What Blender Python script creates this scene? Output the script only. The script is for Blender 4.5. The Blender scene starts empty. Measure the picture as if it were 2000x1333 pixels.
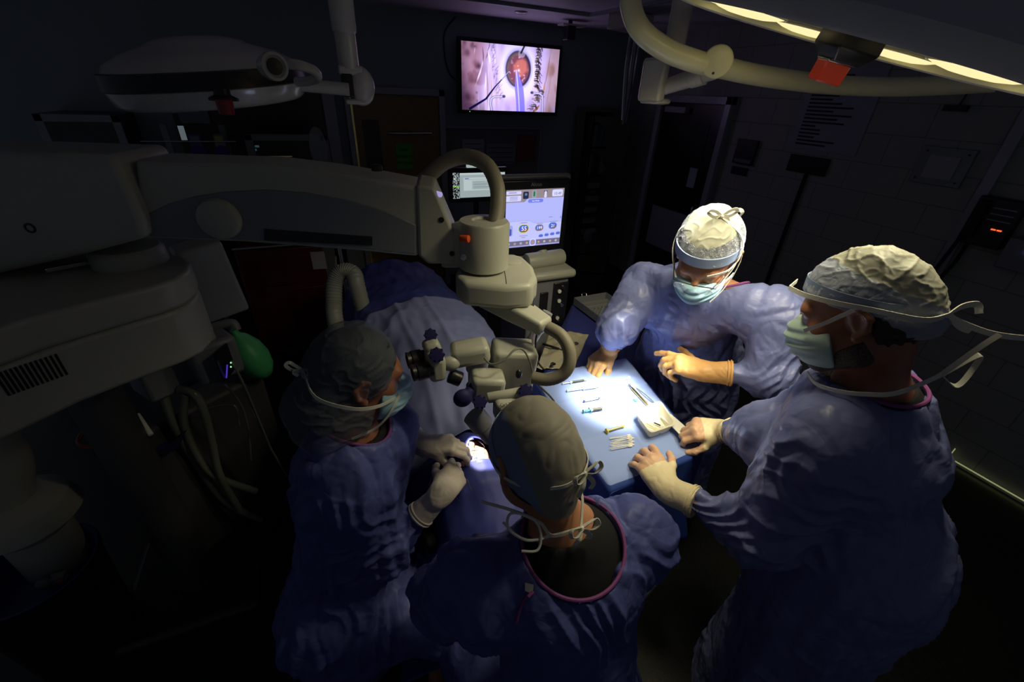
import bpy, bmesh, math, random
import numpy as np
from mathutils import Vector, Matrix

random.seed(7)
SC = bpy.context.scene
COL = SC.collection

# ------------------------------------------------------------------ camera
FPX = 832.0
CAM = np.array([0.0, 0.0, 2.15])
RW = np.array([[0.91489312, -0.16927538, 0.36649205],
               [-0.40146041, -0.47691523, 0.78190882],
               [0.04242773, -0.86249505, -0.50428382]])   # world axes seen by the camera (right, down, forward)
cd = bpy.data.cameras.new('camera')
cam = bpy.data.objects.new('camera', cd)
COL.objects.link(cam)
cd.sensor_width = 36.0
cd.lens = FPX / 2000.0 * 36.0
cd.clip_start = 0.02
_r, _u, _b = RW[:, 0], -RW[:, 1], -RW[:, 2]
cam.matrix_world = Matrix(((_r[0], _u[0], _b[0], CAM[0]), (_r[1], _u[1], _b[1], CAM[1]),
                           (_r[2], _u[2], _b[2], CAM[2]), (0, 0, 0, 1)))
SC.camera = cam

# ------------------------------------------------------------------ world, exposure
w = bpy.data.worlds.new('world')
SC.world = w
w.use_nodes = True
w.node_tree.nodes['Background'].inputs[0].default_value = (0.70, 0.80, 1.0, 1)
w.node_tree.nodes['Background'].inputs[1].default_value = 0.038
SC.view_settings.view_transform = 'Standard'
SC.view_settings.look = 'None'
SC.view_settings.gamma = 1.0
SC.view_settings.use_curve_mapping = False
SC.view_settings.exposure = 0.0
try:
    SC.cycles.max_bounces = 6
    SC.cycles.transparent_max_bounces = 12
    SC.cycles.use_denoising = True
    SC.cycles.sample_clamp_indirect = 3.0
except Exception:
    pass


# ------------------------------------------------------------------ placing helpers
def V(*a):
    return np.array(a, float)


def ray(x, y):
    return RW @ V(x - 1000, y - 666.5, FPX)


def at(x, y, dep):
    return CAM + ray(x, y) * dep / FPX


def onz(x, y, z):
    r = ray(x, y)
    return CAM + r * (z - CAM[2]) / r[2]


def onx(x, y, X0):
    r = ray(x, y)
    return CAM + r * X0 / r[0]


def ony(x, y, Y0):
    r = ray(x, y)
    return CAM + r * Y0 / r[1]


def onpl(x, y, p0, n):
    r = ray(x, y)
    return CAM + r * ((np.array(p0) - CAM) @ np.array(n)) / (r @ np.array(n))


def nrm(v):
    v = np.array(v, float)
    return v / max(1e-9, np.linalg.norm(v))


# ------------------------------------------------------------------ lights (the operating lamp's beams and an added cap spot sit here with the camera)
def spot(name, loc, target, power, color, size, blend, radius):
    l = bpy.data.lights.new(name, 'SPOT')
    l.energy = power
    l.color = color
    l.spot_size = math.radians(size)
    l.spot_blend = blend
    l.shadow_soft_size = radius
    o = bpy.data.objects.new(name, l)
    COL.objects.link(o)
    o.location = loc
    o.rotation_euler = Vector(np.array(target) - np.array(loc)).to_track_quat('-Z', 'Y').to_euler()
    return o


LN = nrm((0.0931, -0.2355, 1.0))              # lamp axis, pointing up out of the dome
LR = 0.37
LC = V(1.0726, .7127, 2.2516) + LN * .018                 # centre of the lamp's face
LX = nrm(np.cross((0, 1, 0), LN))
LY = np.cross(LN, LX)
HOT = V(0.925, 1.02, 1.15)
BULBS = [LC + (LX * math.cos(k * math.pi / 4 + 0.2) + LY * math.sin(k * math.pi / 4 + 0.2)) * 0.258 for k in range(8)]
for k, b in enumerate(BULBS):
    spot('lamp_beam', b - LN * 0.03, HOT, 62.0, (1.0, 0.95, 0.80), 20, 0.9, 0.04)
# wide weak spill of the same lamp
for k in (0, 2, 4, 6):
    spot('lamp_spill', BULBS[k] - LN * 0.03, BULBS[k] - LN * 1.0 + V(.02, .06, 0), 14.5, (1.0, 0.90, 0.60), 120, 1.0, 0.06)
spot('added_cap_spot', BULBS[1] - LN * 0.03, (1.13, 1.0, 1.78), 1.2, (1.0, 0.92, 0.66), 8, 0.9, 0.03)  # extra narrow spot added at one bulb to brighten the nurse's cap
EYE = V(0.385, 1.035, 1.045)
spot('microscope_light', EYE + V(0.0, 0.01, 0.20), EYE, 17.0, (1.0, 0.93, 0.86), 38, 0.35, 0.004)


# ------------------------------------------------------------------ materials
def mat(name, col, rough=0.5, metal=0.0, bump=None, noise=None, spec=None, trans=0.0, alpha=1.0, emis=None, estr=0.0,
        sheen=0.0, sss=0.0, coat=0.0):
    m = bpy.data.materials.new(name)
    m.use_nodes = True
    nt = m.node_tree
    b = nt.nodes['Principled BSDF']
    b.inputs['Base Color'].default_value = (*col[:3], 1)
    b.inputs['Roughness'].default_value = rough
    b.inputs['Metallic'].default_value = metal
    if spec is not None:
        b.inputs['Specular IOR Level'].default_value = spec
    b.inputs['Transmission Weight'].default_value = trans
    b.inputs['Alpha'].default_value = alpha
    b.inputs['Sheen Weight'].default_value = sheen
    b.inputs['Subsurface Weight'].default_value = sss
    b.inputs['Coat Weight'].default_value = coat
    if sss:
        b.inputs['Subsurface Radius'].default_value = (0.02, 0.008, 0.004)
        b.inputs['Subsurface Scale'].default_value = 0.3
    if emis is not None:
        b.inputs['Emission Color'].default_value = (*emis, 1)
        b.inputs['Emission Strength'].default_value = estr
    tc = nt.nodes.new('ShaderNodeTexCoord')
    if noise:      # (scale, second colour, contrast)
        n = nt.nodes.new('ShaderNodeTexNoise')
        n.inputs['Scale'].default_value = noise[0]
        n.inputs['Detail'].default_value = 6
        nt.links.new(tc.outputs['Object'], n.inputs['Vector'])
        r = nt.nodes.new('ShaderNodeValToRGB')
        c = noise[2]
        r.color_ramp.elements[0].position = 0.5 - c
        r.color_ramp.elements[1].position = 0.5 + c
        r.color_ramp.elements[0].color = (*noise[1], 1)
        r.color_ramp.elements[1].color = (*col[:3], 1)
        nt.links.new(n.outputs['Fac'], r.inputs['Fac'])
        nt.links.new(r.outputs['Color'], b.inputs['Base Color'])
    if bump:       # list of (kind, scale, strength, distance)
        prev = None
        for kind, sc, st, dist in bump:
            if kind == 'noise':
                n = nt.nodes.new('ShaderNodeTexNoise')
                n.inputs['Detail'].default_value = 4
                out = n.outputs['Fac']
            elif kind == 'crease':
                n = nt.nodes.new('ShaderNodeTexVoronoi')
                n.feature = 'DISTANCE_TO_EDGE'
                out = n.outputs['Distance']
            elif kind == 'ridge':
                n = nt.nodes.new('ShaderNodeTexNoise')
                n.noise_type = 'RIDGED_MULTIFRACTAL'
                n.inputs['Detail'].default_value = 2
                out = n.outputs['Fac']
            else:
                n = nt.nodes.new('ShaderNodeTexWave')
                out = n.outputs['Fac']
            if 'Scale' in n.inputs:
                n.inputs['Scale'].default_value = sc
            if kind == 'crease':
                # warp the cells so that creases bend
                wn = nt.nodes.new('ShaderNodeTexNoise')
                wn.inputs['Scale'].default_value = sc * 0.6
                nt.links.new(tc.outputs['Object'], wn.inputs['Vector'])
                mx = nt.nodes.new('ShaderNodeVectorMath')
                mx.operation = 'MULTIPLY_ADD'
                mx.inputs[1].default_value = (0.35, 0.35, 0.35)
                nt.links.new(wn.outputs['Color'], mx.inputs[0])
                nt.links.new(tc.outputs['Object'], mx.inputs[2])
                nt.links.new(mx.outputs[0], n.inputs['Vector'])
            else:
                nt.links.new(tc.outputs['Object'], n.inputs['Vector'])
            bp = nt.nodes.new('ShaderNodeBump')
            bp.inputs['Strength'].default_value = st
            bp.inputs['Distance'].default_value = dist
            nt.links.new(out, bp.inputs['Height'])
            if prev:
                nt.links.new(prev.outputs[0], bp.inputs['Normal'])
            prev = bp
        nt.links.new(prev.outputs[0], b.inputs['Normal'])
    return m


def glow(name, col, strength):
    m = bpy.data.materials.new(name)
    m.use_nodes = True
    nt = m.node_tree
    nt.nodes.clear()
    e = nt.nodes.new('ShaderNodeEmission')
    e.inputs[0].default_value = (*col, 1)
    e.inputs[1].default_value = strength
    o = nt.nodes.new('ShaderNodeOutputMaterial')
    nt.links.new(e.outputs[0], o.inputs[0])
    return m


def glow_attr(name, strength):
    m = glow(name, (1, 1, 1), strength)
    nt = m.node_tree
    a = nt.nodes.new('ShaderNodeAttribute')
    a.attribute_name = 'Col'
    e = [n for n in nt.nodes if n.type == 'EMISSION'][0]
    nt.links.new(a.outputs['Color'], e.inputs[0])
    return m


CL = [('crease', 5, 0.8, 0.020), ('crease', 13, 0.4, 0.006), ('noise', 160, 0.15, 0.001)]
M = dict(
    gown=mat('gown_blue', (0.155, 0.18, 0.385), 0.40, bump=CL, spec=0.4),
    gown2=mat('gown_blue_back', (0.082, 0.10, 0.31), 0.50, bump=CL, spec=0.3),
    cap=mat('cap_blue', (0.30, 0.33, 0.42), 0.55, bump=[('crease', 22, 0.8, 0.004), ('ridge', 30, 0.6, 0.004), ('noise', 200, 0.2, 0.001)], spec=0.4),
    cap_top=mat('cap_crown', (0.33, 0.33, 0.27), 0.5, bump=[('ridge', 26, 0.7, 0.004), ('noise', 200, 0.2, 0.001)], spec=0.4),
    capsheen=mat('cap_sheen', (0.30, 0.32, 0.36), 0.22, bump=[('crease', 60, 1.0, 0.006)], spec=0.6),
    band=mat('cap_band', (0.20, 0.26, 0.40), 0.7, bump=[('noise', 200, 0.3, 0.001)]),
    bouffant=mat('bouffant', (0.13, 0.16, 0.21), 0.6, bump=[('ridge', 20, 0.8, 0.004)], alpha=0.42),
    strap=mat('strap_white', (0.72, 0.70, 0.60), 0.7, bump=[('noise', 300, 0.3, 0.001)]),
    mask=mat('mask_blue', (0.36, 0.60, 0.70), 0.65, bump=[('noise', 180, 0.2, 0.001)]),
    maskg=mat('mask_green', (0.50, 0.66, 0.58), 0.65, bump=[('noise', 180, 0.2, 0.001)]),
    trim=mat('collar_purple', (0.22, 0.05, 0.22), 0.7),
    black=mat('black_cloth', (0.006, 0.006, 0.008), 0.9),
    dark=mat('scrub_dark', (0.02, 0.025, 0.04), 0.8),
    skin=mat('skin_tan', (0.52, 0.25, 0.13), 0.5, noise=(60, (0.42, 0.18, 0.09), 0.3), sss=0.15),
    skin_r=mat('skin_brown', (0.36, 0.15, 0.08), 0.42, noise=(60, (0.25, 0.10, 0.055), 0.3), sss=0.1),
    hair=mat('hair_dark', (0.02, 0.015, 0.012), 0.6, bump=[('noise', 150, 0.9, 0.003)]),
    stubble=mat('stubble_grey', (0.13, 0.10, 0.08), 0.8, noise=(500, (0.04, 0.025, 0.02), 0.08), bump=[('noise', 400, 0.8, 0.002)]),
    eyeball=mat('eyeball', (0.8, 0.8, 0.78), 0.2),
    glove_tan=mat('glove_tan', (0.66, 0.36, 0.13), 0.42, sss=0.1, bump=[('noise', 60, 0.25, 0.002)]),
    glove_pink=mat('glove_pink', (0.72, 0.44, 0.28), 0.42, sss=0.1, bump=[('noise', 60, 0.25, 0.002)]),
    glove_cream=mat('glove_cream', (0.82, 0.70, 0.44), 0.42, sss=0.1, bump=[('noise', 60, 0.25, 0.002)]),
    glove_white=mat('glove_white', (0.62, 0.55, 0.48), 0.45, sss=0.1, bump=[('noise', 60, 0.25, 0.002)]),
    wall=mat('wall_paint', (0.27, 0.32, 0.35), 0.6),
    ceil=mat('ceiling_paint', (0.70, 0.66, 0.78), 0.6),
    plastic=mat('beige_plastic', (0.40, 0.40, 0.33), 0.40, bump=[('noise', 350, 0.12, 0.001)]),
    plastic_d=mat('grey_plastic', (0.20, 0.21, 0.23), 0.45),
    lampw=mat('lamp_white', (0.55, 0.53, 0.47), 0.22, coat=0.4),
    lampgrey=mat('lamp_grey', (0.42, 0.43, 0.48), 0.35, coat=0.3),
    yoke=mat('yoke_cream', (0.82, 0.80, 0.50), 0.30, coat=0.3),
    blackp=mat('black_plastic', (0.012, 0.012, 0.014), 0.35),
    rubber=mat('black_rubber', (0.01, 0.01, 0.012), 0.7),
    hose=mat('conduit_grey', (0.20, 0.18, 0.13), 0.55, bump=[('noise', 150, 0.3, 0.002)]),
    knob=mat('navy_knob', (0.02, 0.018, 0.09), 0.6, spec=.2),
    orange=mat('orange_plastic', (0.75, 0.10, 0.015), 0.4),
    red=mat('red_plastic', (0.60, 0.045, 0.03), 0.35),
    steel=mat('steel', (0.62, 0.62, 0.60), 0.25, metal=1.0),
    chrome=mat('chrome', (0.8, 0.8, 0.8), 0.08, metal=1.0),
    brass=mat('gold_metal', (0.75, 0.60, 0.25), 0.3, metal=1.0),
    paper=mat('paper_white', (0.85, 0.84, 0.78), 0.8),
    towel=mat('table_paper_blue', (0.26, 0.36, 0.72), 0.75, bump=[('noise', 130, 0.25, 0.001), ('ridge', 3, 0.15, 0.004)]),
    under=mat('table_drape_blue', (0.02, 0.055, 0.28), 0.6, bump=[('ridge', 6, 0.4, 0.01), ('noise', 160, 0.1, 0.001)]),
    sheet=mat('drape_grey_blue', (0.15, 0.175, 0.35), 0.75, bump=[('ridge', 7, 0.3, 0.006), ('noise', 160, 0.15, 0.001)]),
    sheet_d=mat('drape_navy', (0.03, 0.04, 0.22), 0.6, bump=[('ridge', 7, 0.5, 0.008), ('crease', 8, 0.4, 0.005)]),
    wood=mat('door_wood', (0.26, 0.17, 0.05), 0.35, noise=(9, (0.20, 0.12, 0.035), 0.3)),
    wood_d=mat('door_dark', (0.03, 0.02, 0.02), 0.3, noise=(9, (0.02, 0.014, 0.014), 0.3)),
    frame=mat('frame_steel', (0.32, 0.33, 0.38), 0.3),
    green=mat('green_bag', (0.08, 0.45, 0.17), 0.45, bump=[('ridge', 12, 0.4, 0.004)]),
    navy=mat('navy_plastic', (0.02, 0.03, 0.16), 0.5),
    clear=mat('clear_plastic', (0.85, 0.9, 0.9), 0.08, alpha=0.35, spec=0.7),
    lens=mat('spectacle_lens', (0.95, 0.95, 0.95), 0.03, alpha=0.22, spec=0.9),
    tray=mat('tray_translucent', (0.82, 0.78, 0.62), 0.35, alpha=0.8),
    yellow=mat('yellow_cap', (0.75, 0.62, 0.08), 0.4),
    teal=mat('teal_plunger', (0.15, 0.55, 0.50), 0.4),
    white=mat('white_plastic', (0.78, 0.77, 0.70), 0.4),
    blueink=mat('blue_marker', (0.06, 0.07, 0.35), 0.4),
    teal_dk=mat('blue_sticker', (0.05, 0.2, 0.45), 0.5),
    board=mat('cork_board', (0.17, 0.18, 0.19), 0.8),
    maroon=mat('maroon_folder', (0.22, 0.03, 0.04), 0.6),
    signgreen=mat('green_paper', (0.12, 0.42, 0.05), 0.8),
    tube=mat('tube_plastic', (0.17, 0.18, 0.15), 0.3),
    corr=mat('corrugated_white', (0.22, 0.23, 0.22), 0.5),
    ink=mat('black_ink', (0.01, 0.01, 0.012), 0.7),
    pouch=mat('pouch_plastic', (0.55, 0.50, 0.34), 0.25, bump=[('ridge', 18, 0.8, 0.005)]),
)


# floor: dark terrazzo with light specks
def floor_mat():
    m = mat('floor_terrazzo', (0.02, 0.021, 0.022), 0.32)
    nt = m.node_tree
    b = nt.nodes['Principled BSDF']
    tc = nt.nodes.new('ShaderNodeTexCoord')
    v = nt.nodes.new('ShaderNodeTexVoronoi')
    v.inputs['Scale'].default_value = 190
    r = nt.nodes.new('ShaderNodeValToRGB')
    r.color_ramp.elements[0].position = 0.0
    r.color_ramp.elements[0].color = (0.22, 0.23, 0.10, 1)
    r.color_ramp.elements[1].position = 0.22
    r.color_ramp.elements[1].color = (0.012, 0.013, 0.011, 1)
    nt.links.new(tc.outputs['Object'], v.inputs['Vector'])
    nt.links.new(v.outputs['Distance'], r.inputs['Fac'])
    nt.links.new(r.outputs['Color'], b.inputs['Base Color'])
    return m


def block_mat():
    m = mat('painted_block', (0.22, 0.23, 0.22), 0.65)
    nt = m.node_tree
    b = nt.nodes['Principled BSDF']
    tc = nt.nodes.new('ShaderNodeTexCoord')
    sp = nt.nodes.new('ShaderNodeSeparateXYZ')
    cb = nt.nodes.new('ShaderNodeCombineXYZ')
    br = nt.nodes.new('ShaderNodeTexBrick')
    br.inputs['Scale'].default_value = 1.0
    br.inputs['Brick Width'].default_value = 0.4
    br.inputs['Row Height'].default_value = 0.2
    br.inputs['Mortar Size'].default_value = 0.004
    br.inputs['Color1'].default_value = (0.30, 0.32, 0.30, 1)
    br.inputs['Color2'].default_value = (0.29, 0.31, 0.29, 1)
    br.inputs['Mortar'].default_value = (0.19, 0.20, 0.19, 1)
    nt.links.new(tc.outputs['Object'], sp.inputs[0])
    nt.links.new(sp.outputs['Y'], cb.inputs['X'])
    nt.links.new(sp.outputs['Z'], cb.inputs['Y'])
    nt.links.new(cb.outputs[0], br.inputs['Vector'])
    nt.links.new(br.outputs['Color'], b.inputs['Base Color'])
    return m


M['floor'] = floor_mat()
M['block'] = block_mat()


# ------------------------------------------------------------------ mesh helpers
class MB:
    """collects shapes into ONE mesh (with material slots)"""

    def __init__(s):
        s.v, s.f, s.m = [], [], []

    def add(s, v, f, mi=0):
        o = len(s.v)
        s.v += [tuple(map(float, p)) for p in v]
        s.f += [tuple(i + o for i in q) for q in f]
        s.m += [mi] * len(f)
        return s

    def box(s, c, size, ax=None, mi=0):
        c = np.array(c, float)
        ax = np.eye(3) if ax is None else np.array(ax, float)
        hx, hy, hz = np.array(size, float) / 2
        v = [c + ax[0] * i * hx + ax[1] * j * hy + ax[2] * k * hz for i in (-1, 1) for j in (-1, 1) for k in (-1, 1)]
        f = [(0, 1, 3, 2), (4, 6, 7, 5), (0, 4, 5, 1), (2, 3, 7, 6), (0, 2, 6, 4), (1, 5, 7, 3)]
        return s.add(v, f, mi)

    def span(s, a, b, mi=0):
        a, b = np.array(a, float), np.array(b, float)
        return s.box((a + b) / 2, np.abs(b - a), None, mi)

    def ring(s, c, u, v, r, n):
        return [c + u * math.cos(2 * math.pi * k / n) * r + v * math.sin(2 * math.pi * k / n) * r for k in range(n)]

    def lathe(s, a, axis, prof, n=24, mi=0, squash=1.0, uref=None):
        """prof: list of (along, radius) from point a along axis"""
        a = np.array(a, float)
        ax = nrm(axis)
        u = nrm(np.cross(ax, uref if uref is not None else ((0, 0, 1) if abs(ax[2]) < 0.9 else (1, 0, 0))))
        v = np.cross(ax, u)
        P = []
        for t, r in prof:
            P += s.ring(a + ax * t, u, v * squash, r, n)
        F = []
        for i in range(len(prof) - 1):
            for k in range(n):
                F.append((i * n + k, i * n + (k + 1) % n, (i + 1) * n + (k + 1) % n, (i + 1) * n + k))
        F.append(tuple(range(n))[::-1])
        F.append(tuple((len(prof) - 1) * n + k for k in range(n)))
        return s.add(P, F, mi)

    def cyl(s, a, b, r, r2=None, n=20, mi=0):
        a, b = np.array(a, float), np.array(b, float)
        L = np.linalg.norm(b - a)
        return s.lathe(a, b - a, [(0, r), (L, r if r2 is None else r2)], n, mi)

    def rcyl(s, a, b, r, bev=0.004, n=24, mi=0):
        a, b = np.array(a, float), np.array(b, float)
        L = np.linalg.norm(b - a)
        return s.lathe(a, b - a, [(0, r - bev), (bev * .3, r - bev * .3), (bev, r), (L - bev, r), (L - bev * .3, r - bev * .3), (L, r - bev)], n, mi)

    def tube(s, pts, r, n=10, mi=0, closed=False, smooth=6, rib=None):
        P = smooth_path(pts, smooth, closed) if smooth else [np.array(p, float) for p in pts]
        N = len(P)
        T = []
        for i in range(N):
            if closed:
                T.append(nrm(P[(i + 1) % N] - P[i - 1]))
            else:
                T.append(nrm(P[min(i + 1, N - 1)] - P[max(i - 1, 0)]))
        u = nrm(np.cross(T[0], (0.3, 0.5, 0.81)))
        V_, F = [], []
        for i in range(N):
            u = nrm(u - T[i] * (u @ T[i]))
            w_ = np.cross(T[i], u)
            rr = r(i / (N - 1)) if callable(r) else r
            if rib:
                rr = rr * (1 + rib[0] * (1 if (i // rib[1]) % 2 else -1))
            V_ += s.ring(P[i], u, w_, rr, n)
        M_ = N if closed else N - 1
        for i in range(M_):
            j = (i + 1) % N
            for k in range(n):
                F.append((i * n + k, i * n + (k + 1) % n, j * n + (k + 1) % n, j * n + k))
        if not closed:
            F.append(tuple(range(n))[::-1])
            F.append(tuple((N - 1) * n + k for k in range(n)))
        return s.add(V_, F, mi)

    def ribbon(s, pts, wdt, side, th=0.0012, mi=0, smooth=6):
        """flat tape along a path; side = vector across the tape"""
        P = smooth_path(pts, smooth)
        N = len(P)
        V_, F = [], []
        for i in range(N):
            t = nrm(P[min(i + 1, N - 1)] - P[max(i - 1, 0)])
            sd = side[min(int(i * len(side) / N), len(side) - 1)] if isinstance(side, list) else side
            sd = nrm(np.array(sd, float) - t * (t @ np.array(sd, float)))
            nn = np.cross(t, sd)
            V_ += [P[i] + sd * wdt / 2 + nn * th, P[i] - sd * wdt / 2 + nn * th, P[i] - sd * wdt / 2 - nn * th, P[i] + sd * wdt / 2 - nn * th]
        for i in range(N - 1):
            for k in range(4):
                F.append((i * 4 + k, i * 4 + (k + 1) % 4, (i + 1) * 4 + (k + 1) % 4, (i + 1) * 4 + k))
        F += [(3, 2, 1, 0), tuple((N - 1) * 4 + k for k in range(4))]
        return s.add(V_, F, mi)

    def prism(s, poly, vec, mi=0):
        """extrude a closed 3-D polygon along vec"""
        n = len(poly)
        P = [np.array(p, float) for p in poly] + [np.array(p, float) + np.array(vec, float) for p in poly]
        F = [(k, (k + 1) % n, (k + 1) % n + n, k + n) for k in range(n)]
        F += [tuple(range(n))[::-1], tuple(range(n, 2 * n))]
        return s.add(P, F, mi)

    def ball(s, c, r, n=16, mi=0, ax=None):
        c = np.array(c, float)
        r = np.array([r, r, r] if np.isscalar(r) else r, float)
        ax = np.eye(3) if ax is None else np.array(ax, float)
        P, F = [], []
        for i in range(n // 2 + 1):
            th = math.pi * i / (n // 2)
            for k in range(n):
                ph = 2 * math.pi * k / n
                q = V(math.sin(th) * math.cos(ph), math.sin(th) * math.sin(ph), math.cos(th)) * r
                P.append(c + ax[0] * q[0] + ax[1] * q[1] + ax[2] * q[2])
        for i in range(n // 2):
            for k in range(n):
                F.append((i * n + k, (i + 1) * n + k, (i + 1) * n + (k + 1) % n, i * n + (k + 1) % n))
        return s.add(P, F, mi)


def smooth_path(pts, k=6, closed=False):
    P = [np.array(p, float) for p in pts]
    n = len(P)
    if n < 3 or not k:
        return P
    out = []
    rng = range(n) if closed else range(n - 1)
    for i in rng:
        if closed:
            a, b, c, d = P[i - 1], P[i], P[(i + 1) % n], P[(i + 2) % n]
        else:
            a, b, c, d = P[max(i - 1, 0)], P[i], P[i + 1], P[min(i + 2, n - 1)]
        for j in range(k):
            t = j / k
            out.append(0.5 * ((2 * b) + (-a + c) * t + (2 * a - 5 * b + 4 * c - d) * t * t + (-a + 3 * b - 3 * c + d) * t ** 3))
    if not closed:
        out.append(P[-1])
    return out


def tag(o, label=None, cat=None, group=None, kind=None):
    if label:
        o['label'] = label
    if cat:
        o['category'] = cat
    if group:
        o['group'] = group
    if kind:
        o['kind'] = kind
    return o


def setparent(o, p):
    if p is not None:
        o.parent = p
        o.matrix_parent_inverse = p.matrix_basis.inverted() if p.parent is None else (p.parent.matrix_basis @ Matrix()).inverted()


def obj(name, mb, mats, parent=None, smooth=True, bevel=0.0, seg=2, ang=40, weld=False):
    """link the collected shapes as one mesh object; the mesh is in world space, the origin moves to its base centre"""
    if isinstance(mb, MB):
        vs, fs, ms = np.array(mb.v), mb.f, mb.m
    else:
        vs, fs = mb
        vs = np.array(vs)
        ms = None
    lo, hi = vs.min(0), vs.max(0)
    org = V((lo[0] + hi[0]) / 2, (lo[1] + hi[1]) / 2, lo[2])
    me = bpy.data.meshes.new(name)
    me.from_pydata((vs - org).tolist(), [], [tuple(int(i) for i in f) for f in fs])
    if not isinstance(mats, (list, tuple)):
        mats = [mats]
    for m in mats:
        me.materials.append(M[m] if isinstance(m, str) else m)
    if ms is not None and len(mats) > 1:
        me.polygons.foreach_set('material_index', ms)
    bm = bmesh.new()
    bm.from_mesh(me)
    if weld:
        bmesh.ops.remove_doubles(bm, verts=bm.verts, dist=1e-5)
    if isinstance(mb, MB):
        bmesh.ops.recalc_face_normals(bm, faces=bm.faces)
    if smooth:
        for f in bm.faces:
            f.smooth = True
        ca = math.radians(ang)
        if isinstance(mb, MB):
            for e in bm.edges:
                if len(e.link_faces) == 2 and e.calc_face_angle(0) > ca:
                    e.smooth = False
    bm.to_mesh(me)
    bm.free()
    o = bpy.data.objects.new(name, me)
    COL.objects.link(o)
    o.location = org
    if parent is not None:
        o.parent = parent
        o.matrix_parent_inverse = world_of(parent).inverted()
    if bevel > 0:
        b = o.modifiers.new('bevel', 'BEVEL')
        b.width = bevel
        b.segments = seg
        b.limit_method = 'ANGLE'
        b.angle_limit = math.radians(35)
        b.harden_normals = False
    return o


def world_of(o):
    m = o.matrix_basis.copy()
    if o.parent is not None:
        return world_of(o.parent) @ o.matrix_parent_inverse @ m
    return m


def thing(name, label, cat, loc, group=None):
    o = bpy.data.objects.new(name, None)
    o.empty_display_size = 0.05
    COL.objects.link(o)
    o.location = tuple(map(float, loc))
    return tag(o, label, cat, group)


def struct(name, mb, m, smooth=False, **k):
    return tag(obj(name, mb, m, None, smooth=smooth, **k), kind='structure')


def solo(name, mb, m, label, cat, group=None, **k):
    return tag(obj(name, mb, m, None, **k), label, cat, group)


def copy_tree(o, parent=None):
    c = o.copy()
    COL.objects.link(c)
    if parent is not None:
        inv = o.matrix_parent_inverse.copy()
        c.parent = parent
        c.matrix_parent_inverse = inv
    for ch in [x for x in bpy.data.objects if x.parent == o]:
        copy_tree(ch, c)
    return c


def raster(name, corners, img, mat_, parent):
    """a lit screen: a fine grid whose points carry the picture; corners tl, tr, br, bl"""
    h, w_ = img.shape[:2]
    tl, tr, br, bl = [np.array(c, float) for c in corners]
    u = (np.arange(w_) / (w_ - 1))[None, :, None]
    v = (np.arange(h) / (h - 1))[:, None, None]
    P = (tl * (1 - u) + tr * u) * (1 - v) + (bl * (1 - u) + br * u) * v
    P = P.reshape(-1, 3)
    i = np.arange(h * w_).reshape(h, w_)
    F = np.stack([i[1:, :-1], i[1:, 1:], i[:-1, 1:], i[:-1, :-1]], -1).reshape(-1, 4)
    o = obj(name, (P, F.tolist()), mat_, parent, smooth=False)
    a = o.data.color_attributes.new('Col', 'FLOAT_COLOR', 'POINT')
    c = np.ones((h * w_, 4), np.float32)
    c[:, :3] = np.clip(img.reshape(-1, 3), 0, 1) ** 2.2
    a.data.foreach_set('color', c.ravel())
    return o


def text(name, s, loc, right, up, size, m, parent=None, align='CENTER', depth=0.0004):
    cu = bpy.data.curves.new(name, 'FONT')
    cu.body = s
    cu.size = size
    cu.align_x = align
    cu.align_y = 'CENTER'
    cu.extrude = depth
    cu.resolution_u = 3
    cu.materials.append(M[m] if isinstance(m, str) else m)
    o = bpy.data.objects.new(name + '_curve', cu)
    COL.objects.link(o)
    me = bpy.data.meshes.new_from_object(o.evaluated_get(bpy.context.evaluated_depsgraph_get()))
    bpy.data.objects.remove(o)
    o = bpy.data.objects.new(name, me)
    COL.objects.link(o)
    r_, u_ = nrm(right), nrm(up)
    n_ = np.cross(r_, u_)
    mw = Matrix(((r_[0], u_[0], n_[0], loc[0]), (r_[1], u_[1], n_[1], loc[1]), (r_[2], u_[2], n_[2], loc[2]), (0, 0, 0, 1)))
    o.matrix_basis = mw
    if parent is not None:
        o.parent = parent
        o.matrix_parent_inverse = world_of(parent).inverted()
    return o


# ------------------------------------------------------------------ noise and distance-field modelling
_rs = np.random.RandomState(3)
_perm = _rs.permutation(256)
_perm = np.concatenate([_perm, _perm, _perm])
_grad = _rs.normal(size=(256, 3))
_grad /= np.linalg.norm(_grad, axis=1)[:, None]


def noise3(p):
    i = np.floor(p).astype(int)
    f = p - i
    i &= 255
    u = f * f * f * (f * (f * 6 - 15) + 10)
    out = 0
    for dx in (0, 1):
        for dy in (0, 1):
            for dz in (0, 1):
                g = _grad[_perm[_perm[_perm[i[:, 0] + dx] + i[:, 1] + dy] + i[:, 2] + dz]]
                d = f - np.array([dx, dy, dz])
                wx = u[:, 0] if dx else 1 - u[:, 0]
                wy = u[:, 1] if dy else 1 - u[:, 1]
                wz = u[:, 2] if dz else 1 - u[:, 2]
                out = out + wx * wy * wz * (g * d).sum(1)
    return out * 1.6


def cap_(a, b, r1, r2=None, k=0.02, op='u', sq=None):
    """tapered capsule; sq = (axis, ratio) flattens it along an axis"""
    return ('cap', np.array(a, float), np.array(b, float), r1, r1 if r2 is None else r2, k, op, sq)


def ell(c, r, k=0.02, op='u', ax=None):
    return ('ell', np.array(c, float), np.array(r, float), np.eye(3) if ax is None else np.array(ax, float), k, op)


def half(p, n, k=0.0):
    """keep the side opposite to n"""
    return ('half', np.array(p, float), nrm(n), k)


def bx_(c, hs, r=0.01, k=0.01, op='u', ax=None):
    return ('box', np.array(c, float), np.array(hs, float), r, k, op, np.eye(3) if ax is None else np.array(ax, float))


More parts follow.
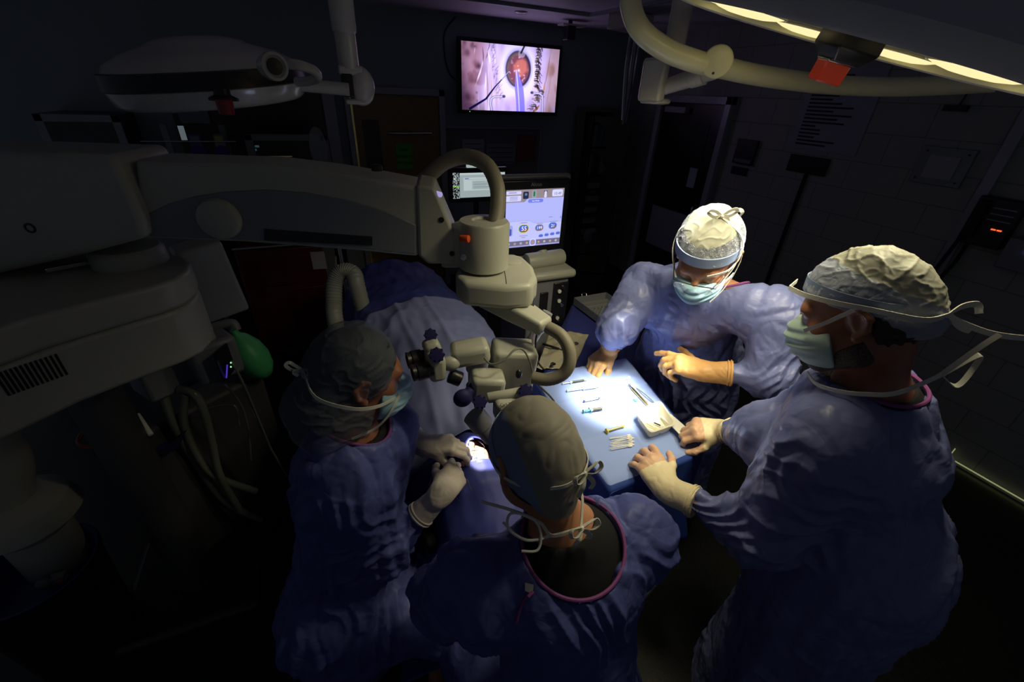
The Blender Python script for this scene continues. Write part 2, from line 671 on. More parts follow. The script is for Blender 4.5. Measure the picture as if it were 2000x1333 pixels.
def _bb(p):
    if p[0] == 'cap':
        r = max(p[3], p[4]) * (max(1.0, 1.0 / p[7][1]) if p[7] else 1)
        if p[7] and p[7][1] > 1:
            r = max(p[3], p[4]) * p[7][1]
        r = r + p[5]
        return np.minimum(p[1], p[2]) - r, np.maximum(p[1], p[2]) + r
    if p[0] == 'ell':
        r = max(p[2]) + p[4]
        return p[1] - r, p[1] + r
    if p[0] == 'box':
        r = np.linalg.norm(p[2]) + p[3] + p[4]
        return p[1] - r, p[1] + r


def sdf_eval(p, P):
    if p[0] == 'cap':
        a, b = p[1], p[2]
        q = P - a
        ba = b - a
        if p[7]:
            axx, ratio = nrm(p[7][0]), p[7][1]
            q = q + (q @ axx)[..., None] * axx * (1 / ratio - 1)
            ba = ba + (ba @ axx) * axx * (1 / ratio - 1)
        t = np.clip(q @ ba / max(1e-9, ba @ ba), 0, 1)
        d = np.sqrt(((q - t[..., None] * ba) ** 2).sum(-1)) - (p[3] + (p[4] - p[3]) * t)
        if p[7]:
            d = d * min(1, p[7][1])
        return d
    if p[0] == 'ell':
        q = (P - p[1]) @ p[3].T
        r = p[2]
        k0 = np.sqrt(((q / r) ** 2).sum(-1)) + 1e-9
        k1 = np.sqrt(((q / (r * r)) ** 2).sum(-1)) + 1e-9
        return k0 * (k0 - 1) / k1
    if p[0] == 'box':
        q = np.abs((P - p[1]) @ p[6].T) - (p[2] - p[3])
        return np.sqrt((np.maximum(q, 0) ** 2).sum(-1)) + np.minimum(q.max(-1), 0) - p[3]


def smin(a, b, k):
    if k <= 0:
        return np.minimum(a, b)
    h = np.maximum(k - np.abs(a - b), 0) / k
    return np.minimum(a, b) - h * h * k * 0.25


def sdf_grid(prims, h):
    los, his = [], []
    for p in prims:
        if p[0] != 'half' and p[{'cap': 6, 'ell': 5, 'box': 5}[p[0]]] == 'u':
            a, b = _bb(p)
            los.append(a)
            his.append(b)
    lo = np.min(los, 0) - 2 * h
    hi = np.max(his, 0) + 2 * h
    n = np.ceil((hi - lo) / h).astype(int) + 1
    D = np.full(n, 0.2, np.float32)
    gx = [lo[i] + np.arange(n[i]) * h for i in range(3)]
    for p in prims:
        if p[0] == 'half':
            q = (gx[0][:, None, None] - p[1][0]) * p[2][0] + (gx[1][None, :, None] - p[1][1]) * p[2][1] + (gx[2][None, None, :] - p[1][2]) * p[2][2]
            D = -smin(-D, -q, p[3]) if p[3] else np.maximum(D, q)
            continue
        a, b = _bb(p)
        pad = 0.02
        i0 = np.clip(np.floor((a - pad - lo) / h).astype(int), 0, n)
        i1 = np.clip(np.ceil((b + pad - lo) / h).astype(int) + 1, 0, n)
        if (i1 <= i0).any():
            continue
        G = np.stack(np.meshgrid(*[gx[i][i0[i]:i1[i]] for i in range(3)], indexing='ij'), -1)
        d = sdf_eval(p, G)
        sl = tuple(slice(i0[i], i1[i]) for i in range(3))
        kk = p[{'cap': 5, 'ell': 4, 'box': 4}[p[0]]]
        op = p[{'cap': 6, 'ell': 5, 'box': 5}[p[0]]]
        if op == 'u':
            D[sl] = smin(D[sl], d, kk)
        else:
            D[sl] = -smin(-D[sl], d, kk)
    return D.astype(np.float32), lo


def nets(D, lo, h):
    """surface nets"""
    S = D < 0
    n = D.shape
    c = np.zeros((n[0] - 1, n[1] - 1, n[2] - 1), np.int8)
    for dx in (0, 1):
        for dy in (0, 1):
            for dz in (0, 1):
                c += S[dx:n[0] - 1 + dx, dy:n[1] - 1 + dy, dz:n[2] - 1 + dz]
    act = np.argwhere((c > 0) & (c < 8))
    idx = np.full(c.shape, -1, np.int32)
    idx[tuple(act.T)] = np.arange(len(act))
    cor = [(i, j, k) for i in (0, 1) for j in (0, 1) for k in (0, 1)]
    val = {q: D[act[:, 0] + q[0], act[:, 1] + q[1], act[:, 2] + q[2]].astype(float) for q in cor}
    pos = np.zeros((len(act), 3))
    cnt = np.zeros(len(act))
    for q in cor:
        for ax in range(3):
            if q[ax]:
                continue
            q2 = list(q)
            q2[ax] = 1
            q2 = tuple(q2)
            a, b = val[q], val[q2]
            m = (a < 0) != (b < 0)
            t = np.where(m, a / np.where(m, a - b, 1), 0)
            pt = np.zeros((len(act), 3)) + np.array(q)
            pt[:, ax] += t
            pos += np.where(m[:, None], pt, 0)
            cnt += m
    Vt = lo + (act + pos / cnt[:, None]) * h
    F = []
    for ax in range(3):
        o1, o2 = [(1, 2), (2, 0), (0, 1)][ax]
        sl0 = [slice(0, n[i]) for i in range(3)]
        sl1 = [slice(0, n[i]) for i in range(3)]
        sl0[ax] = slice(0, n[ax] - 1)
        sl1[ax] = slice(1, n[ax])
        A, B = S[tuple(sl0)], S[tuple(sl1)]
        for flip, mm in ((False, A & ~B), (True, ~A & B)):
            e = np.argwhere(mm)
            ok = (e[:, o1] > 0) & (e[:, o2] > 0) & (e[:, o1] < n[o1] - 1) & (e[:, o2] < n[o2] - 1)
            e = e[ok]
            q = []
            for d1, d2 in ((-1, -1), (0, -1), (0, 0), (-1, 0)):
                t = e.copy()
                t[:, o1] += d1
                t[:, o2] += d2
                q.append(idx[tuple(t.T)])
            q = np.stack(q, 1)
            if flip:
                q = q[:, ::-1]
            F.append(q)
    F = np.concatenate(F)
    F = F[(F >= 0).all(1)]
    return Vt, F


def normals(Vt, F):
    fn = np.cross(Vt[F[:, 2]] - Vt[F[:, 0]], Vt[F[:, 3]] - Vt[F[:, 1]])
    N = np.zeros_like(Vt)
    for k in range(4):
        np.add.at(N, F[:, k], fn)
    return N / (np.linalg.norm(N, axis=1)[:, None] + 1e-12)


def folds(P, sc, amp, seed=0, ridged='b', warp=0.6):
    q = P * np.array(sc) + seed * 17.3
    w_ = np.stack([noise3(q * 0.5 + 31), noise3(q * 0.5 + 57), noise3(q * 0.5 + 91)], 1)
    q = q + w_ * warp
    n = noise3(q)
    if ridged == 'b':       # sharp valleys between smooth swells, as in stiff cloth
        n = np.abs(n) * 2.4 - 0.6
    elif ridged:
        n = 1 - np.abs(n) * 2.2
        n = np.clip(n, -1, 1) ** 3
    return n * amp


def tri(x):
    return 1 - 2 * np.abs(2 * (x - np.floor(x)) - 1)


def limb_folds(P, a, b, rmax, kind, pitch, amp, seed, t0=0.0, t1=1.0):
    """crisp cloth folds round ('ring') or along ('long') a limb from a to b"""
    a, b = np.array(a, float), np.array(b, float)
    L = np.linalg.norm(b - a)
    ax = (b - a) / L
    q = P - a
    t = q @ ax / L
    rad = q - (q @ ax)[:, None] * ax
    r = np.linalg.norm(rad, axis=1)
    u = nrm(np.cross(ax, (0.31, 0.52, 0.79)))
    v = np.cross(ax, u)
    th = np.arctan2(rad @ v, rad @ u)
    m = np.clip((rmax - r) / .03, 0, 1) * np.clip((t - t0) / .08 + .5, 0, 1) * np.clip((t1 - t) / .08 + .5, 0, 1)
    n1 = noise3(P * 7 + seed * 5.1)
    n2 = noise3(P * 4 + seed * 9.7 + 3)
    if kind == 'ring':
        ph = t * L / pitch + .9 * np.sin(th + seed) + .45 * np.sin(2 * th + seed * 2.3) + 1.3 * n1
    else:
        ph = th * r.mean() / pitch * 1.0 + 1.1 * np.sin(t * 4 + seed) * .5 + 1.6 * n1
    w_ = tri(ph)
    w_ = np.where(w_ > 0, w_ ** 1.4, w_ * .6)
    inter = np.clip(.55 + 1.5 * n2, 0, 1.15)
    return amp * w_ * m * inter


def sdf_obj(name, prims, h, mats, parent=None, disp=None, ridges=None, matfn=None, relax=1, limbs=None):
    D, lo = sdf_grid(prims, h)
    Vt, F = nets(D, lo, h)
    for _ in range(relax):     # light smoothing of the net
        acc = np.zeros_like(Vt)
        cn = np.zeros(len(Vt))
        for a, b in ((0, 1), (1, 2), (2, 3), (3, 0)):
            np.add.at(acc, F[:, a], Vt[F[:, b]])
            np.add.at(cn, F[:, a], 1)
            np.add.at(acc, F[:, b], Vt[F[:, a]])
            np.add.at(cn, F[:, b], 1)
        Vt = Vt * 0.4 + acc / np.maximum(cn, 1)[:, None] * 0.6
    if disp or ridges or limbs:
        N = normals(Vt, F)
        d = np.zeros(len(Vt))
        for q in (disp or []):
            d += folds(Vt, *q)
        for (a, b, wd, am) in (ridges or []):
            a, b = np.array(a, float), np.array(b, float)
            ba = b - a
            t = np.clip((Vt - a) @ ba / (ba @ ba), 0, 1)
            dist = np.linalg.norm(Vt - a - t[:, None] * ba, axis=1)
            d += am * np.exp(-(dist / wd) ** 2) * np.sin(np.clip(t, 0.02, 0.98) * math.pi) ** 0.5
        for q in (limbs or []):
            d += limb_folds(Vt, *q)
        Vt = Vt + N * d[:, None]
    o = obj(name, (Vt, F.tolist()), mats, parent, smooth=True)
    if matfn is not None:
        cen = Vt[F].mean(1)
        o.data.polygons.foreach_set('material_index', matfn(cen).astype(np.int32))
    return o


# ================================================================== THE SETTING
ZC = 2.78
XR = 3.87
YB = 5.0
struct('floor', MB().span((-2.8, -1.8, -0.1), (XR + 0.1, YB + 0.1, 0)), 'floor')
struct('ceiling', MB().span((-2.8, -1.8, ZC), (XR + 0.1, YB + 0.1, ZC + 0.1)), 'ceil')
struct('wall_back', MB().span((-2.8, YB, 0), (XR, YB + 0.1, ZC)), 'wall')
struct('wall_right', MB().span((XR, -1.8, 0), (XR + 0.1, YB, ZC)), 'block')
# pale post left of the wooden door and a flat dark panel for the shaded opening beside it
a = ony(629, 190, YB - 0.1)
b = ony(652, 190, YB - 0.1)
struct('trim_1', MB().span((a[0], YB - 0.12, 0), (b[0], YB, 2.12)), 'frame')
struct('opening_shade', MB().span((-1.0, YB - 0.03, 0), (a[0] - 0.02, YB - 0.005, 2.12)), 'wood_d')
# metal edge strip along the foot of the right wall and a strip up the wall
struct('baseboard_right', MB().span((XR - 0.03, -0.6, 0.0), (XR, 0.74, 0.02)), 'strap')
struct('baseboard_back', MB().span((-2.8, YB - 0.015, 0), (XR, YB, 0.1)), 'blackp')
q = onx(1905, 400, XR)
struct('trim_2', MB().span((XR - 0.03, q[1] - 0.04, 0), (XR, q[1] + 0.02, ZC)), 'frame')
q = onx(1575, 350, XR)
q2 = onx(1500, 560, XR)
gl_ = glow('door_gap_light', (.62, .66, .30), .38)
struct('door_leak_glow', MB().span((XR - 0.034, -0.6, 0.02), (XR - .03, 0.735, 0.028)).span((XR - 0.034, .73, 0.02), (XR - .03, .736, 0.11)), gl_)  # glowing strip put in for light leaking under a door
gl2_ = glow('back_door_gap_light', (.80, .70, .42), .22)
# ceiling: soffit edge, rails
c1, c2, c3 = onz(925, -4, ZC), onz(1150, 26, ZC), onz(1330, -8, ZC)
mb = MB()
for p_, q_ in ((c1 + (c1 - c2) * 0.8, c2), (c2, c3)):
    d_ = nrm(q_ - p_)
    s_ = np.cross(d_, (0, 0, 1))
    mb.box((p_ + q_) / 2 + V(0, 0, -0.012), (np.linalg.norm(q_ - p_), 0.03, 0.024), (d_, s_, V(0, 0, 1)))
struct('trim_3', mb, 'frame')
p_ = onz(1018, 23, ZC)
solo('sprinkler_cover', MB().lathe(p_, (0, 0, -1), [(0, 0.055), (0.006, 0.06), (0.014, 0.05), (0.018, 0.02)], 28), 'lampw',
     'small round white sprinkler cover on the ceiling above the wall television', 'sprinkler')
p_ = onz(1118, 40, ZC)
t = thing('camera_bracket', 'dark ceiling bracket with a flat pale plate, right of the wall television', 'bracket', p_)
obj('plate', MB().box(p_ - V(0, 0, 0.04), (0.26, 0.12, 0.015)), 'lampw', t, bevel=0.003)
obj('mount', MB().box(p_ + V(-0.02, 0.0, -0.1), (0.09, 0.09, 0.12)).cyl(p_ + V(-0.02, 0, 0), p_ + V(-0.02, 0, -0.1), 0.02), 'blackp', t, bevel=0.004)
p_ = onz(1235, 24, ZC)
t = thing('ceiling_speaker_box', 'white slotted metal box hanging from the ceiling beside the cream lamp yoke', 'vent', p_)
ax_ = (nrm((0.94, 0.34, 0)), nrm((-0.34, 0.94, 0)), V(0, 0, 1))
obj('housing', MB().box(p_ - V(0, 0, 0.07), (0.36, 0.22, 0.12), ax_), 'lampw', t, bevel=0.006)
for k in range(2):
    obj('slot', MB().box(p_ + ax_[0] * (-0.1 + 0.05 * k) - ax_[1] * 0.112 + V(0, 0, -0.06), (0.012, 0.006, 0.05), ax_), 'blackp', t)


# ------------------------------------------------------------------ doors
def yrect(x0, y0, x1, y1, Y):
    """world X and Z limits of an image rectangle seen on a plane y = Y"""
    a, b = ony(x0, y0, Y), ony(x1, y1, Y)
    return a[0], a[2], b[0], b[2]


dx0, dx1 = ony(684, 200, YB)[0], ony(858, 300, YB)[0]
t = thing('door_1', 'brown wooden door with a narrow dark window and a green paper sign, left of the television', 'door', ((dx0 + dx1) / 2, YB, 0))
t['kind'] = 'structure'
obj('door_leaf', MB().span((dx0, YB - 0.05, 0.01), (dx1, YB - 0.005, 2.08)), 'wood', t, bevel=0.003)
obj('door_frame', MB().span((dx0 - 0.06, YB - 0.08, 0), (dx0, YB, 2.14)).span((dx1, YB - 0.08, 0), (dx1 + 0.06, YB, 2.14)).span((dx0 - 0.06, YB - 0.08, 2.08), (dx1 + 0.06, YB, 2.14)), 'frame', t, bevel=0.003)
X0, Z0, X1, Z1 = yrect(707, 234, 748, 330, YB - 0.06)
obj('window_pane', MB().span((X0, YB - 0.056, Z1 - 0.05), (X0 + 0.16, YB - 0.048, Z0)), 'blackp', t)
X0, Z0, X1, Z1 = yrect(757, 260, 842, 262, YB - 0.07)
obj('push_bar', MB().rcyl((X0, YB - 0.09, Z0), (X1, YB - 0.09, Z0), 0.013, 0.003).span((X0 + 0.02, YB - 0.09, Z0 - 0.01), (X0 + 0.04, YB - 0.05, Z0 + 0.01)).span((X1 - 0.04, YB - 0.09, Z0 - 0.01), (X1 - 0.02, YB - 0.05, Z0 + 0.01)), 'steel', t)
X0, Z0, X1, Z1 = yrect(772, 281, 808, 330, YB - 0.055)
gs = solo('door_sign', MB().span((X0, YB - 0.056, Z1), (X1, YB - 0.052, Z0)), 'signgreen', 'green paper notice with a few printed lines taped on the wooden door', 'sign')
for k, s_ in enumerate(('STOP', 'SURGERY IN', 'PROGRESS')):
    text('printed_line', s_, ((X0 + X1) / 2, YB - 0.058, Z0 - (0.25 + 0.25 * k) * (Z0 - Z1)), (1, 0, 0), (0, 0, 1), 0.035, 'ink', gs)
obj('light_gap', MB().span((dx0 + .16, YB - .055, .004), (dx1 - .06, YB - .05, .012)).span((dx0 + .0, YB - .055, .01), (dx0 + .008, YB - .051, .42)), gl2_, t)
# gold coloured frame edge of the doorway
X0, Z0 = ony(679, 230, YB - 0.09)[[0, 2]]
obj('edge_guard', MB().span((dx0 - 0.012, YB - 0.10, 0.05), (dx0 + 0.006, YB - 0.08, 2.08)), 'brass', t)

# right wall: dark door with frame, window, closer
ya, yb_ = onx(1428, 200, XR)[1], onx(1300, 210, XR)[1]
t = thing('door_2', 'dark wooden door with a steel frame, narrow window and closer in the right wall', 'door', (XR, (ya + yb_) / 2, 0))
t['kind'] = 'structure'
obj('door_leaf', MB().span((XR - 0.03, ya, 0.01), (XR - 0.002, yb_, 2.13)), 'wood_d', t, bevel=0.003)
obj('door_frame', MB().span((XR - 0.07, ya - 0.07, 0), (XR, ya, 2.20)).span((XR - 0.07, yb_, 0), (XR, yb_ + 0.07, 2.20)).span((XR - 0.07, ya - 0.07, 2.13), (XR, yb_ + 0.07, 2.20)), 'frame', t, bevel=0.004)
yw = ya + 0.22
obj('window_pane', MB().span((XR - 0.036, yw - 0.06, 1.25), (XR - 0.03, yw + 0.07, 1.95)), 'blackp', t)
obj('closer', MB().span((XR - 0.10, yb_ - 0.42, 2.03), (XR - 0.03, yb_ - 0.10, 2.09)), 'frame', t, bevel=0.006)
obj('door_handle', MB().tube([(XR - 0.03, ya + 0.08, 0.92), (XR - 0.08, ya + 0.08, 0.93), (XR - 0.08, ya + 0.08, 1.12), (XR - 0.03, ya + 0.08, 1.13)], 0.011), 'steel', t)
obj('kick_plate', MB().span((XR - 0.036, ya + 0.02, 0.55), (XR - 0.03, ya + 0.75, 1.02)), 'frame', t)
solo('door_notice', MB().span((XR - 0.042, yw - 0.05, 1.32), (XR - 0.037, yw + 0.06, 1.52)), mat('pale_blue_paper', (0.30, 0.42, 0.46), 0.8),
     'pale blue paper taped on the window of the dark door in the right wall', 'notice')
# third door leaf, standing open in the far right corner, with a diamond sign
P0, P1 = V(3.02, 4.93), V(3.55, 4.62)
d2 = nrm(np.append(P1 - P0, 0))
n2 = np.cross(d2, (0, 0, 1))
t = thing('door_3', 'dark door leaf with a pale diamond sign, in the far right corner beside the bookcase', 'door', ((P0 + P1) / 2).tolist() + [0])
t['kind'] = 'structure'
mid = np.append((P0 + P1) / 2, 1.02)
obj('door_leaf', MB().box(mid, (0.62, 0.045, 2.02), (d2, n2, V(0, 0, 1))), 'wood_d', t, bevel=0.004)
dia = ony(1222, 330, 4.74)
dg = nrm(d2 + V(0, 0, 1)), nrm(d2 - V(0, 0, 1))
obj('diamond_sign', MB().box(mid + n2 * 0.026 + V(0, 0, 0.36), (0.17, 0.17, 0.004), (dg[0], dg[1], n2)), mat('sign_grey', (0.16, 0.16, 0.17), 0.6), t)

# ------------------------------------------------------------------ bookcase
bx0, bx1 = ony(1160, 250, 4.7)[0], ony(1214, 250, 4.7)[0]
t = thing('bookcase', 'tall dark open bookcase full of books and papers against the back wall', 'bookcase', ((bx0 + bx1) / 2, 4.85, 0))
obj('carcass', MB().span((bx0 - 0.03, 4.7, 0), (bx0, 4.98, 1.98)).span((bx1, 4.7, 0), (bx1 + 0.03, 4.98, 1.98)).span((bx0, 4.96, 0), (bx1, 4.98, 1.98)).span((bx0 - 0.03, 4.7, 1.95), (bx1 + 0.03, 4.98, 1.99)), 'wood_d', t, bevel=0.002)
shz = [1.62, 1.30, 1.14, 0.98, 0.84, 0.70, 0.56, 0.30]
for z in shz:
    obj('shelf', MB().span((bx0, 4.71, z - 0.02), (bx1, 4.96, z)), 'wood_d', t)
bkm = [mat('book_grey', (0.10, 0.12, 0.12), 0.7), mat('book_green', (0.05, 0.10, 0.07), 0.7), mat('book_white', (0.22, 0.23, 0.22), 0.7), mat('book_dark', (0.04, 0.04, 0.06), 0.7)]
names = ['grey', 'green', 'pale', 'dark']
shn = {1.62: 'top', 1.30: 'second'}
ORD = ['first', 'second', 'third', 'fourth', 'fifth', 'sixth', 'seventh', 'eighth', 'ninth', 'tenth', 'eleventh', 'twelfth', 'thirteenth', 'fourteenth', 'fifteenth', 'sixteenth']
for z in (1.62, 1.30):
    x = bx0 + 0.01
    k = 0
    while x < bx1 - 0.04:
        wd = random.uniform(0.025, 0.045)
        hh = random.uniform(0.2, 0.27)
        ci = random.randrange(4)
        solo('book', MB().span((x, 4.73, z), (x + wd - 0.002, 4.93, z + hh)), bkm[ci],
             '%s book standing on the %s shelf of the bookcase, %s from its left end' % (names[ci], shn[z], ORD[k]), 'book', 'books on the %s shelf' % shn[z], bevel=0.002)
        x += wd
        k += 1
for z, nm in ((1.14, 'third'), (0.98, 'fourth'), (0.84, 'fifth'), (0.70, 'sixth'), (0.56, 'seventh')):
    solo('paper_stack', MB().span((bx0 + 0.02, 4.72, z), (bx1 - 0.03, 4.93, z + 0.07)), bkm[2],
         'flat stack of pale papers lying on the %s shelf down of the bookcase' % nm, 'papers', 'paper stacks in the bookcase', bevel=0.003)
p_ = ony(1148, 462, 4.66)
solo('draped_cloth', MB().ball(p_, (0.07, 0.05, 0.10), 14).ball(p_ + V(0.06, 0, 0.07), (0.07, 0.05, 0.04), 14), 'board',
     'pale grey cloth hanging over the edge near the foot of the bookcase', 'cloth')
p_ = ony(1136, 282, 4.97)
solo('wall_box', MB().box(p_, (0.15, 0.06, 0.13)), 'blackp', 'small black box on the back wall left of the bookcase', 'box', bevel=0.004)

# ------------------------------------------------------------------ notice board under the television
X0, Z0, X1, Z1 = yrect(862, 250, 1050, 320, YB - 0.02)
t = thing('notice_board', 'wide grey notice board on the back wall below the television', 'notice board', ((X0 + X1) / 2, YB, Z1 - 0.1))
obj('panel', MB().span((X0, YB - 0.02, Z1 - 0.15), (X1, YB, Z0)), 'board', t)
obj('board_frame', MB().span((X0 - 0.02, YB - 0.03, Z0), (X1 + 0.02, YB, Z0 + 0.02)).span((X1, YB - 0.03, Z1 - 0.15), (X1 + 0.02, YB, Z0)).span((X0 - 0.02, YB - 0.03, Z1 - 0.15), (X0, YB, Z0)), 'frame', t)
for (x0, y0, x1, y1, m_, lb, ct) in ((902, 272, 945, 318, mat('sheet_grey', (0.34, 0.35, 0.38), 0.8), 'white sheet with a black header line pinned on the left of the grey notice board', 'sheet'),
                                     (950, 280, 1005, 320, mat('sheet_grey2', (0.24, 0.25, 0.27), 0.8), 'printed list pinned in the middle of the grey notice board', 'sheet'),
                                     (1011, 264, 1044, 313, 'maroon', 'maroon folder hanging on the right of the grey notice board', 'folder')):
    A0, B0, A1, B1 = yrect(x0, y0, x1, y1, YB - 0.03)
    s_ = solo('pinned_' + ct, MB().span((A0, YB - 0.035, B1), (A1, YB - 0.022, B0)), m_, lb, ct)
    if ct == 'sheet':
        for k in range(4):
            obj('printed_line', MB().span((A0 + 0.03, YB - 0.037, B0 - 0.05 - k * 0.05), (A1 - 0.03, YB - 0.0355, B0 - 0.045 - k * 0.05)), 'ink', s_)
    else:
        obj('title', MB().span((A0 + 0.05, YB - 0.037, B0 - 0.05), (A1 - 0.05, YB - 0.0355, B0 - 0.04)), 'board', s_)

# ------------------------------------------------------------------ television with the surgeon's view
YT = 4.86
X0, X1 = ony(895, 145, YT)[0], ony(1094, 155, YT)[0]
Z0, Z1 = 2.60, 1.935
t = thing('wall_television', 'black flat television high on the back wall showing a magnified eye operation', 'television', ((X0 + X1) / 2, YT, Z1))
obj('casing', MB().span((X0, YT, Z1), (X1, YT + 0.05, Z0)), 'blackp', t, bevel=0.006)
obj('wall_bracket', MB().span(((X0 + X1) / 2 - 0.15, YT + 0.05, 2.1), ((X0 + X1) / 2 + 0.15, YB, 2.45)), 'blackp', t)
obj('standby_light', MB().ball((X0 + 0.12, YT - 0.002, Z1 + 0.02), 0.004, 8), glow('green_led', (0.1, 1, 0.1), 1.5), t)
obj('cable', MB().tube([(X0 + 0.02, YB - 0.01, ZC - 0.02), (X0 - 0.10, YB - 0.01, 2.6), (X0 - 0.06, YB - 0.01, 2.3), (X0 + 0.1, YB - 0.02, 2.2)], 0.006, 6), 'rubber', t)


def seg(u, v, pts, wd):
    """soft line through pts in picture units, returns 0..1 coverage"""
    best = np.full(u.shape, 9.0)
    tt = np.zeros(u.shape)
    tot = len(pts) - 1
    for k in range(tot):
        a, b = np.array(pts[k]), np.array(pts[k + 1])
        ba = (b - a) * V(1.35, 1)
        qx, qy = (u - a[0]) * 1.35, v - a[1]
        t_ = np.clip((qx * ba[0] + qy * ba[1]) / (ba @ ba), 0, 1)
        d_ = np.hypot(qx - ba[0] * t_, qy - ba[1] * t_)
        m_ = d_ < best
        best = np.where(m_, d_, best)
        tt = np.where(m_, (k + t_) / tot, tt)
    ww = wd(tt) if callable(wd) else wd
    return np.clip((ww - best) / 0.006 + 0.5, 0, 1), best, tt


def eye_picture(w_=300, h=215):
    u, v = np.meshgrid(np.linspace(0, 1, w_), np.linspace(0, 1, h))
    P3 = lambda su, sv, sd=0: noise3(np.stack([u.ravel() * su, v.ravel() * sv, np.full(u.size, sd + 0.5)], 1)).reshape(u.shape)
    img = np.zeros((h, w_, 3)) + V(0.82, 0.76, 0.92)

    def blend(m_, c):
        img[:] = img * (1 - m_[..., None]) + np.array(c) * m_[..., None]
    # streaks of the plastic film and the folds of skin
    st = P3(22, 3, 4)
    img += (st * 0.10)[..., None] * V(1, 0.9, 0.7)
    left = np.clip((0.27 - u + 0.10 * (0.4 - v)) * 7, 0, 1)
    blend(left, (0.70, 0.55, 0.60))
    sp = np.clip((P3(9, 6, 8) - 0.15) * 3, 0, 1) * left
    blend(sp * 0.6, (0.42, 0.28, 0.32))
    blend(np.clip((0.13 - u) * 6 + (v - 0.55) * 1.2, 0, 1) * np.clip((0.3 - u) * 8, 0, 1) * 0.8, (0.30, 0.22, 0.30))
    film = np.clip(P3(26, 2.2, 11) * 3 - 0.7, 0, 1) * np.clip(1 - abs(u - 0.27) * 6, 0, 1)
    blend(film * 0.9, (0.97, 0.96, 1.0))
    film = np.clip(P3(20, 2.0, 19) * 3 - 0.4, 0, 1) * np.clip(1 - abs(u - 0.24) * 7, 0, 1)
    blend(film * 0.7, (0.50, 0.42, 0.36))
    right = np.clip((u - 0.85) * 12, 0, 1)
    blend(right, (0.74, 0.64, 0.66))
    blend(right * np.clip(P3(14, 4, 15) * 2, 0, 1), (0.60, 0.47, 0.42))
    rs0 = np.random.RandomState(11)
    for (a_, b_, wd_, c_) in (((.215, .22), (.13, .64), .010, (1, 1, 1)), ((.235, .42), (.225, .72), .008, (.98, .98, 1)), ((.255, .12), (.275, .30), .014, (1, 1, 1)), ((.30, .05), (.33, .30), .012, (.97, .96, 1)),
                              ((.285, .45), (.30, .98), .006, (.72, .62, .42)), ((.245, .30), (.255, .98), .008, (.62, .52, .48)), ((.34, .50), (.35, .98), .005, (.75, .66, .60)), ((.20, .05), (.21, .30), .008, (.45, .33, .33)),
                              ((.125, .02), (.12, .18), .005, (.95, .85, .95)), ((.27, -.02), (.25, .12), .004, (.15, .1, .12)), ((.25, .12), (.235, .22), .004, (.2, .12, .14)), ((.90, .05), (.86, .60), .010, (.62, .48, .42)),
                              ((.93, .30), (.89, .95), .008, (.66, .56, .54)), ((.86, .5), (.84, .75), .012, (.72, .52, .30)), ((.82, .88), (.74, 1.02), .02, (.62, .38, .20))):
        m_, d_, tt = seg(u, v, [a_, ((a_[0] + b_[0]) / 2 + .006, (a_[1] + b_[1]) / 2), b_], lambda t_, k_=wd_: k_ * np.sin(np.clip(t_, .03, .97) * math.pi))
        blend(m_ * .8, c_)
    for k in range(26):
        cx, cy, rr_ = rs0.uniform(0, .17), rs0.uniform(0, 1), rs0.uniform(.008, .045)
        blend(np.exp(-(((u - cx) * 1.35 / rr_) ** 2 + ((v - cy) / rr_ / 1.5) ** 2)) * .55, (.45, .30, .34) if k % 3 else (.25, .16, .22))
    blend(np.clip((.05 - u) * 16, 0, 1) * np.clip((v - .35) * 2, 0, 1) * .7, (.28, .20, .28))
    # white of the eye
    e1 = ((u - 0.56) / 0.19) ** 2 + ((v - 0.40) / 0.52) ** 2
    blend(np.clip((1.25 - e1) * 2.2, 0, 1), (0.90, 0.90, 1.0))
    blend(np.clip(1 - (((u - 0.55) / 0.12) ** 2 + ((v - 0.85) / 0.12) ** 2), 0, 1) * 0.6, (0.80, 0.65, 0.80))
    # iris ring and red pupil
    e2 = np.sqrt(((u - 0.567) / 0.132) ** 2 + ((v - 0.345) / 0.275) ** 2)
    blend(np.clip((1.22 - e2) * 4, 0, 1) * .8, (0.60, 0.60, 0.92))
    blend(np.clip((1.04 - e2) * 12, 0, 1), (0.24, 0.21, 0.26))
    blend(np.clip((0.99 - e2) * 8, 0, 1) * np.clip((0.55 - u) * 10 + 0.3 + P3(8, 8, 3), 0, 1) * 0.6, (0.55, 0.48, 0.42))
    e3 = np.sqrt(((u - 0.575) / 0.112) ** 2 + ((v - 0.35) / 0.235) ** 2)
    blend(np.clip((1.0 - e3) * 8, 0, 1), (0.50, 0.30, 0.34))
    e4 = np.sqrt(((u - 0.595) / 0.085) ** 2 + ((v - 0.32) / 0.16) ** 2)
    blend(np.clip((1.0 - e4) * 3 + P3(16, 12, 2) * 0.8, 0, 1) * np.clip((1 - e3) * 9, 0, 1), (0.78, 0.46, 0.40))
    blend(np.clip(P3(30, 24, 7) * 3 - 1.0, 0, 1) * np.clip((1 - e3) * 9, 0, 1) * 0.6, (0.95, 0.85, 0.95))
    # grey probe from above
    m_, d_, tt = seg(u, v, [(0.615, -0.02), (0.595, 0.12)], 0.05)
    blend(m_ * 0.55, (0.80, 0.78, 0.84))
    m_, d_, tt = seg(u, v, [(0.618, 0.0), (0.588, 0.10)], 0.012)
    blend(m_ * 0.9, (0.10, 0.10, 0.16))
    # violet sleeve from below
    m_, d_, tt = seg(u, v, [(0.545, 0.36), (0.575, 0.56), (0.60, 0.80), (0.615, 1.05)], lambda t_: 0.012 + 0.05 * np.clip(t_ * 2.2, 0, 1))
    blend(m_ * 0.92, (0.52, 0.50, 1.0))
    m_, d_, tt = seg(u, v, [(0.545, 0.36), (0.565, 0.56), (0.585, 0.80), (0.60, 1.05)], 0.008)
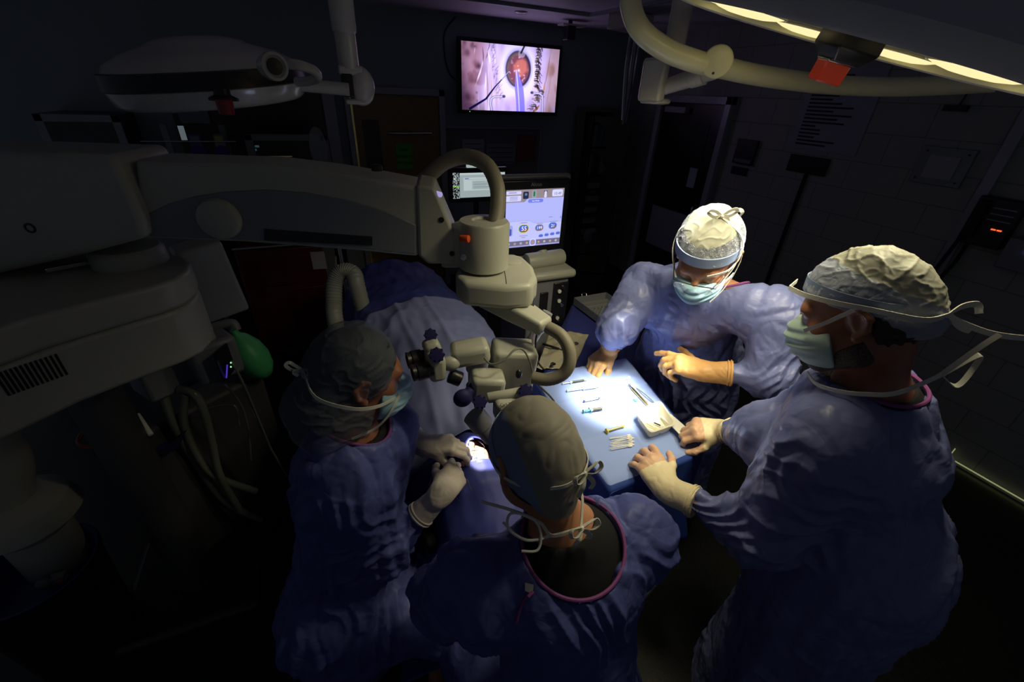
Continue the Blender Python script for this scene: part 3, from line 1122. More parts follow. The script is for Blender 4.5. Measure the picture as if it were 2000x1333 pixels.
    blend(m_, (0.82, 0.82, 1.0))
    # bright point of light
    blend(np.exp(-(((u - 0.572) / 0.012) ** 2 + ((v - 0.36) / 0.02) ** 2)), (1, 1, 1))
    # hooked instrument from the lower left
    m_, d_, tt = seg(u, v, [(0.465, 0.40), (0.33, 0.63), (0.24, 0.82), (0.08, 0.98)], lambda t_: 0.004 + 0.014 * np.clip(t_, 0, 1))
    blend(m_, (0.10, 0.09, 0.25))
    m_, d_, tt = seg(u, v, [(0.485, 0.41), (0.475, 0.385), (0.462, 0.40), (0.40, 0.51)], 0.004)
    blend(m_, (0.75, 0.78, 0.9))
    # dark lashes on the right, fine lashes on the left
    rs = np.random.RandomState(5)
    for k in range(120):
        v0 = rs.uniform(-0.02, 0.62) if k < 85 else rs.uniform(0.62, 1.0)
        u0 = 0.74 + 0.02 * rs.rand() if v0 < 0.62 else 0.78 - 0.30 * (v0 - 0.62) + 0.05 * rs.rand()
        L = rs.uniform(0.04, 0.10)
        an = rs.uniform(0.15, 1.3)
        b = (u0 + L * math.cos(an) * 0.8, v0 + L * math.sin(an))
        m_, d_, tt = seg(u, v, [(u0, v0), ((u0 + b[0]) / 2 + 0.012, (v0 + b[1]) / 2 - 0.02), b], 0.0035)
        blend(m_ * 0.9, (0.14, 0.11, 0.12) if k % 7 else (0.45, 0.40, 0.10))
    for k in range(34):
        v0 = rs.uniform(0.02, 0.85)
        u0 = 0.30 + 0.10 * v0 + rs.uniform(-0.02, 0.02)
        m_, d_, tt = seg(u, v, [(u0, v0), (u0 - 0.015, v0 + 0.02), (u0 - 0.02 + 0.05 * rs.rand(), v0 - 0.05)], 0.0018)
        blend(m_ * 0.6, (0.30, 0.24, 0.30))
    # steel hooks of the lid holder
    for pts in ([(0.425, 0.775), (0.32, 0.785), (0.292, 0.82), (0.287, 0.9), (0.305, 1.02)], [(0.725, 0.69), (0.81, 0.70), (0.845, 0.735), (0.855, 1.02)]):
        m_, d_, tt = seg(u, v, pts, 0.017)
        blend(m_, (0.45, 0.45, 0.60))
        m_, d_, tt = seg(u, v, pts, 0.008)
        blend(m_, (0.90, 0.90, 1.0))
    for c in ((0.425, 0.77), (0.725, 0.69)):
        e = np.hypot((u - c[0]) * 1.35, v - c[1])
        blend(np.clip((0.028 - e) * 90, 0, 1), (0.30, 0.28, 0.42))
    blend(np.clip((u - 0.94) * 12, 0, 1) * np.clip((v - 0.86) * 8, 0, 1), (0.70, 0.68, 0.95))
    vig = 1 - 0.25 * ((u - 0.5) ** 2 + (v - 0.5) ** 2) * 2
    return np.clip(img * vig[..., None] * V(0.98, 0.93, 1.06), 0, 1)


bz = 0.035
raster('screen', [(X0 + bz, YT - 0.002, Z0 - bz), (X1 - bz, YT - 0.002, Z0 - bz), (X1 - bz, YT - 0.002, Z1 + bz), (X0 + bz, YT - 0.002, Z1 + bz)],
       eye_picture(), glow_attr('television_picture', 1.4), t)

# ------------------------------------------------------------------ gas hoses from the ceiling
p0, p1 = ony(1240, 62, 4.2), ony(1222, 235, 4.2)
t = thing('ceiling_hoses', 'bundle of thin shiny hoses hanging from the ceiling in the far right corner', 'hoses', V(p1[0], p1[1], p1[2]))
for k, (o0, o1) in enumerate(((-0.05, -0.05), (-0.02, -0.01), (0.01, 0.0), (0.045, 0.03), (0.07, 0.06))):
    obj('hose', MB().tube([V(p0[0] + o0, p0[1] + 0.03 * (k % 2), ZC), V(p0[0] + o0, p0[1], 2.4), p1 + V(o1, 0.02 * k, -0.02 * (k % 3))], 0.010, 8), 'plastic_d' if k % 2 else 'chrome', t)

# ------------------------------------------------------------------ things on the right wall
def xrect(x0, y0, x1, y1, X=XR):
    a, b = onx(x0, y0, X), onx(x1, y1, X)
    return a[1], a[2], b[1], b[2]


Y0, Z0, _, _ = xrect(1572, 175, 0, 0) if False else (*onx(1572, 175, XR)[[1, 2]], 0, 0)
yl, yr = onx(1540, 290, XR)[1], onx(1672, 300, XR)[1]
zt, zb = onx(1600, 130, XR)[2], onx(1600, 295, XR)[2]
t = solo('wall_poster', MB().span((XR - 0.006, yr, zb), (XR - 0.001, yl, zt)), mat('poster_laminate', (0.34, 0.35, 0.42), 0.16, spec=0.7),
         'large laminated poster of printed rules on the right wall above a dark sign', 'poster')
for k in range(19):
    z = zt - 0.06 - k * (zt - zb - 0.1) / 18
    L = random.uniform(0.45, 0.95) if k not in (6,) else 0.4
    if k in (13, 14, 15, 16):
        L = random.uniform(0.15, 0.4)
    wd = (yl - yr - 0.1) * L
    obj('printed_line', MB().span((XR - 0.0075, yl - 0.05 - wd, z - 0.008), (XR - 0.0062, yl - 0.05, z + 0.005)), 'ink', t)
yl, yr = onx(1541, 320, XR)[1], onx(1617, 330, XR)[1]
zt, zb = onx(1580, 305, XR)[2], onx(1580, 340, XR)[2]
solo('dark_wall_sign', MB().span((XR - 0.02, yr, zb), (XR - 0.001, yl, zt)), 'blackp', 'wide dark sign on the right wall directly under the big poster', 'sign', bevel=0.004)
yc = (yl + yr) / 2 - 0.02
solo('wall_conduit', MB().span((XR - 0.02, yc - 0.015, 0.1), (XR - 0.001, yc + 0.015, zb)), 'blackp', 'thin dark conduit running down the right wall from the dark sign', 'conduit', bevel=0.003)
yl, yr = onx(1438, 300, XR)[1], onx(1478, 300, XR)[1]
zt, zb = onx(1458, 272, XR)[2], onx(1458, 322, XR)[2]
t = solo('wall_panel', MB().span((XR - 0.03, yr, zb), (XR - 0.001, yl, zt)), 'blackp', 'dark rectangular panel with a pale strip on the wall beside the dark door', 'panel', bevel=0.004)
obj('label_strip', MB().span((XR - 0.032, yr + 0.02, zb + 0.015), (XR - 0.0305, yl - 0.02, zb + 0.045)), 'board', t)
zt2 = onx(1445, 326, XR)[2]
solo('wall_switch', MB().span((XR - 0.02, yr + 0.04, zt2 - 0.07), (XR - 0.001, yl - 0.01, zt2)), 'blackp', 'small dark switch plate directly below the dark wall panel', 'switch', bevel=0.003)
yl, yr = onx(1790, 325, XR)[1], onx(1895, 330, XR)[1]
zt, zb = onx(1850, 288, XR)[2], onx(1830, 362, XR)[2]
t = solo('clear_holder', MB().span((XR - 0.02, yr, zb), (XR - 0.002, yl, zt)), mat('holder_steel', (0.22, 0.24, 0.24), 0.4, metal=0.3), 'pale square metal cover plate on the right wall between poster and telephone', 'cover plate', bevel=0.003)
obj('inner_panel', MB().span((XR - 0.026, yr + 0.06, zb + 0.04), (XR - 0.02, yl - 0.06, zt - 0.05)), 'frame', t)
for dy_, dz_ in ((0.03, 0.03), (0.03, -0.03), (-0.03, 0.03), (-0.03, -0.03)):
    cy = yr + 0.03 if dy_ > 0 else yl - 0.03
    cz = zb + 0.03 if dz_ > 0 else zt - 0.03
    obj('screw', MB().cyl((XR - 0.024, cy, cz), (XR - 0.019, cy, cz), 0.006), 'blackp', t)
p_ = onx(1870, 212, XR)
solo('air_sensor', MB().box(p_ + V(-0.02, 0, 0), (0.04, 0.12, 0.035)).tube([p_ + V(-0.01, 0.0, 0.0), p_ + V(-0.01, -0.02, 0.15), V(XR - 0.01, p_[1] - 0.03, ZC)], 0.006), 'blackp', 'small black box with a thin cable high on the right wall', 'sensor')
# telephone / intercom
p_ = onx(1950, 430, XR)
t = thing('wall_telephone', 'black wall telephone with two red lights and a hanging coiled cord', 'telephone', (XR, p_[1], p_[2] - 0.15))
obj('body', MB().span((XR - 0.07, p_[1] - 0.10, p_[2] - 0.16), (XR - 0.001, p_[1] + 0.12, p_[2] + 0.13)), 'blackp', t, bevel=0.01)
obj('handset', MB().span((XR - 0.12, p_[1] + 0.05, p_[2] - 0.12), (XR - 0.07, p_[1] + 0.10, p_[2] + 0.11)), 'rubber', t, bevel=0.012)
for k in range(3):
    obj('key_strip', MB().span((XR - 0.074, p_[1] - 0.08, p_[2] + 0.07 - k * 0.035), (XR - 0.07, p_[1] + 0.03, p_[2] + 0.076 - k * 0.035)), 'frame', t)
for k in range(2):
    obj('red_light', MB().span((XR - 0.075, p_[1] - 0.065 + k * 0.028, p_[2] - 0.052), (XR - 0.07, p_[1] - 0.043 + k * 0.028, p_[2] - 0.044)), glow('red_led', (1.0, 0.10, 0.03), 1.6), t)
obj('cord', MB().tube([V(XR - 0.09, p_[1] + 0.09, p_[2] - 0.11), V(XR - 0.05, p_[1] + 0.13, p_[2] - 0.3), V(XR - 0.04, p_[1] + 0.15, p_[2] - 0.46), V(XR - 0.04, p_[1] + 0.11, p_[2] - 0.46), V(XR - 0.04, p_[1] + 0.07, p_[2] - 0.3), V(XR - 0.05, p_[1] + 0.06, p_[2] - 0.16)], 0.011, 8), 'rubber', t)
p_ = onx(1985, 500, XR - 0.15)
t = thing('wall_monitor_box', 'grey box with a tiny blue light on the right wall below the telephone', 'box', p_ - V(0, 0, 0.1))
obj('casing', MB().box(p_ + V(0.07, -0.06, 0), (0.14, 0.26, 0.18)), 'plastic_d', t, bevel=0.01)
obj('blue_light', MB().ball(p_ + V(-0.004, -0.03, 0.03), 0.005, 8), glow('blue_led', (0.3, 0.3, 1.0), 3), t)


# ================================================================== PEOPLE
def GD(s):
    return [((3.2, 3.2, 2.2), .014, s, False), ((9, 9, 2.0), .0095, s + 1, 'b', 1.2), ((13, 13, 9), .0022, s + 2, 'b', 1.5), ((30, 30, 24), .0014, s + 3, True)]


class Head:
    def __init__(s, c, F, U, k=1.0):
        s.c = np.array(c, float)
        s.F = nrm(F)
        s.U = nrm(np.array(U, float) - s.F * (np.array(U, float) @ s.F))
        s.R = np.cross(s.F, s.U)
        s.k = k
        s.A = np.array([s.R, s.F, s.U])

    def p(s, x, y, z):
        return s.c + (s.R * x + s.F * y + s.U * z) * s.k

    def r(s, *a):
        return np.array(a, float) * s.k if len(a) > 1 else a[0] * s.k


def head_prims(H, ears=True):
    p, k, A = H.p, H.k, H.A
    L = [ell(p(0, -.008, .03), H.r(.074, .096, .088), .02, ax=A),
         ell(p(0, .03, -.03), H.r(.064, .066, .082), .03 * k, ax=A),
         cap_(p(-.042, .0, -.07), p(-.018, .07, -.098), .026 * k, .022 * k, .03 * k),
         cap_(p(.042, .0, -.07), p(.018, .07, -.098), .026 * k, .022 * k, .03 * k),
         ell(p(0, .078, -.102), H.r(.022, .018, .018), .02 * k, ax=A),
         cap_(p(-.036, .080, .022), p(.036, .080, .022), .015 * k, None, .018 * k),
         ell(p(-.042, .062, -.022), H.r(.022, .022, .02), .02 * k, ax=A),
         ell(p(.042, .062, -.022), H.r(.022, .022, .02), .02 * k, ax=A),
         ell(p(-.032, .102, .000), H.r(.019, .016, .013), .012 * k, 's', A),
         ell(p(.032, .102, .000), H.r(.019, .016, .013), .012 * k, 's', A),
         ell(p(-.032, .080, .000), H.r(.015, .0145, .0135), .004 * k, ax=A),
         ell(p(.032, .080, .000), H.r(.015, .0145, .0135), .004 * k, ax=A),
         cap_(p(0, .088, .012), p(0, .118, -.030), .009 * k, .0135 * k, .012 * k),
         ell(p(-.013, .105, -.035), H.r(.010, .011, .008), .006 * k, ax=A),
         ell(p(.013, .105, -.035), H.r(.010, .011, .008), .006 * k, ax=A),
         ell(p(0, .090, -.060), H.r(.024, .010, .007), .006 * k, ax=A),
         ell(p(0, .088, -.071), H.r(.020, .010, .007), .006 * k, ax=A)]
    if ears:
        for sx in (-1, 1):
            a = [p(sx * .077, -.002, -.030), p(sx * .086, -.022, -.012), p(sx * .091, -.030, .012), p(sx * .088, -.016, .031), p(sx * .079, .003, .024)]
            for q in range(4):
                L.append(cap_(a[q], a[q + 1], .0062 * k, None, .006 * k))
            L.append(ell(p(sx * .078, -.006, -.030), H.r(.007, .010, .011), .008 * k, ax=A))
            L.append(ell(p(sx * .076, -.012, .002), H.r(.010, .018, .028), .008 * k, ax=A))
            L.append(ell(p(sx * .090, -.008, .004), H.r(.007, .009, .015), .004 * k, 's', A))
    return L


def hand_prims(w, f, n, sgn, curls=(0.4, 0.5, 0.6, 0.7), bends=None, thumb=(0.7, 0.5, 0.3), k=1.0, spread=0.05, r=1.0):
    """w wrist, f towards the knuckles, n out of the back of the hand; sgn +1 left hand, -1 right hand (side of the thumb)"""
    f = nrm(f)
    n = nrm(np.array(n, float) - f * (np.array(n, float) @ f))
    l = np.cross(f, n) * (1 if sgn > 0 else -1)     # towards the thumb
    w = np.array(w, float)
    P = lambda x, y, z: w + (l * x + f * y + n * z) * k
    kn = [P(.031, .088, 0), P(.010, .094, .004), P(-.011, .089, .002), P(-.030, .078, -.003)]
    L = []
    for i, q in enumerate(kn):
        L.append(cap_(P((.017, .006, -.006, -.016)[i], .004, 0), q, .0165 * k * r, .0125 * k * r, .014 * k))
    L.append(cap_(P(0, -.02, 0), P(0, .02, 0), .026 * k * r, .026 * k * r, .02 * k, sq=(n, .78)))
    L.append(cap_(P(.016, .012, -.006), P(.032, .048, -.008), .017 * k * r, .014 * k * r, .016 * k))
    L.append(cap_(P(-.018, .015, -.006), P(-.026, .055, -.006), .014 * k * r, .012 * k * r, .016 * k))
    lens = ((.045, .027, .020), (.050, .031, .021), (.046, .029, .020), (.036, .021, .018))
    rad = (.0096, .0098, .0092, .0082)
    for i in range(4):
        a = 0.0
        p = kn[i]
        lat = (1.5 - i) * spread
        cs = bends[i] if bends else (curls[i], curls[i] * 1.15, curls[i] * 0.8)
        for j in range(3):
            a += cs[j]
            d = nrm(f * math.cos(a) - n * math.sin(a) + l * lat * max(0.2, math.cos(a)))
            q = p + d * lens[i][j] * k
            L.append(cap_(p, q, rad[i] * (1.08 - .08 * j) * k * r, rad[i] * (1.0 - .09 * j) * k * r, .0035 if j else .009))
            p = q
    p = P(.033, .040, -.008)
    a0, a1, a2 = thumb
    d = nrm(l * 0.75 * math.cos(a0) + f * 0.7 - n * math.sin(a0) * 0.9)
    for j, (Ln, rr) in enumerate(((.036, .0125), (.032, .0112), (.024, .0100))):
        if j == 1:
            d = nrm(d * math.cos(a1) + (f * 0.6 - l * 0.5 - n * 0.4) * math.sin(a1))
        if j == 2:
            d = nrm(d * math.cos(a2) + (f * 0.5 - l * 0.7 - n * 0.2) * math.sin(a2))
        q = p + d * Ln * k
        L.append(cap_(p, q, rr * k * r, rr * .9 * k * r, .005 if j else .014))
        p = q
    return L


def glove(parent, w, f, n, sgn, el, m, k=1.0, r=1.12, cuff=0.09, cuff_m=None, split=.035, **kw):
    """thin glove over the hand, its cuff drawn over the sleeve towards the elbow"""
    L = hand_prims(w, f, n, sgn, k=k, r=r, **kw)
    w = np.array(w, float)
    back = nrm(np.array(el, float) - w)
    L.append(cap_(w - nrm(f) * 0.0, w + back * cuff, .031 * k, .042 * k, .016))
    L.append(half(w + back * cuff, back))
    mats_ = [m] + ([cuff_m] if cuff_m else [])
    mf = None
    if cuff_m:
        wp = w + nrm(f) * split
        ff = nrm(f)
        mf = lambda c: ((c - wp) @ ff < 0).astype(int)
    o = sdf_obj('glove', L, .0022, mats_, parent, disp=[((45, 45, 45), .0007, 3)], matfn=mf)
    e = w + back * (cuff - .004)
    u = nrm(np.cross(back, (0.2, 0.3, 0.9)))
    v = np.cross(back, u)
    mb = MB()
    for j in range(2):
        e2 = e - back * (0.002 + 0.009 * j)
        rr = .0418 * k - 0.0008 * j
        mb.tube([e2 + (u * math.cos(t) + v * math.sin(t)) * rr * (1 + 0.02 * math.sin(3 * t + j)) for t in np.linspace(0, 2 * math.pi, 20)[:-1]], .0024, 8, closed=True, smooth=2)
    obj('cuff_roll', mb, cuff_m or m, o)
    return o


def ring_on(H, z0, tilt, grow, n=40, y0=-.006):
    """closed path round the skull: plane z = z0 + tilt*y in head space"""
    P = []
    for t in np.linspace(0, 2 * math.pi, n + 1)[:-1]:
        x, y = math.cos(t), math.sin(t)
        # walk out to the skull ellipsoid
        a, b, c = .074 + grow, .096 + grow, .088 + grow
        lo_, hi_ = 0.0, 0.2
        for _ in range(30):
            m_ = (lo_ + hi_) / 2
            zz = z0 + tilt * (m_ * y)
            v = (m_ * x / a) ** 2 + (m_ * y / b) ** 2 + ((zz - .03) / c) ** 2
            if v < 1:
                lo_ = m_
            else:
                hi_ = m_
        P.append(H.p(lo_ * x, lo_ * y - .008, z0 + tilt * lo_ * y))
    return P


def surgical_cap(parent, H, puff=0.010, tilt=0.62, z0=.012, mats_=('cap', 'cap_top'), band='band', split=None, disp=None, bulge=None, h=.003, after=None):
    A = H.A
    g = puff
    L = [ell(H.p(0, -.010, .035), H.r(.074 + g, .097 + g, .090 + g), .01, ax=A)]
    for q in (bulge or []):
        L.append(ell(H.p(*q[0]), H.r(*q[1]), .03, ax=A))
    nn = nrm(H.F * tilt - H.U)     # keep the part above the plane z = z0 + tilt*y
    L.append(half(H.p(0, 0, z0), -nrm(H.U - H.F * tilt)))
    for q in (after or []):
        L.append(ell(H.p(*q[0]), H.r(*q[1]), .02, ax=A))
    ax = nrm(H.U - H.F * tilt)
    o = sdf_obj('surgical_cap', L, h, list(mats_), parent, disp=disp or [((12, 12, 12), .004, 5, False), ((26, 26, 16), .0016, 8, 'b')],
                matfn=split)
    # turned-up band at the rim
    mb = MB()
    P = ring_on(H, z0 + .012, tilt, g + .003)
    mb.ribbon(P + [P[0]], .03 * H.k, ax, .0018, smooth=2)
    obj('cap_band', mb, band, o)
    return o, ax


def face_mask(parent, H, m='mask', z_top=-.002, pleats=True, out=.010):
    A = H.A
    L = [ell(H.p(0, .045, -.052), H.r(.074, .075 + out, .072), .01, ax=A),
         ell(H.p(0, .105, -.045), H.r(.028, .028, .034), .03, ax=A),
         half(H.p(0, .040, 0), -H.F), half(H.p(0, 0, z_top), nrm(H.U - H.F * .12)), half(H.p(0, 0, -.122), nrm(-H.U + H.F * .2))]
    o = sdf_obj('face_mask', L, .0026, [m], parent)
    me = o.data
    # pleats running across the mask
    co = np.zeros(len(me.vertices) * 3)
    me.vertices.foreach_get('co', co)
    co = co.reshape(-1, 3) + np.array(o.location)
    q = (co - H.c) / H.k
    z = q @ H.U
    y = q @ H.F
    amp = .0030 * np.sin(z * 2 * math.pi / .021) * np.clip((y - .05) * 30, 0, 1)
    co = co + H.F * amp[:, None]
    me.vertices.foreach_set('co', (co - np.array(o.location)).ravel())
    return o


def bow(p, right, up, out, m, parent, s=1.0, tails=0.07, name='tie_bow'):
    """ribbon bow: two loops, two tails, a knot"""
    right, up, out = nrm(right), nrm(up), nrm(out)
    mb = MB()
    w_ = .011 * s
    for sx in (-1, 1):
        mb.ribbon([p, p + right * sx * .018 * s + up * .012 * s + out * .008, p + right * sx * .036 * s + up * .016 * s + out * .010,
                   p + right * sx * .040 * s + up * .002 * s + out * .014, p + right * sx * .022 * s - up * .008 * s + out * .010, p + out * .004], w_, up * .5 + out * .8 + right * .5, .0008)
        mb.ribbon([p, p + right * sx * .014 * s - up * tails * .4 + out * .010, p + right * sx * .022 * s - up * tails * .75 + out * .006, p + right * sx * .018 * s - up * tails], w_, right + out * .5, .0008)
    mb.ball(p + out * .003, (.007 * s, .007 * s, .006 * s), 10)
    return obj(name, mb, m, parent)


def person(name, label, H, neck, shL, shR, elL, elR, wrL, wrR, pelvis, feet, skin, gown_m='gown', seated=False, knees=None, chest=None,
           belly=0.0, disp=None, ridges=None, neck_r=.058, collar=None, hem=0.35, sleeve=(.082, .072, .046), skirt=None, matfn=None, gh=.005, extra=None):
    neck, shL, shR, elL, elR, wrL, wrR, pelvis = [np.array(q, float) for q in (neck, shL, shR, elL, elR, wrL, wrR, pelvis)]
    across = nrm(shR - shL)
    down = nrm(pelvis - neck)
    fwd = nrm(np.cross(down, across)) * 1.0
    if fwd @ (H.c - pelvis + H.F * .3) < 0 and False:
        fwd = -fwd
    # ---- the body, one continuous skin
    B = head_prims(H)
    nb = H.p(0, -.035, -.05)
    B.append(cap_(nb, neck, .054 * H.k, neck_r, .03))
    B.append(cap_(neck, shL, .055, .052, .05))
    B.append(cap_(neck, shR, .055, .052, .05))
    mid = neck * .55 + pelvis * .45
    B.append(cap_(neck + down * .10, pelvis, .10, .11, .06, sq=(fwd, .72)))
    for sh, elb, wr in ((shL, elL, wrL), (shR, elR, wrR)):
        B.append(cap_(sh, elb, .046, .034, .03))
        B.append(cap_(elb, wr, .034, .017, .02))
    for j, ft in enumerate(feet):
        ft = np.array(ft, float)
        hip = pelvis + across * (.09 if j else -.09)
        kne = np.array(knees[j], float) if knees else (hip + ft) / 2 + fwd * .03
        B.append(cap_(hip, kne, .080, .056, .04))
        B.append(cap_(kne, ft + V(0, 0, .07), .052, .034, .03))
    body = sdf_obj(name, B, .0042, [skin])
    tag(body, label, 'person')
    # ---- trousers' shoes
    for j, ft in enumerate(feet):
        ft = np.array(ft, float)
        tf = nrm(np.append(fwd[:2], 0))
        obj('shoe', MB().ball(ft + tf * .06 + V(0, 0, .045), (.05, .14, .045), 16, ax=(np.cross(tf, (0, 0, 1)), tf, V(0, 0, 1))), 'black', body)
    # ---- gown
    c0 = collar or {}
    G = []
    a_, b_, c_ = sleeve
    G.append(cap_(shL, shR, a_ * .98, None, .06))
    G.append(cap_(neck + down * .03, neck + down * .12, .10, .14, .08))
    G.append(cap_(neck + down * .15, pelvis, .165, .175 + belly, .09, sq=(fwd, .82)))
    if belly:
        G.append(ell(pelvis * .72 + neck * .28 + fwd * .06, (.16 + belly, .16 + belly, .2), .1))
    for sh, elb, wr in ((shL, elL, wrL), (shR, elR, wrR)):
        G.append(cap_(sh, elb, a_, b_, .05))
        ww = wr + nrm(elb - wr) * .070
        G.append(cap_(elb, ww, b_ * .95, c_, .03))
    if seated:
        kn = [np.array(q, float) for q in knees]
        for j in (0, 1):
            hip = pelvis + across * (.09 if j else -.09)
            G.append(cap_(hip, kn[j], .14, .105, .10))
            G.append(cap_(kn[j], kn[j] + V(0, 0, -.18), .095, .10, .06))
        G.append(cap_((kn[0] + kn[1]) / 2, (kn[0] + kn[1]) / 2 + V(0, 0, -.2), .10, .11, .1))
        G.append(cap_(pelvis, pelvis + V(0, 0, -.12) - fwd * .02, .19, .21, .08, sq=(fwd, .9)))
    else:
        ft = (np.array(feet[0]) + np.array(feet[1])) / 2
        hemp = pelvis + (ft - pelvis) * (1 - hem / pelvis[2])
        G.append(cap_(pelvis, hemp, .185 + belly, .25, .08, sq=(fwd, .85)))
        G.append(half(hemp, (0, 0, -1)))
    for e_ in (extra or []):
        G.append(e_)
    nk0 = neck - nrm(neck - nb) * .06
    nkn = nrm(nb - neck)
    ndir = nrm(c0.get('dir', nkn))
    nc = np.array(c0.get('c', neck), float)
    nr = c0.get('r', .098)
    sq_ = c0.get('sq')
    cut = cap_(nc - ndir * c0.get('depth', .035), nc + ndir * .3, nr, nr * 1.25, .006, 's', sq_)
    G2 = G + [cut]
    DS = disp
    LF = [(shL, elL, .16, 'ring', .060, .0110, 1, -.05, 1.05), (shR, elR, .16, 'ring', .060, .0110, 2, -.05, 1.05),
          (elL, wrL, .13, 'ring', .042, .0095, 3, -.1, .85), (elR, wrR, .13, 'ring', .042, .0095, 4, -.1, .85),
          (neck + down * .02, pelvis, .40, 'long', .075, .0080, 5, .05, 1.1)]
    if not seated:
        LF.append((pelvis, hemp, .5, 'long', .10, .008, 6, 0, 1.1))
    else:
        LF.append((pelvis - down * .05, (kn[0] + kn[1]) / 2, .36, 'ring', .09, .010, 7, 0, 1.0))
    gown = sdf_obj('gown', G2, gh, gown_m if isinstance(gown_m, list) else [gown_m], body, disp=DS, ridges=ridges, matfn=matfn, limbs=LF)
    # dark undershirt that shows in the neck opening
    S = [cap_(shL * .8 + neck * .2, shR * .8 + neck * .2, a_ * .66, None, .06), cap_(neck + down * .025, neck + down * .12, .09, .12, .08),
         cap_(neck + down * .12, neck + down * .22, .12, .12, .09, sq=(fwd, .8)),
         cap_(neck - nkn * .03, neck + nkn * .25, neck_r + .012, None, .012, 's')]
    sh_ = sdf_obj('undershirt', S, .006, ['black'], body)
    # purple edging: where the cut meets the outside
    D, lo = sdf_grid(G, gh)
    e = []
    axu = nrm(np.cross(ndir, (0.31, 0.2, 0.93)))
    axv = np.cross(ndir, axu)

    def val(p):
        q = (p - lo) / gh
        i = np.clip(q.astype(int), 0, np.array(D.shape) - 2)
        f = q - i
        c = D[i[0]:i[0] + 2, i[1]:i[1] + 2, i[2]:i[2] + 2]
        wx, wy, wz = np.array([1 - f[0], f[0]]), np.array([1 - f[1], f[1]]), np.array([1 - f[2], f[2]])
        return float(np.einsum('ijk,i,j,k', c, wx, wy, wz))
    for t in np.linspace(0, 2 * math.pi, 37)[:-1]:
        best = None
        for s_ in np.linspace(.16, -.10, 66):
            rr = nr * (1 + .25 * min(1, max(0, (s_ + c0.get('depth', .035)) / (.3 + c0.get('depth', .035)))))
            off = (axu * math.cos(t) + axv * math.sin(t)) * rr
            if sq_:
                sa = nrm(sq_[0])
                off = off + sa * (off @ sa) * (sq_[1] - 1)
            p = nc + ndir * s_ + off
            if val(p) < 0.0:
                best = p
                break
        if best is not None:
            e.append(best + ndir * .001)
    if len(e) > 12:
        Np = len(e)
        for _ in range(2):
            e = [(e[i - 1] + 2 * e[i] + e[(i + 1) % Np]) / 4 for i in range(Np)]
        obj('collar_edging', MB().tube(e, .0042, 8, closed=True, smooth=2), 'trim', gown)
    body['_n'] = 1
    del body['_n']
    return body, gown, dict(fwd=fwd, across=across, down=down)


def surf(o, x, y, lift=.001):
    """point of an object's surface met by the line of sight through a pixel of the photograph"""
    from mathutils.bvhtree import BVHTree
    if '_bvh' not in surf.__dict__:
        surf._bvh = {}
    if o.name not in surf._bvh:
        org = np.array(o.location)
        surf._bvh[o.name] = BVHTree.FromPolygons([tuple(np.array(v.co) + org) for v in o.data.vertices], [tuple(p.vertices) for p in o.data.polygons])
    r = nrm(ray(x, y))
    hit = surf._bvh[o.name].ray_cast(Vector(CAM), Vector(r))
    if hit[0] is None:
        return at(x, y, 1.1)
    n = np.array(hit[1])
    if n @ r > 0:
        n = -n
    return np.array(hit[0]) + n * lift


def tube_strap(parent, pts, m='strap', r=.0022, name='mask_tie'):
    return obj(name, MB().tube(pts, r, 8), m, parent)


def tape(parent, pts, side, wd=.010, m='strap', name='mask_tie'):
    return obj(name, MB().ribbon(pts, wd, side, .0009), m, parent)


# ------------------------------------------------------------------ assistant standing right, pale gloves, seen from behind his left shoulder
H = Head(at(1680, 611, .88), (-.35, .9, -.45), (0, 0, 1), 1.0)
wL, wR = onz(1303, 955, 1.185), onz(1412, 842, 1.215)
eL, eR = at(1478, 1040, 1.06), at(1500, 850, 1.12)
nR = V(1.06, .37, 1.60)
sp_ = dict(disp=GD(11),
           ridges=[(at(1400, 950, 1.05), at(1480, 860, .98), .016, .016), (at(1455, 930, 1.03), at(1560, 840, .92), .014, .014), (at(1440, 1000, 1.1), at(1530, 950, 1.0), .014, .014),
                   (at(1560, 900, .95), at(1680, 930, .9), .014, .010), (at(1600, 840, .9), at(1700, 880, .85), .012, .010), (at(1330, 980, 1.2), at(1400, 1000, 1.12), .01, .012)])
PR, gR, fr_ = person('person', 'person standing at right in blue gown and pale gloves, bearded, face in profile', H, nR,
                     at(1605, 865, .92), V(1.24, .44, 1.50), eL, eR, wL, wR, V(1.14, .26, .95), [(1.04, .17, 0), (1.24, .30, 0)], 'skin_r',
                     gown_m='gown', collar=dict(r=.092, depth=.03, dir=(-.10, .12, 1)), sleeve=(.085, .080, .036), belly=.01, **sp_)
A = H.A
# beard stubble
sdf_obj('beard', [cap_(H.p(-.046, .0, -.072), H.p(-.020, .072, -.098), .0285 * 1.05, .0245, .02), ell(H.p(-.050, .01, -.045), (.020, .030, .035), .02, ax=A),
                  cap_(H.p(.046, .0, -.072), H.p(.020, .072, -.098), .0285 * 1.05, .0245, .02), ell(H.p(0, .078, -.104), (.026, .023, .023), .02, ax=A),
                  half(H.p(-.06, -.006, -.02), nrm(-H.F + H.U * .35)), half(H.p(0, .0, -.045), nrm(H.U + H.F * .5))], .003, ['stubble'], PR)
sdf_obj('hair', [ell(H.p(0, -.022, .005), H.r(.078, .090, .090), .01, ax=A), half(H.p(0, -.03, 0), H.F), half(H.p(0, 0, -.075), -H.U)], .004, ['hair'], PR, disp=[((60, 60, 60), .003, 2)])
spl = lambda c: (((c - H.p(0, -.01, .03)) / 1.05 @ nrm(H.U * 1.0 - H.F * .75 + H.R * .15)) > .045).astype(int)
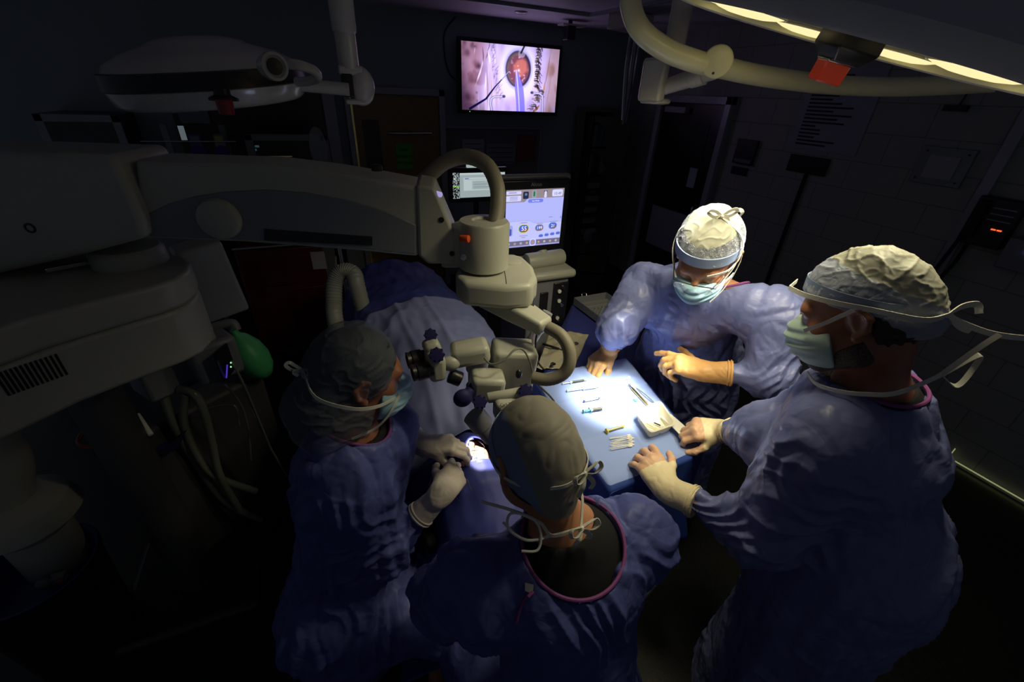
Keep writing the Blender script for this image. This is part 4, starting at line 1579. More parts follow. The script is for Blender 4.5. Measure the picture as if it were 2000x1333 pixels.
cp, ax = surgical_cap(PR, H, puff=.009, tilt=.42, z0=.030, split=spl, after=[((0, -.070, .005), (.070, .060, .050)), ((0, -.088, -.022), (.050, .042, .036))],
                      disp=[((9, 14, 16), .006, 5, False), ((20, 34, 40), .0028, 8, True), ((50, 60, 70), .0012, 9, True)])
k0 = H.p(-.02, -.128, -.008)
tape(cp, [H.p(-.03, .112, .074), H.p(.03, .112, .074)], ax, .010, name='cap_tie')
tape(cp, [H.p(-.03, .112, .074), H.p(-.072, .072, .064), H.p(-.090, .02, .048), H.p(-.093, -.03, .032), H.p(-.088, -.10, .006), k0], ax, .010, name='cap_tie')
tape(cp, [k0, k0 + V(.03, 0, .012), k0 + V(.055, -.01, .018), k0 + V(.055, -.02, .004)], (0, 0, 1), .012, name='cap_tie')
tape(cp, [k0, at(1880, 632, .80), at(1950, 655, .79), at(2060, 665, .78)], (0, 0, 1), .011, name='cap_tie')
tape(cp, [k0, at(1875, 640, .80), at(1895, 648, .80)], (0, 0, 1), .009, name='cap_tie')
fm = face_mask(PR, H, 'maskg', out=.012)
tape(fm, [H.p(-.064, .085, -.015), H.p(-.080, .045, .004), H.p(-.086, .01, .022), H.p(-.092, -.02, .034), H.p(-.092, -.06, .020), H.p(-.085, -.10, .004), k0], H.U, .008)
nap = H.p(-.02, -.115, -.125)
tape(fm, [H.p(-.045, .095, -.118), H.p(-.062, .075, -.138), H.p(-.084, .035, -.142), H.p(-.092, -.01, -.142), H.p(-.085, -.06, -.138), nap], H.U, .009)
tape(fm, [nap, nap + V(.03, -.02, .05), nap + V(.05, -.02, .02), nap + V(.03, -.02, -.02), nap], (0, 1, 0.4), .009)
tape(fm, [nap, nap + V(.01, -.02, .07), nap + V(.02, -.03, .10)], (0, 1, 0.4), .009)
glove(PR, wL, onz(1262, 893, 1.20) - wL, (-.25, .1, 1), 1, eL, 'glove_pink', k=1.05, cuff=.085, split=.075, cuff_m='glove_cream', curls=(.35, .5, .55, .45), thumb=(.3, .3, .3), spread=.16)  # pinker fingers: light boundary across both gloves put into the colours
glove(PR, wR, onz(1362, 838, 1.215) - wR, (.15, -.45, .9), -1, eR, 'glove_pink', k=1.0, split=.07, cuff_m='glove_cream', curls=(.75, .95, 1.05, 1.1), thumb=(.5, .5, .5))

# ------------------------------------------------------------------ scrub nurse standing behind the instrument table, orange gloves
H = Head(at(1378, 500, 1.36), (-.75, -.52, -.62), (0, 0, 1), 1.05)
wL, wR = onz(1378, 726, 1.33), onz(1188, 690, 1.20)
eL, eR = at(1505, 735, 1.42), at(1205, 640, 1.68)
sp_ = dict(disp=GD(21),
           ridges=[(at(1300, 620, 1.5), at(1350, 720, 1.5), .014, .016), (at(1370, 600, 1.4), at(1330, 690, 1.5), .014, -.012), (at(1440, 590, 1.3), at(1400, 690, 1.35), .016, .014),
                   (at(1470, 610, 1.3), at(1420, 700, 1.35), .012, -.010), (at(1230, 600, 1.6), at(1290, 660, 1.55), .014, .012), (at(1400, 735, 1.35), at(1440, 760, 1.35), .010, .010),
                   (at(1385, 745, 1.4), at(1405, 700, 1.38), .008, .010)])
PM, gM, _ = person('person', 'person with glasses, blue mask and orange gloves bending over the instrument table', H, V(1.235, 1.05, 1.575),
                   at(1505, 612, 1.42), V(1.16, 1.235, 1.50), eL, eR, wL, wR, V(1.47, 1.17, .95), [(1.45, 1.02, 0), (1.52, 1.30, 0)], 'skin',
                   gown_m='gown', collar=dict(r=.108, depth=.05, dir=(.20, -.10, 1), c=V(1.272, 1.025, 1.60)), sleeve=(.088, .078, .036), belly=.03, **sp_)
A = H.A
sdf_obj('hair', [ell(H.p(0, -.022, .01), H.r(.077, .090, .088), .01, ax=A), half(H.p(0, -.035, 0), H.F), half(H.p(0, 0, -.05), -H.U)], .004, ['hair'], PM)
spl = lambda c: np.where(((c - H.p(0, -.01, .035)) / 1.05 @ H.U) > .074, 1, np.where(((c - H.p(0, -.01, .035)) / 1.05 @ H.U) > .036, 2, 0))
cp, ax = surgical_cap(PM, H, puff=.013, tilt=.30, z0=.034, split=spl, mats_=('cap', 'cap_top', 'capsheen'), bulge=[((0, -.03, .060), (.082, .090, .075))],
                      disp=[((14, 14, 14), .004, 5, False), ((34, 34, 30), .0022, 8, True)])
k1 = H.p(-.02, -.02, .148)
bow(k1, nrm(H.R * -.6 + H.F * -.2), nrm(H.U + H.F * -.2), nrm(H.U), 'strap', cp, .9, tails=.0 + .03, name='cap_tie_bow')
fm = face_mask(PM, H, 'mask', z_top=-.020, out=.008)
tape(fm, [H.p(-.058, .092, -.012), H.p(-.084, .045, .020), H.p(-.092, .01, .06), H.p(-.078, -.01, .105), k1], H.F, .009)
tape(fm, [H.p(.058, .092, -.012), H.p(.084, .045, .020), H.p(.092, .01, .06), H.p(.07, -.01, .105), k1], H.F, .007)
k2 = H.p(-.04, -.118, .035)
tape(cp, [H.p(-.03, .112, .048), H.p(-.075, .070, .040), H.p(-.093, .0, .028), H.p(-.085, -.06, .03), k2], H.U, .008, name='cap_tie')
bow(k2, H.U, -H.R, -H.F - H.R * .4, 'strap', cp, 1.0, tails=.04, name='cap_tie_bow')
tape(fm, [H.p(-.050, .088, -.105), H.p(-.075, .04, -.09), H.p(-.093, -.015, -.045), H.p(-.090, -.05, .0), k2], H.U, .007)
# spectacles
gl = tag(obj('glasses', MB().tube([H.p(-.060, .112, .002), H.p(-.045, .120, .012), H.p(-.012, .122, .010), H.p(.012, .122, .010), H.p(.045, .120, .012), H.p(.060, .112, .002)], .0017, 8)
             .tube([H.p(-.060, .112, .004), H.p(-.074, .060, .006), H.p(-.084, .0, .004), H.p(-.083, -.02, -.008)], .0016, 8)
             .tube([H.p(.060, .112, .004), H.p(.074, .060, .006), H.p(.084, .0, .004)], .0016, 8), 'blackp', PM))
for sx in (-1, 1):
    c = H.p(sx * .034, .124, -.006)
    nn = nrm(H.F * 1 + H.U * -.05 + H.R * sx * .15)
    mb = MB().lathe(c, nn, [(0, .024), (.002, .0235)], 28, squash=.72, uref=H.U)
    obj('lens', mb, 'lens', gl)
    # side shield strip
mb = MB().ribbon([H.p(-.056, .118, .010), H.p(-.078, .085, .012), H.p(-.090, .050, .006)], .012, H.U, .0008)
obj('side_shield', mb, 'clear', gl)
# clear visor lens worn in front
glove(PM, wR, onz(1148, 722, 1.185) - wR, (-.25, -.15, 1), -1, eR, 'glove_tan', k=1.02, bends=((.9, .5, .3), (1.1, .8, .5), (1.1, 1.2, .8), (1.1, 1.2, .9)), thumb=(1.0, .3, .2), cuff=.08)
glove(PM, wL, onz(1315, 706, 1.33) - wL, (.30, -.75, .75), 1, eL, 'glove_tan', k=1.05, bends=((.10, .25, .2), (.45, .9, .6), (.6, 1.1, .8), (.75, 1.2, .9)), thumb=(.1, .1, .1), cuff=.085)

# ------------------------------------------------------------------ assistant sitting at the head end, seen from behind
H = Head(at(1042, 893, .96), (-.12, .9, -.28), (.06, 0, 1), 1.05)
elL, elR = V(.14, .66, .93), V(.64, .66, .95)
PB, gB, _ = person('person', 'person seated with back to us, grey blue cap tied with white bows', H, V(.405, .52, 1.26),
                   V(.205, .53, 1.16), V(.605, .485, 1.185), elL, elR, V(.30, .78, .80), V(.50, .78, .80), V(.40, .33, .62), [(.25, .72, 0), (.55, .72, 0)], 'skin',
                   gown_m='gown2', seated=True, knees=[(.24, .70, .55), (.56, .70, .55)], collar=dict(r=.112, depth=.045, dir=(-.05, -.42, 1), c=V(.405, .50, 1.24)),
                   disp=GD(41),
                   ridges=[(at(1020, 1140, 1.0), at(870, 1290, 1.1), .018, .014), (at(1050, 1180, 1.0), at(1070, 1330, 1.1), .02, .014), (at(1110, 1160, 1.0), at(1120, 1330, 1.1), .02, -.012),
                           (at(900, 1110, 1.15), at(960, 1090, 1.05), .012, .010), (at(1180, 1000, 1.1), at(1140, 990, 1.1), .012, .012)], sleeve=(.090, .085, .036))
A = H.A
sdf_obj('hair', [ell(H.p(0, -.022, .0), H.r(.079, .092, .095), .01, ax=A), half(H.p(0, -.01, 0), H.F), half(H.p(0, 0, -.085), -H.U)], .004, ['hair'], PB)
spl = lambda c: (((c - H.p(0, -.01, .03)) / 1.05 @ nrm(H.U * .3 - H.F * .4 + H.R * 1.0)) > -.035).astype(int)
cp, ax = surgical_cap(PB, H, puff=.012, tilt=.75, z0=-.006, split=spl, mats_=('band', mat('cap_grey', (.27, .25, .20), .6, bump=[('ridge', 18, .5, .004), ('noise', 200, .2, .001)])), band='band',
                      bulge=[((0, -.055, .0), (.079, .070, .078)), ((0.0, -.085, -.06), (.042, .035, .04))])
k3 = H.p(.035, -.126, .010)
tape(cp, [H.p(-.088, .035, .015), H.p(-.092, -.02, .000), H.p(-.070, -.085, -.002), H.p(-.02, -.130, .003), k3], H.U, .007, name='mask_tie')
tape(cp, [k3, H.p(.070, -.095, .02), H.p(.090, -.03, .035), H.p(.088, .03, .045)], H.U, .007, name='mask_tie')
bow(k3, nrm(H.R * 1 + H.U * .25), nrm(H.U), nrm(-H.F), 'strap', cp, .85, tails=.045, name='mask_tie_bow')
glove(PB, V(.30, .78, .80), (.2, 1, .1), (0, 0, 1), 1, elL, 'glove_white')
glove(PB, V(.50, .78, .80), (-.2, 1, .1), (0, 0, 1), -1, elR, 'glove_white')
k4 = H.p(.030, -.118, -.115)
tape(PB, [H.p(-.100, -.03, -.10), H.p(-.075, -.07, -.125), H.p(-.03, -.10, -.118), k4], H.U, .006, name='mask_tie')
tape(PB, [H.p(-.125, .01, -.065), H.p(-.09, -.06, -.06), H.p(-.05, -.09, -.085), H.p(-.03, -.105, -.115), k4], H.U, .007, name='cap_tie')
tube_strap(PB, [H.p(-.05, -.10, -.115), H.p(-.09, -.10, -.10), H.p(-.115, -.08, -.075), H.p(-.10, -.07, -.055), H.p(-.065, -.09, -.07), H.p(-.055, -.10, -.10), H.p(-.07, -.11, -.125), H.p(-.10, -.10, -.12)], r=.0028, name='cap_tie')
tape(PB, [k4, H.p(.050, -.10, -.07), H.p(.055, -.085, -.04), H.p(.045, -.095, -.02)], H.R, .006, name='cap_tie')
bow(k4, nrm(H.R), nrm(H.U), nrm(-H.F), 'strap', PB, .9, tails=.035, name='cap_tie_bow')
obj('back_edging', MB().tube([surf(gB, *q) for q in ((1118, 1118), (1092, 1128), (1064, 1142), (1040, 1158), (1020, 1180), (1008, 1215))], .0038, 8), 'trim', gB)
_a, _b, _c, _d = [surf(gB, *q, .003) for q in ((1026, 1138), (1042, 1142), (1040, 1160), (1026, 1154))]
obj('size_tag', MB().prism([_a, _b, _c, _d], nrm(ray(1034, 1150)) * .002), 'strap', gB)

# ------------------------------------------------------------------ surgeon on the left, looking into the eyepieces
H = Head(at(702, 733, 1.10), (1, .10, -.22), (-.05, 0, 1), 1.05)
wR, wL = onz(862, 965, 1.10), onz(832, 872, 1.10)
eR, eL = at(752, 1075, 1.30), V(.12, 1.26, 1.08)
PL, gL, _ = person('person', 'person in bouffant hair net seated at the microscope eyepieces, hands over the lit eye', H, V(-.015, .975, 1.29),
                   at(752, 845, 1.32), at(660, 905, 1.14), eL, eR, wL, wR, V(-.13, .95, .62), [(.12, .80, 0), (.12, 1.05, 0)], 'skin_r',
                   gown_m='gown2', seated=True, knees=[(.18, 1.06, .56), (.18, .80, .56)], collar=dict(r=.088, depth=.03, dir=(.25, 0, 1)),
                   disp=GD(61),
                   ridges=[(at(770, 850, 1.15), at(840, 990, 1.3), .016, .012), (at(760, 1080, 1.3), at(680, 1010, 1.25), .018, .012), (at(840, 1000, 1.35), at(790, 1100, 1.35), .016, .012), (at(720, 1220, 1.4), at(820, 1160, 1.4), .02, .014)],
                   sleeve=(.088, .080, .036))
A = H.A
sdf_obj('hair', [ell(H.p(0, -.014, .026), H.r(.082, .102, .101), .01, ax=A), half(H.p(0, .068, .03), nrm(H.F - H.U * .55)), half(H.p(0, 0, -.07), -H.U),
                 ell(H.p(.01, -.09, -.075), (.06, .05, .05), .04, ax=A)], .004, ['hair'], PL)
bf = sdf_obj('hair_net', [ell(H.p(0, -.018, .032), H.r(.092, .108, .100), .02, ax=A), ell(H.p(.015, -.085, -.075), H.r(.090, .085, .090), .05, ax=A), cap_(H.p(.05, .02, -.10), H.p(.03, -.07, -.13), .035, .06, .05),
                         half(H.p(0, .044, 0), nrm(H.F * 1 - H.U * .30))], .0035, ['bouffant'], PL, disp=[((10, 10, 16), .008, 71, False), ((24, 24, 40), .004, 74, True)])
kb = H.p(.0, -.125, .022)
tape(bf, [H.p(.074, .070, -.028), H.p(.098, .02, -.030), H.p(.108, -.04, -.020), H.p(.080, -.11, .0), kb], H.U, .009)
bow(kb, nrm(H.U * .6 - H.F), nrm(H.U), -H.F, 'strap', bf, .7, tails=.02, name='mask_tie_bow')
fm = face_mask(PL, H, 'mask', out=.010)
tape(fm, [H.p(.062, .085, -.024), H.p(.072, .07, -.055), H.p(.070, .055, -.09), H.p(.062, .03, -.125), H.p(.062, -.02, -.145)], H.F, .007)
glove(PL, wR, onz(905, 905, 1.10) - wR, (.25, -.35, .9), -1, eR, 'glove_white', k=1.0, curls=(.45, .65, .85, .95), thumb=(.6, .4, .3), cuff=.10)
glove(PL, wL, onz(885, 868, 1.11) - wL, (.1, -.2, 1), 1, eL, 'glove_white', k=1.0, curls=(.55, .6, .75, .85), thumb=(.7, .4, .3), cuff=.09)


# ================================================================== INSTRUMENT TABLE
TZ = 1.15
tc = [onz(*q, TZ)[:2] for q in ((1038, 735), (1192, 957), (1376, 880), (1226, 700))]     # far-left, near-left, near-right, far-right corner of the paper
tcen = sum(tc) / 4


def lerp2(c, u, v):      # u across (left to right), v from far to near
    return (c[0] * (1 - u) + c[3] * u) * (1 - v) + (c[1] * (1 - u) + c[2] * u) * v


def sheet_obj(name, fn, nu, nv, m, th, parent=None, hole=None):
    """cloth from a function (u,v) -> point, given a thickness"""
    P = np.array([fn(i / nu, j / nv) for j in range(nv + 1) for i in range(nu + 1)])
    F = []
    for j in range(nv):
        for i in range(nu):
            q = [j * (nu + 1) + i, j * (nu + 1) + i + 1, (j + 1) * (nu + 1) + i + 1, (j + 1) * (nu + 1) + i]
            if hole is None or not hole(P[q].mean(0)):
                F.append(q)
    n_ = np.cross(P[F[0][1]] - P[F[0][0]], P[F[0][3]] - P[F[0][0]])
    o = obj(name, (P, F), m, parent)
    md = o.modifiers.new('thick', 'SOLIDIFY')
    md.thickness = th
    md.offset = 0
    return o


t = thing('instrument_table', 'steel instrument stand under the lit blue paper, between the assistants', 'table', (tcen[0], tcen[1], 0))
ax_ = (nrm(np.append(tc[3] - tc[0], 0)), nrm(np.append(tc[0] - tc[1], 0)), V(0, 0, 1))
axn = nrm(np.append((tc[3] - tc[0]) + (tc[2] - tc[1]), 0))
ayn = V(-axn[1], axn[0], 0)
obj('tray_top', MB().box((tcen[0], tcen[1], TZ - .022), (.34, .48, .018), (axn, ayn, V(0, 0, 1))), 'steel', t, bevel=.006)
pc_ = np.append(tcen, 0) + axn * .10 + ayn * .1
obj('post', MB().cyl(pc_ + V(0, 0, .05), pc_ + V(0, 0, TZ - .03), .018), 'steel', t)
obj('base', MB().box(pc_ + V(0, 0, .06), (.04, .5, .03), (axn, ayn, V(0, 0, 1))).box(pc_ + V(0, 0, .06) - ayn * .22, (.45, .04, .03), (axn, ayn, V(0, 0, 1))).box(pc_ + V(0, 0, .06) + ayn * .22, (.45, .04, .03), (axn, ayn, V(0, 0, 1))), 'steel', t, bevel=.005)
for sx in (-1, 1):
    for sy in (-1, 1):
        q = pc_ + axn * .2 * sx + ayn * .22 * sy
        obj('caster', MB().rcyl(q + V(-.012, 0, .025), q + V(.012, 0, .025), .025), 'rubber', t)


def under_fn(u, v):
    # u runs round the table edge, v down from the top edge
    a = u * 4
    k = int(min(a, 3.9999))
    f = a - k
    cs = [tc[0], tc[1], tc[2], tc[3]]
    cs = [tcen + (c - tcen) * .96 for c in cs]
    p = cs[k] * (1 - f) + cs[(k + 1) % 4] * f
    # round the corners a little
    d = p - tcen
    out = nrm(d)
    w_ = math.sin(u * 46) * .6 + math.sin(u * 83 + 1) * .4
    if v < .25:      # top surface from centre to edge
        q = tcen + d * (v / .25)
        return V(q[0], q[1], TZ - .008)
    t_ = (v - .25) / .75
    drop = (.30 if k in (0,) else .34) * t_
    off = .012 + .035 * t_ * (1 + .9 * w_) * (.3 + t_)
    return V(p[0] + out[0] * off, p[1] + out[1] * off, TZ - .008 - drop + .012 * w_ * t_)


solo_u = sheet_obj('table_drape', under_fn, 160, 28, 'under', .002)
tag(solo_u, 'dark blue drape hanging over the sides of the instrument table', 'drape')


def paper_fn(u, v):
    p = lerp2(tc, u, v)
    z = TZ + .0012
    # creases of the folded paper
    z += .0022 * math.exp(-((v - .33) / .010) ** 2) + .0022 * math.exp(-((v - .66) / .010) ** 2) + .002 * math.exp(-((u - .5) / .012) ** 2)
    z += .0015 * math.sin(u * 7 + v * 5)
    e = max(0, abs(u - .5) - .46) / .04
    e2 = max(0, v - .93) / .07
    z -= .012 * e * e + .020 * e2 * e2 * (1 if u < .9 else .4)
    p = p + (np.array([math.sin(v * 14) * .004, 0]) if u in (0, 1) else 0)
    return V(p[0], p[1], z)


o = sheet_obj('table_paper', paper_fn, 60, 90, 'towel', .0008)
tag(o, 'pale blue paper sheet covering the table top, white where the lamp falls on it', 'paper sheet')

SZ = TZ + .004


def tp(x, y, dz=0.0):
    return onz(x, y, SZ + dz)


def syringe(a, b, body_m, rod_m, label, rr=.0055, tip=True, out=.4, needle=None, flange=.010, group=None, barrel=None):
    """a = thumb end, b = tip, both on the paper; out = share of the length taken by the drawn plunger"""
    a, b = tp(*a, rr), tp(*b, rr)
    d = nrm(b - a)
    L = np.linalg.norm(b - a)
    t = thing('syringe', label, 'syringe', (a + b) / 2 - V(0, 0, rr), group)
    s = np.cross(d, (0, 0, 1))
    f0 = a + d * L * out
    f1 = a + d * L * .88
    obj('barrel', MB().lathe(f0, d, [(0, rr), (L * (.88 - out), rr), (L * (.88 - out) + .004, rr * .45), (L * (1 - out), rr * .35)], 16), barrel or 'clear', t)
    obj('flange', MB().box(f0, (.002, rr * 4.2, rr * 1.8), (d, s, V(0, 0, 1))), body_m, t, bevel=.0005)
    obj('plunger', MB().box((a + f1) / 2, (np.linalg.norm(f1 - a), rr * .5, rr * 1.1), (d, s, V(0, 0, 1))).box((a + f1) / 2, (np.linalg.norm(f1 - a), rr * 1.1, rr * .5), (d, s, V(0, 0, 1)))
        .lathe(a, d, [(0, rr * 1.15), (.002, rr * 1.15)], 14), rod_m, t)
    obj('label_scale', MB().lathe(f0 + d * .01, d, [(0, rr * 1.02), (L * (.7 - out), rr * 1.02)], 14), mat('scale_dark', (.05, .045, .03), .5) if barrel is None else barrel, t)
    if needle:
        obj('needle', MB().tube([b - d * .002, b + d * .012, b + d * .022 + V(0, 0, .001)], .0005, 6), 'steel', t)
    return t


syringe((1098, 750), (1152, 741), 'white', 'white', 'thin syringe with dark markings, its tip under the orange gloved fingers', .0042, out=.28, flange=.008)
syringe((1107, 764), (1172, 755), 'white', 'white', 'white syringe with drawn plunger lying just below the orange glove', .0050, out=.48, needle=True, barrel='white')
a, b = tp(1140, 784, .004), tp(1170, 778, .004)
t = thing('capped_pen', 'slim pen with dark blue ends lying between two syringes', 'pen', (a + b) / 2 - V(0, 0, .004))
d = nrm(b - a)
obj('barrel', MB().lathe(a, d, [(0, .0035), (np.linalg.norm(b - a), .0038)], 14), 'white', t)
obj('end_cap', MB().lathe(a - d * .001, d, [(0, .003), (.001, .0042), (.007, .0042)], 14), 'blueink', t)
obj('end_cap', MB().lathe(b - d * .006, d, [(0, .0044), (.006, .0040), (.010, .001)], 14), 'blueink', t)
obj('ink_line', MB().box((a + b) / 2 + V(0, 0, .0037), (np.linalg.norm(b - a) * .6, .001, .0008), (d, np.cross(d, (0, 0, 1)), V(0, 0, 1))), 'ink', t)
obj('hook', MB().tube([a, a - d * .008, a - d * .010 + V(.001, -.004, 0)], .0005, 6), 'steel', t)
syringe((1139, 804), (1183, 797), 'teal', 'teal', 'syringe with a turquoise plunger lying left of the glare', .0062, out=.30)
a, b = tp(1183, 843, .006), tp(1218, 833, .006)
t = thing('capped_syringe', 'short syringe with bright yellow caps above the cotton swabs', 'syringe', (a + b) / 2 - V(0, 0, .006))
d = nrm(b - a)
obj('cap', MB().lathe(a, d, [(0, .006), (.002, .010), (.006, .010), (.009, .006)], 8), 'yellow', t)
obj('barrel', MB().lathe(a + d * .008, d, [(0, .004), (np.linalg.norm(b - a) - .014, .004)], 14), 'brass', t)
obj('tip_cap', MB().lathe(b - d * .008, d, [(0, .004), (.004, .0065), (.010, .004)], 12), 'yellow', t)

# cotton swabs, fanned beside each other
sw = thing('cotton_swab', 'white cotton swab at the top of the fanned bundle', 'swab', tp(1215, 855), 'cotton swabs in a fanned bundle on the table')
A0, B0 = tp(1193, 856, .003), tp(1231, 850, .003)
dd = nrm(B0 - A0)
LL = .078
mid = (A0 + B0) / 2
obj('stick', MB().cyl(mid - dd * LL / 2, mid + dd * (LL / 2 - .012), .0011, n=8), 'white', sw)
obj('cotton_tip', MB().lathe(mid + dd * (LL / 2 - .016), dd, [(0, .0015), (.004, .0029), (.011, .0031), (.016, .0010)], 10), 'paper', sw)
labs = ['white cotton swab at the top of the fanned bundle']
pos = ['second', 'third', 'fourth', 'fifth', 'sixth', 'seventh', 'eighth', 'ninth', 'tenth', 'eleventh']
for k in range(11):
    c = copy_tree(sw)
    q = onz(1212 + (k % 3) * 3, 853 + 2.0 * (k + 1), SZ + .003 + .0025 * (k % 2))
    c.location = q - (mid - V(*sw.location))
    an = random.uniform(-.12, .12)
    # turn about its own base point
    rot = Matrix.Rotation(an, 4, 'Z')
    off = Vector(mid) - Vector(sw.location)
    c.matrix_basis = Matrix.Translation(Vector(q)) @ rot @ Matrix.Translation(-off)
    c['label'] = 'white cotton swab in the fanned bundle, %s from its top' % pos[k] if k < 10 else 'white cotton swab at the bottom of the fanned bundle'

# hand pieces and forceps on the right of the glare
a, b = tp(1228, 752, .005), tp(1268, 795, .005)
t = thing('handpiece', 'gold and steel handpiece lying diagonally across the paper', 'handpiece', (a + b) / 2 - V(0, 0, .005))
d = nrm(b - a)
L = np.linalg.norm(b - a)
obj('grip', MB().lathe(a + d * .02, d, [(0, .0035), (.004, .0052), (L - .035, .0052), (L - .03, .0035)], 16), 'brass', t)
obj('neck', MB().lathe(a, d, [(0, .005), (.003, .006), (.006, .003), (.022, .003)], 14), 'steel', t)
obj('tail', MB().lathe(b - d * .012, d, [(0, .004), (.012, .0028)], 14), 'brass', t)
a, b = tp(1243, 758, .003), tp(1280, 790, .003)
d = nrm(b - a)
s = np.cross(d, (0, 0, 1))
L = np.linalg.norm(b - a)
t = thing('forceps', 'fine steel forceps with dark arms lying beside the gold handpiece', 'forceps', (a + b) / 2 - V(0, 0, .003))
for sg in (-1, 1):
    obj('arm', MB().ribbon([a, a + d * L * .35 + s * .005 * sg, a + d * L * .7 + s * .005 * sg, b + s * .001 * sg], .003, (0, 0, 1), .0007), 'plastic_d', t)
a, b = tp(1286, 804, .002), tp(1312, 817, .002)
solo('curved_needle', MB().tube([a, (a * .6 + b * .4) + V(0, 0, .006), (a + b * 3) / 4 + V(0, 0, .004), b], .0011, 8), 'steel', 'thin bent wire instrument behind the white plastic bowl', 'wire')
a = tp(1240, 783)
solo('blue_sticker', MB().box(a + V(0, 0, .001), (.010, .018, .001), (axn, ayn, V(0, 0, 1))), 'teal_dk', 'tiny blue sticker on the paper near the gold handpiece', 'sticker')
a = tp(1228, 740)
solo('paper_scrap', MB().box(a + V(0, 0, .003), (.016, .012, .003), (nrm(axn + V(0, .3, .3)), nrm(ayn), nrm((0, -.2, 1)))).box(a + V(-.01, 0, .002), (.008, .010, .002)), 'paper', 'small torn white scrap near the far edge of the paper', 'scrap')

# translucent bowl with small instruments
cs = [tp(*q) for q in ((1237, 820), (1266, 862), (1315, 845), (1285, 800))]
cen = sum(cs) / 4
bz_ = TZ + .003
H_ = .038


def bowl_ring(k, z, r=.16):
    out = []
    for i in range(4):
        a, b, c = cs[i - 1], cs[i], cs[(i + 1) % 4]
        for q in (0, .33, .66, 1):
            p = (b + (a - b) * r) * (1 - q) ** 2 + b * 2 * q * (1 - q) + (b + (c - b) * r) * q ** 2
            e = cen + (p - cen) * k
            out.append(V(e[0], e[1], z))
    return out


mb = MB()
rings = [bowl_ring(.001, bz_), bowl_ring(.80, bz_), bowl_ring(.84, bz_ + .004), bowl_ring(.98, bz_ + H_), bowl_ring(1.06, bz_ + H_), bowl_ring(1.06, bz_ + H_ + .002), bowl_ring(.955, bz_ + H_ + .002),
         bowl_ring(.81, bz_ + .006), bowl_ring(.77, bz_ + .003), bowl_ring(.001, bz_ + .003)]
n_ = len(rings[0])
Pv = [p for r_ in rings for p in r_]
Fv = [(i * n_ + k, i * n_ + (k + 1) % n_, (i + 1) * n_ + (k + 1) % n_, (i + 1) * n_ + k) for i in range(len(rings) - 1) for k in range(n_)]
mb.add(Pv, Fv)
solo('plastic_bowl', mb, 'tray', 'translucent white rectangular bowl holding small instruments on the lit paper', 'bowl')
for k, (p0_, p1_, m_, lb) in enumerate((((1250, 822), (1292, 842), 'brass', 'gold coloured thin instrument leaning in the plastic bowl'), ((1258, 838), (1290, 848), 'orange', 'slim orange handled instrument lying in the plastic bowl'),
                                         ((1268, 822), (1300, 836), 'rubber', 'dark thin instrument lying in the plastic bowl'))):
    a, b = onz(*p0_, bz_ + .012), onz(*p1_, bz_ + .010)
    t = thing('small_instrument', lb, 'instrument', (a + b) / 2 - V(0, 0, .01))
    obj('shaft', MB().cyl(a, b, .0016, n=10), 'steel' if k else 'brass', t)
    obj('grip', MB().rcyl(a * .7 + b * .3, a * .3 + b * .7, .0026, .0008, 12), m_, t)
# white packet strip held by the right assistant
a, b = tp(1300, 812, .012), tp(1352, 862, .02)
solo('white_packet', MB().ribbon([a, (a + b) / 2 + V(0, 0, .004), b], .045, axn, .0012), 'white', 'pale cream packet between the plastic bowl and the gloved hand', 'packet')

# ================================================================== PATIENT, BED, DRAPES
BZ = .84
t = thing('operating_bed', 'operating bed hidden beneath the blue drapes under the microscope', 'bed', (.38, 1.75, 0))
obj('mattress', MB().span((.14, .90, BZ - .08), (.64, 2.75, BZ)), 'black', t, bevel=.02)
obj('bed_frame', MB().span((.17, 1.0, BZ - .14), (.61, 2.7, BZ - .08)), 'steel', t, bevel=.01)
obj('pedestal', MB().span((.25, 1.6, .12), (.53, 2.1, BZ - .14)), 'plastic_d', t, bevel=.02)
obj('bed_base', MB().span((.12, 1.35, .02), (.66, 2.35, .12)), 'plastic_d', t, bevel=.02)

HP = Head((.355, 1.035, .945), (0, 0.10, 1), (0, -1, .1), 1.0)
Bp = head_prims(HP)
Bp += [cap_((.39, 1.12, .93), (.38, 1.22, .92), .055, .06, .03), cap_((.18, 1.30, .92), (.58, 1.30, .92), .07, None, .06), cap_((.38, 1.35, .93), (.38, 1.75, .93), .15, .15, .08, sq=((0, 0, 1), .75)),
       cap_((.38, 1.6, .95), (.38, 1.75, .95), .15, .14, .08), cap_((.18, 1.30, .92), (.12, 1.65, .90), .048, .04), cap_((.58, 1.30, .92), (.64, 1.65, .90), .048, .04),
       cap_((.12, 1.65, .90), (.22, 1.85, .95), .04, .03), cap_((.64, 1.65, .90), (.54, 1.85, .95), .04, .03),
       cap_((.30, 1.8, .93), (.29, 2.25, .96), .085, .06, .05), cap_((.46, 1.8, .93), (.47, 2.25, .96), .085, .06, .05), cap_((.29, 2.25, .96), (.29, 2.62, .92), .055, .04), cap_((.47, 2.25, .96), (.47, 2.62, .92), .055, .04)]
skin_p = mat('skin_lit', (.62, .33, .22), .35, sss=.1)
PT = sdf_obj('person', Bp, .004, [skin_p])
tag(PT, 'patient lying under blue drapes, only the brightly lit eye area showing', 'person')
ec = HP.p(.032, .098, .0)
obj('eye', MB().ball(HP.p(.032, .088, .0), .0125, 18), 'eyeball', PT)
obj('iris', MB().ball(HP.p(.032, .0965, .0), (.0055, .0055, .004), 14), mat('iris_blue', (.10, .14, .35), .2), PT)
EYEC = HP.p(.032, .10, 0)
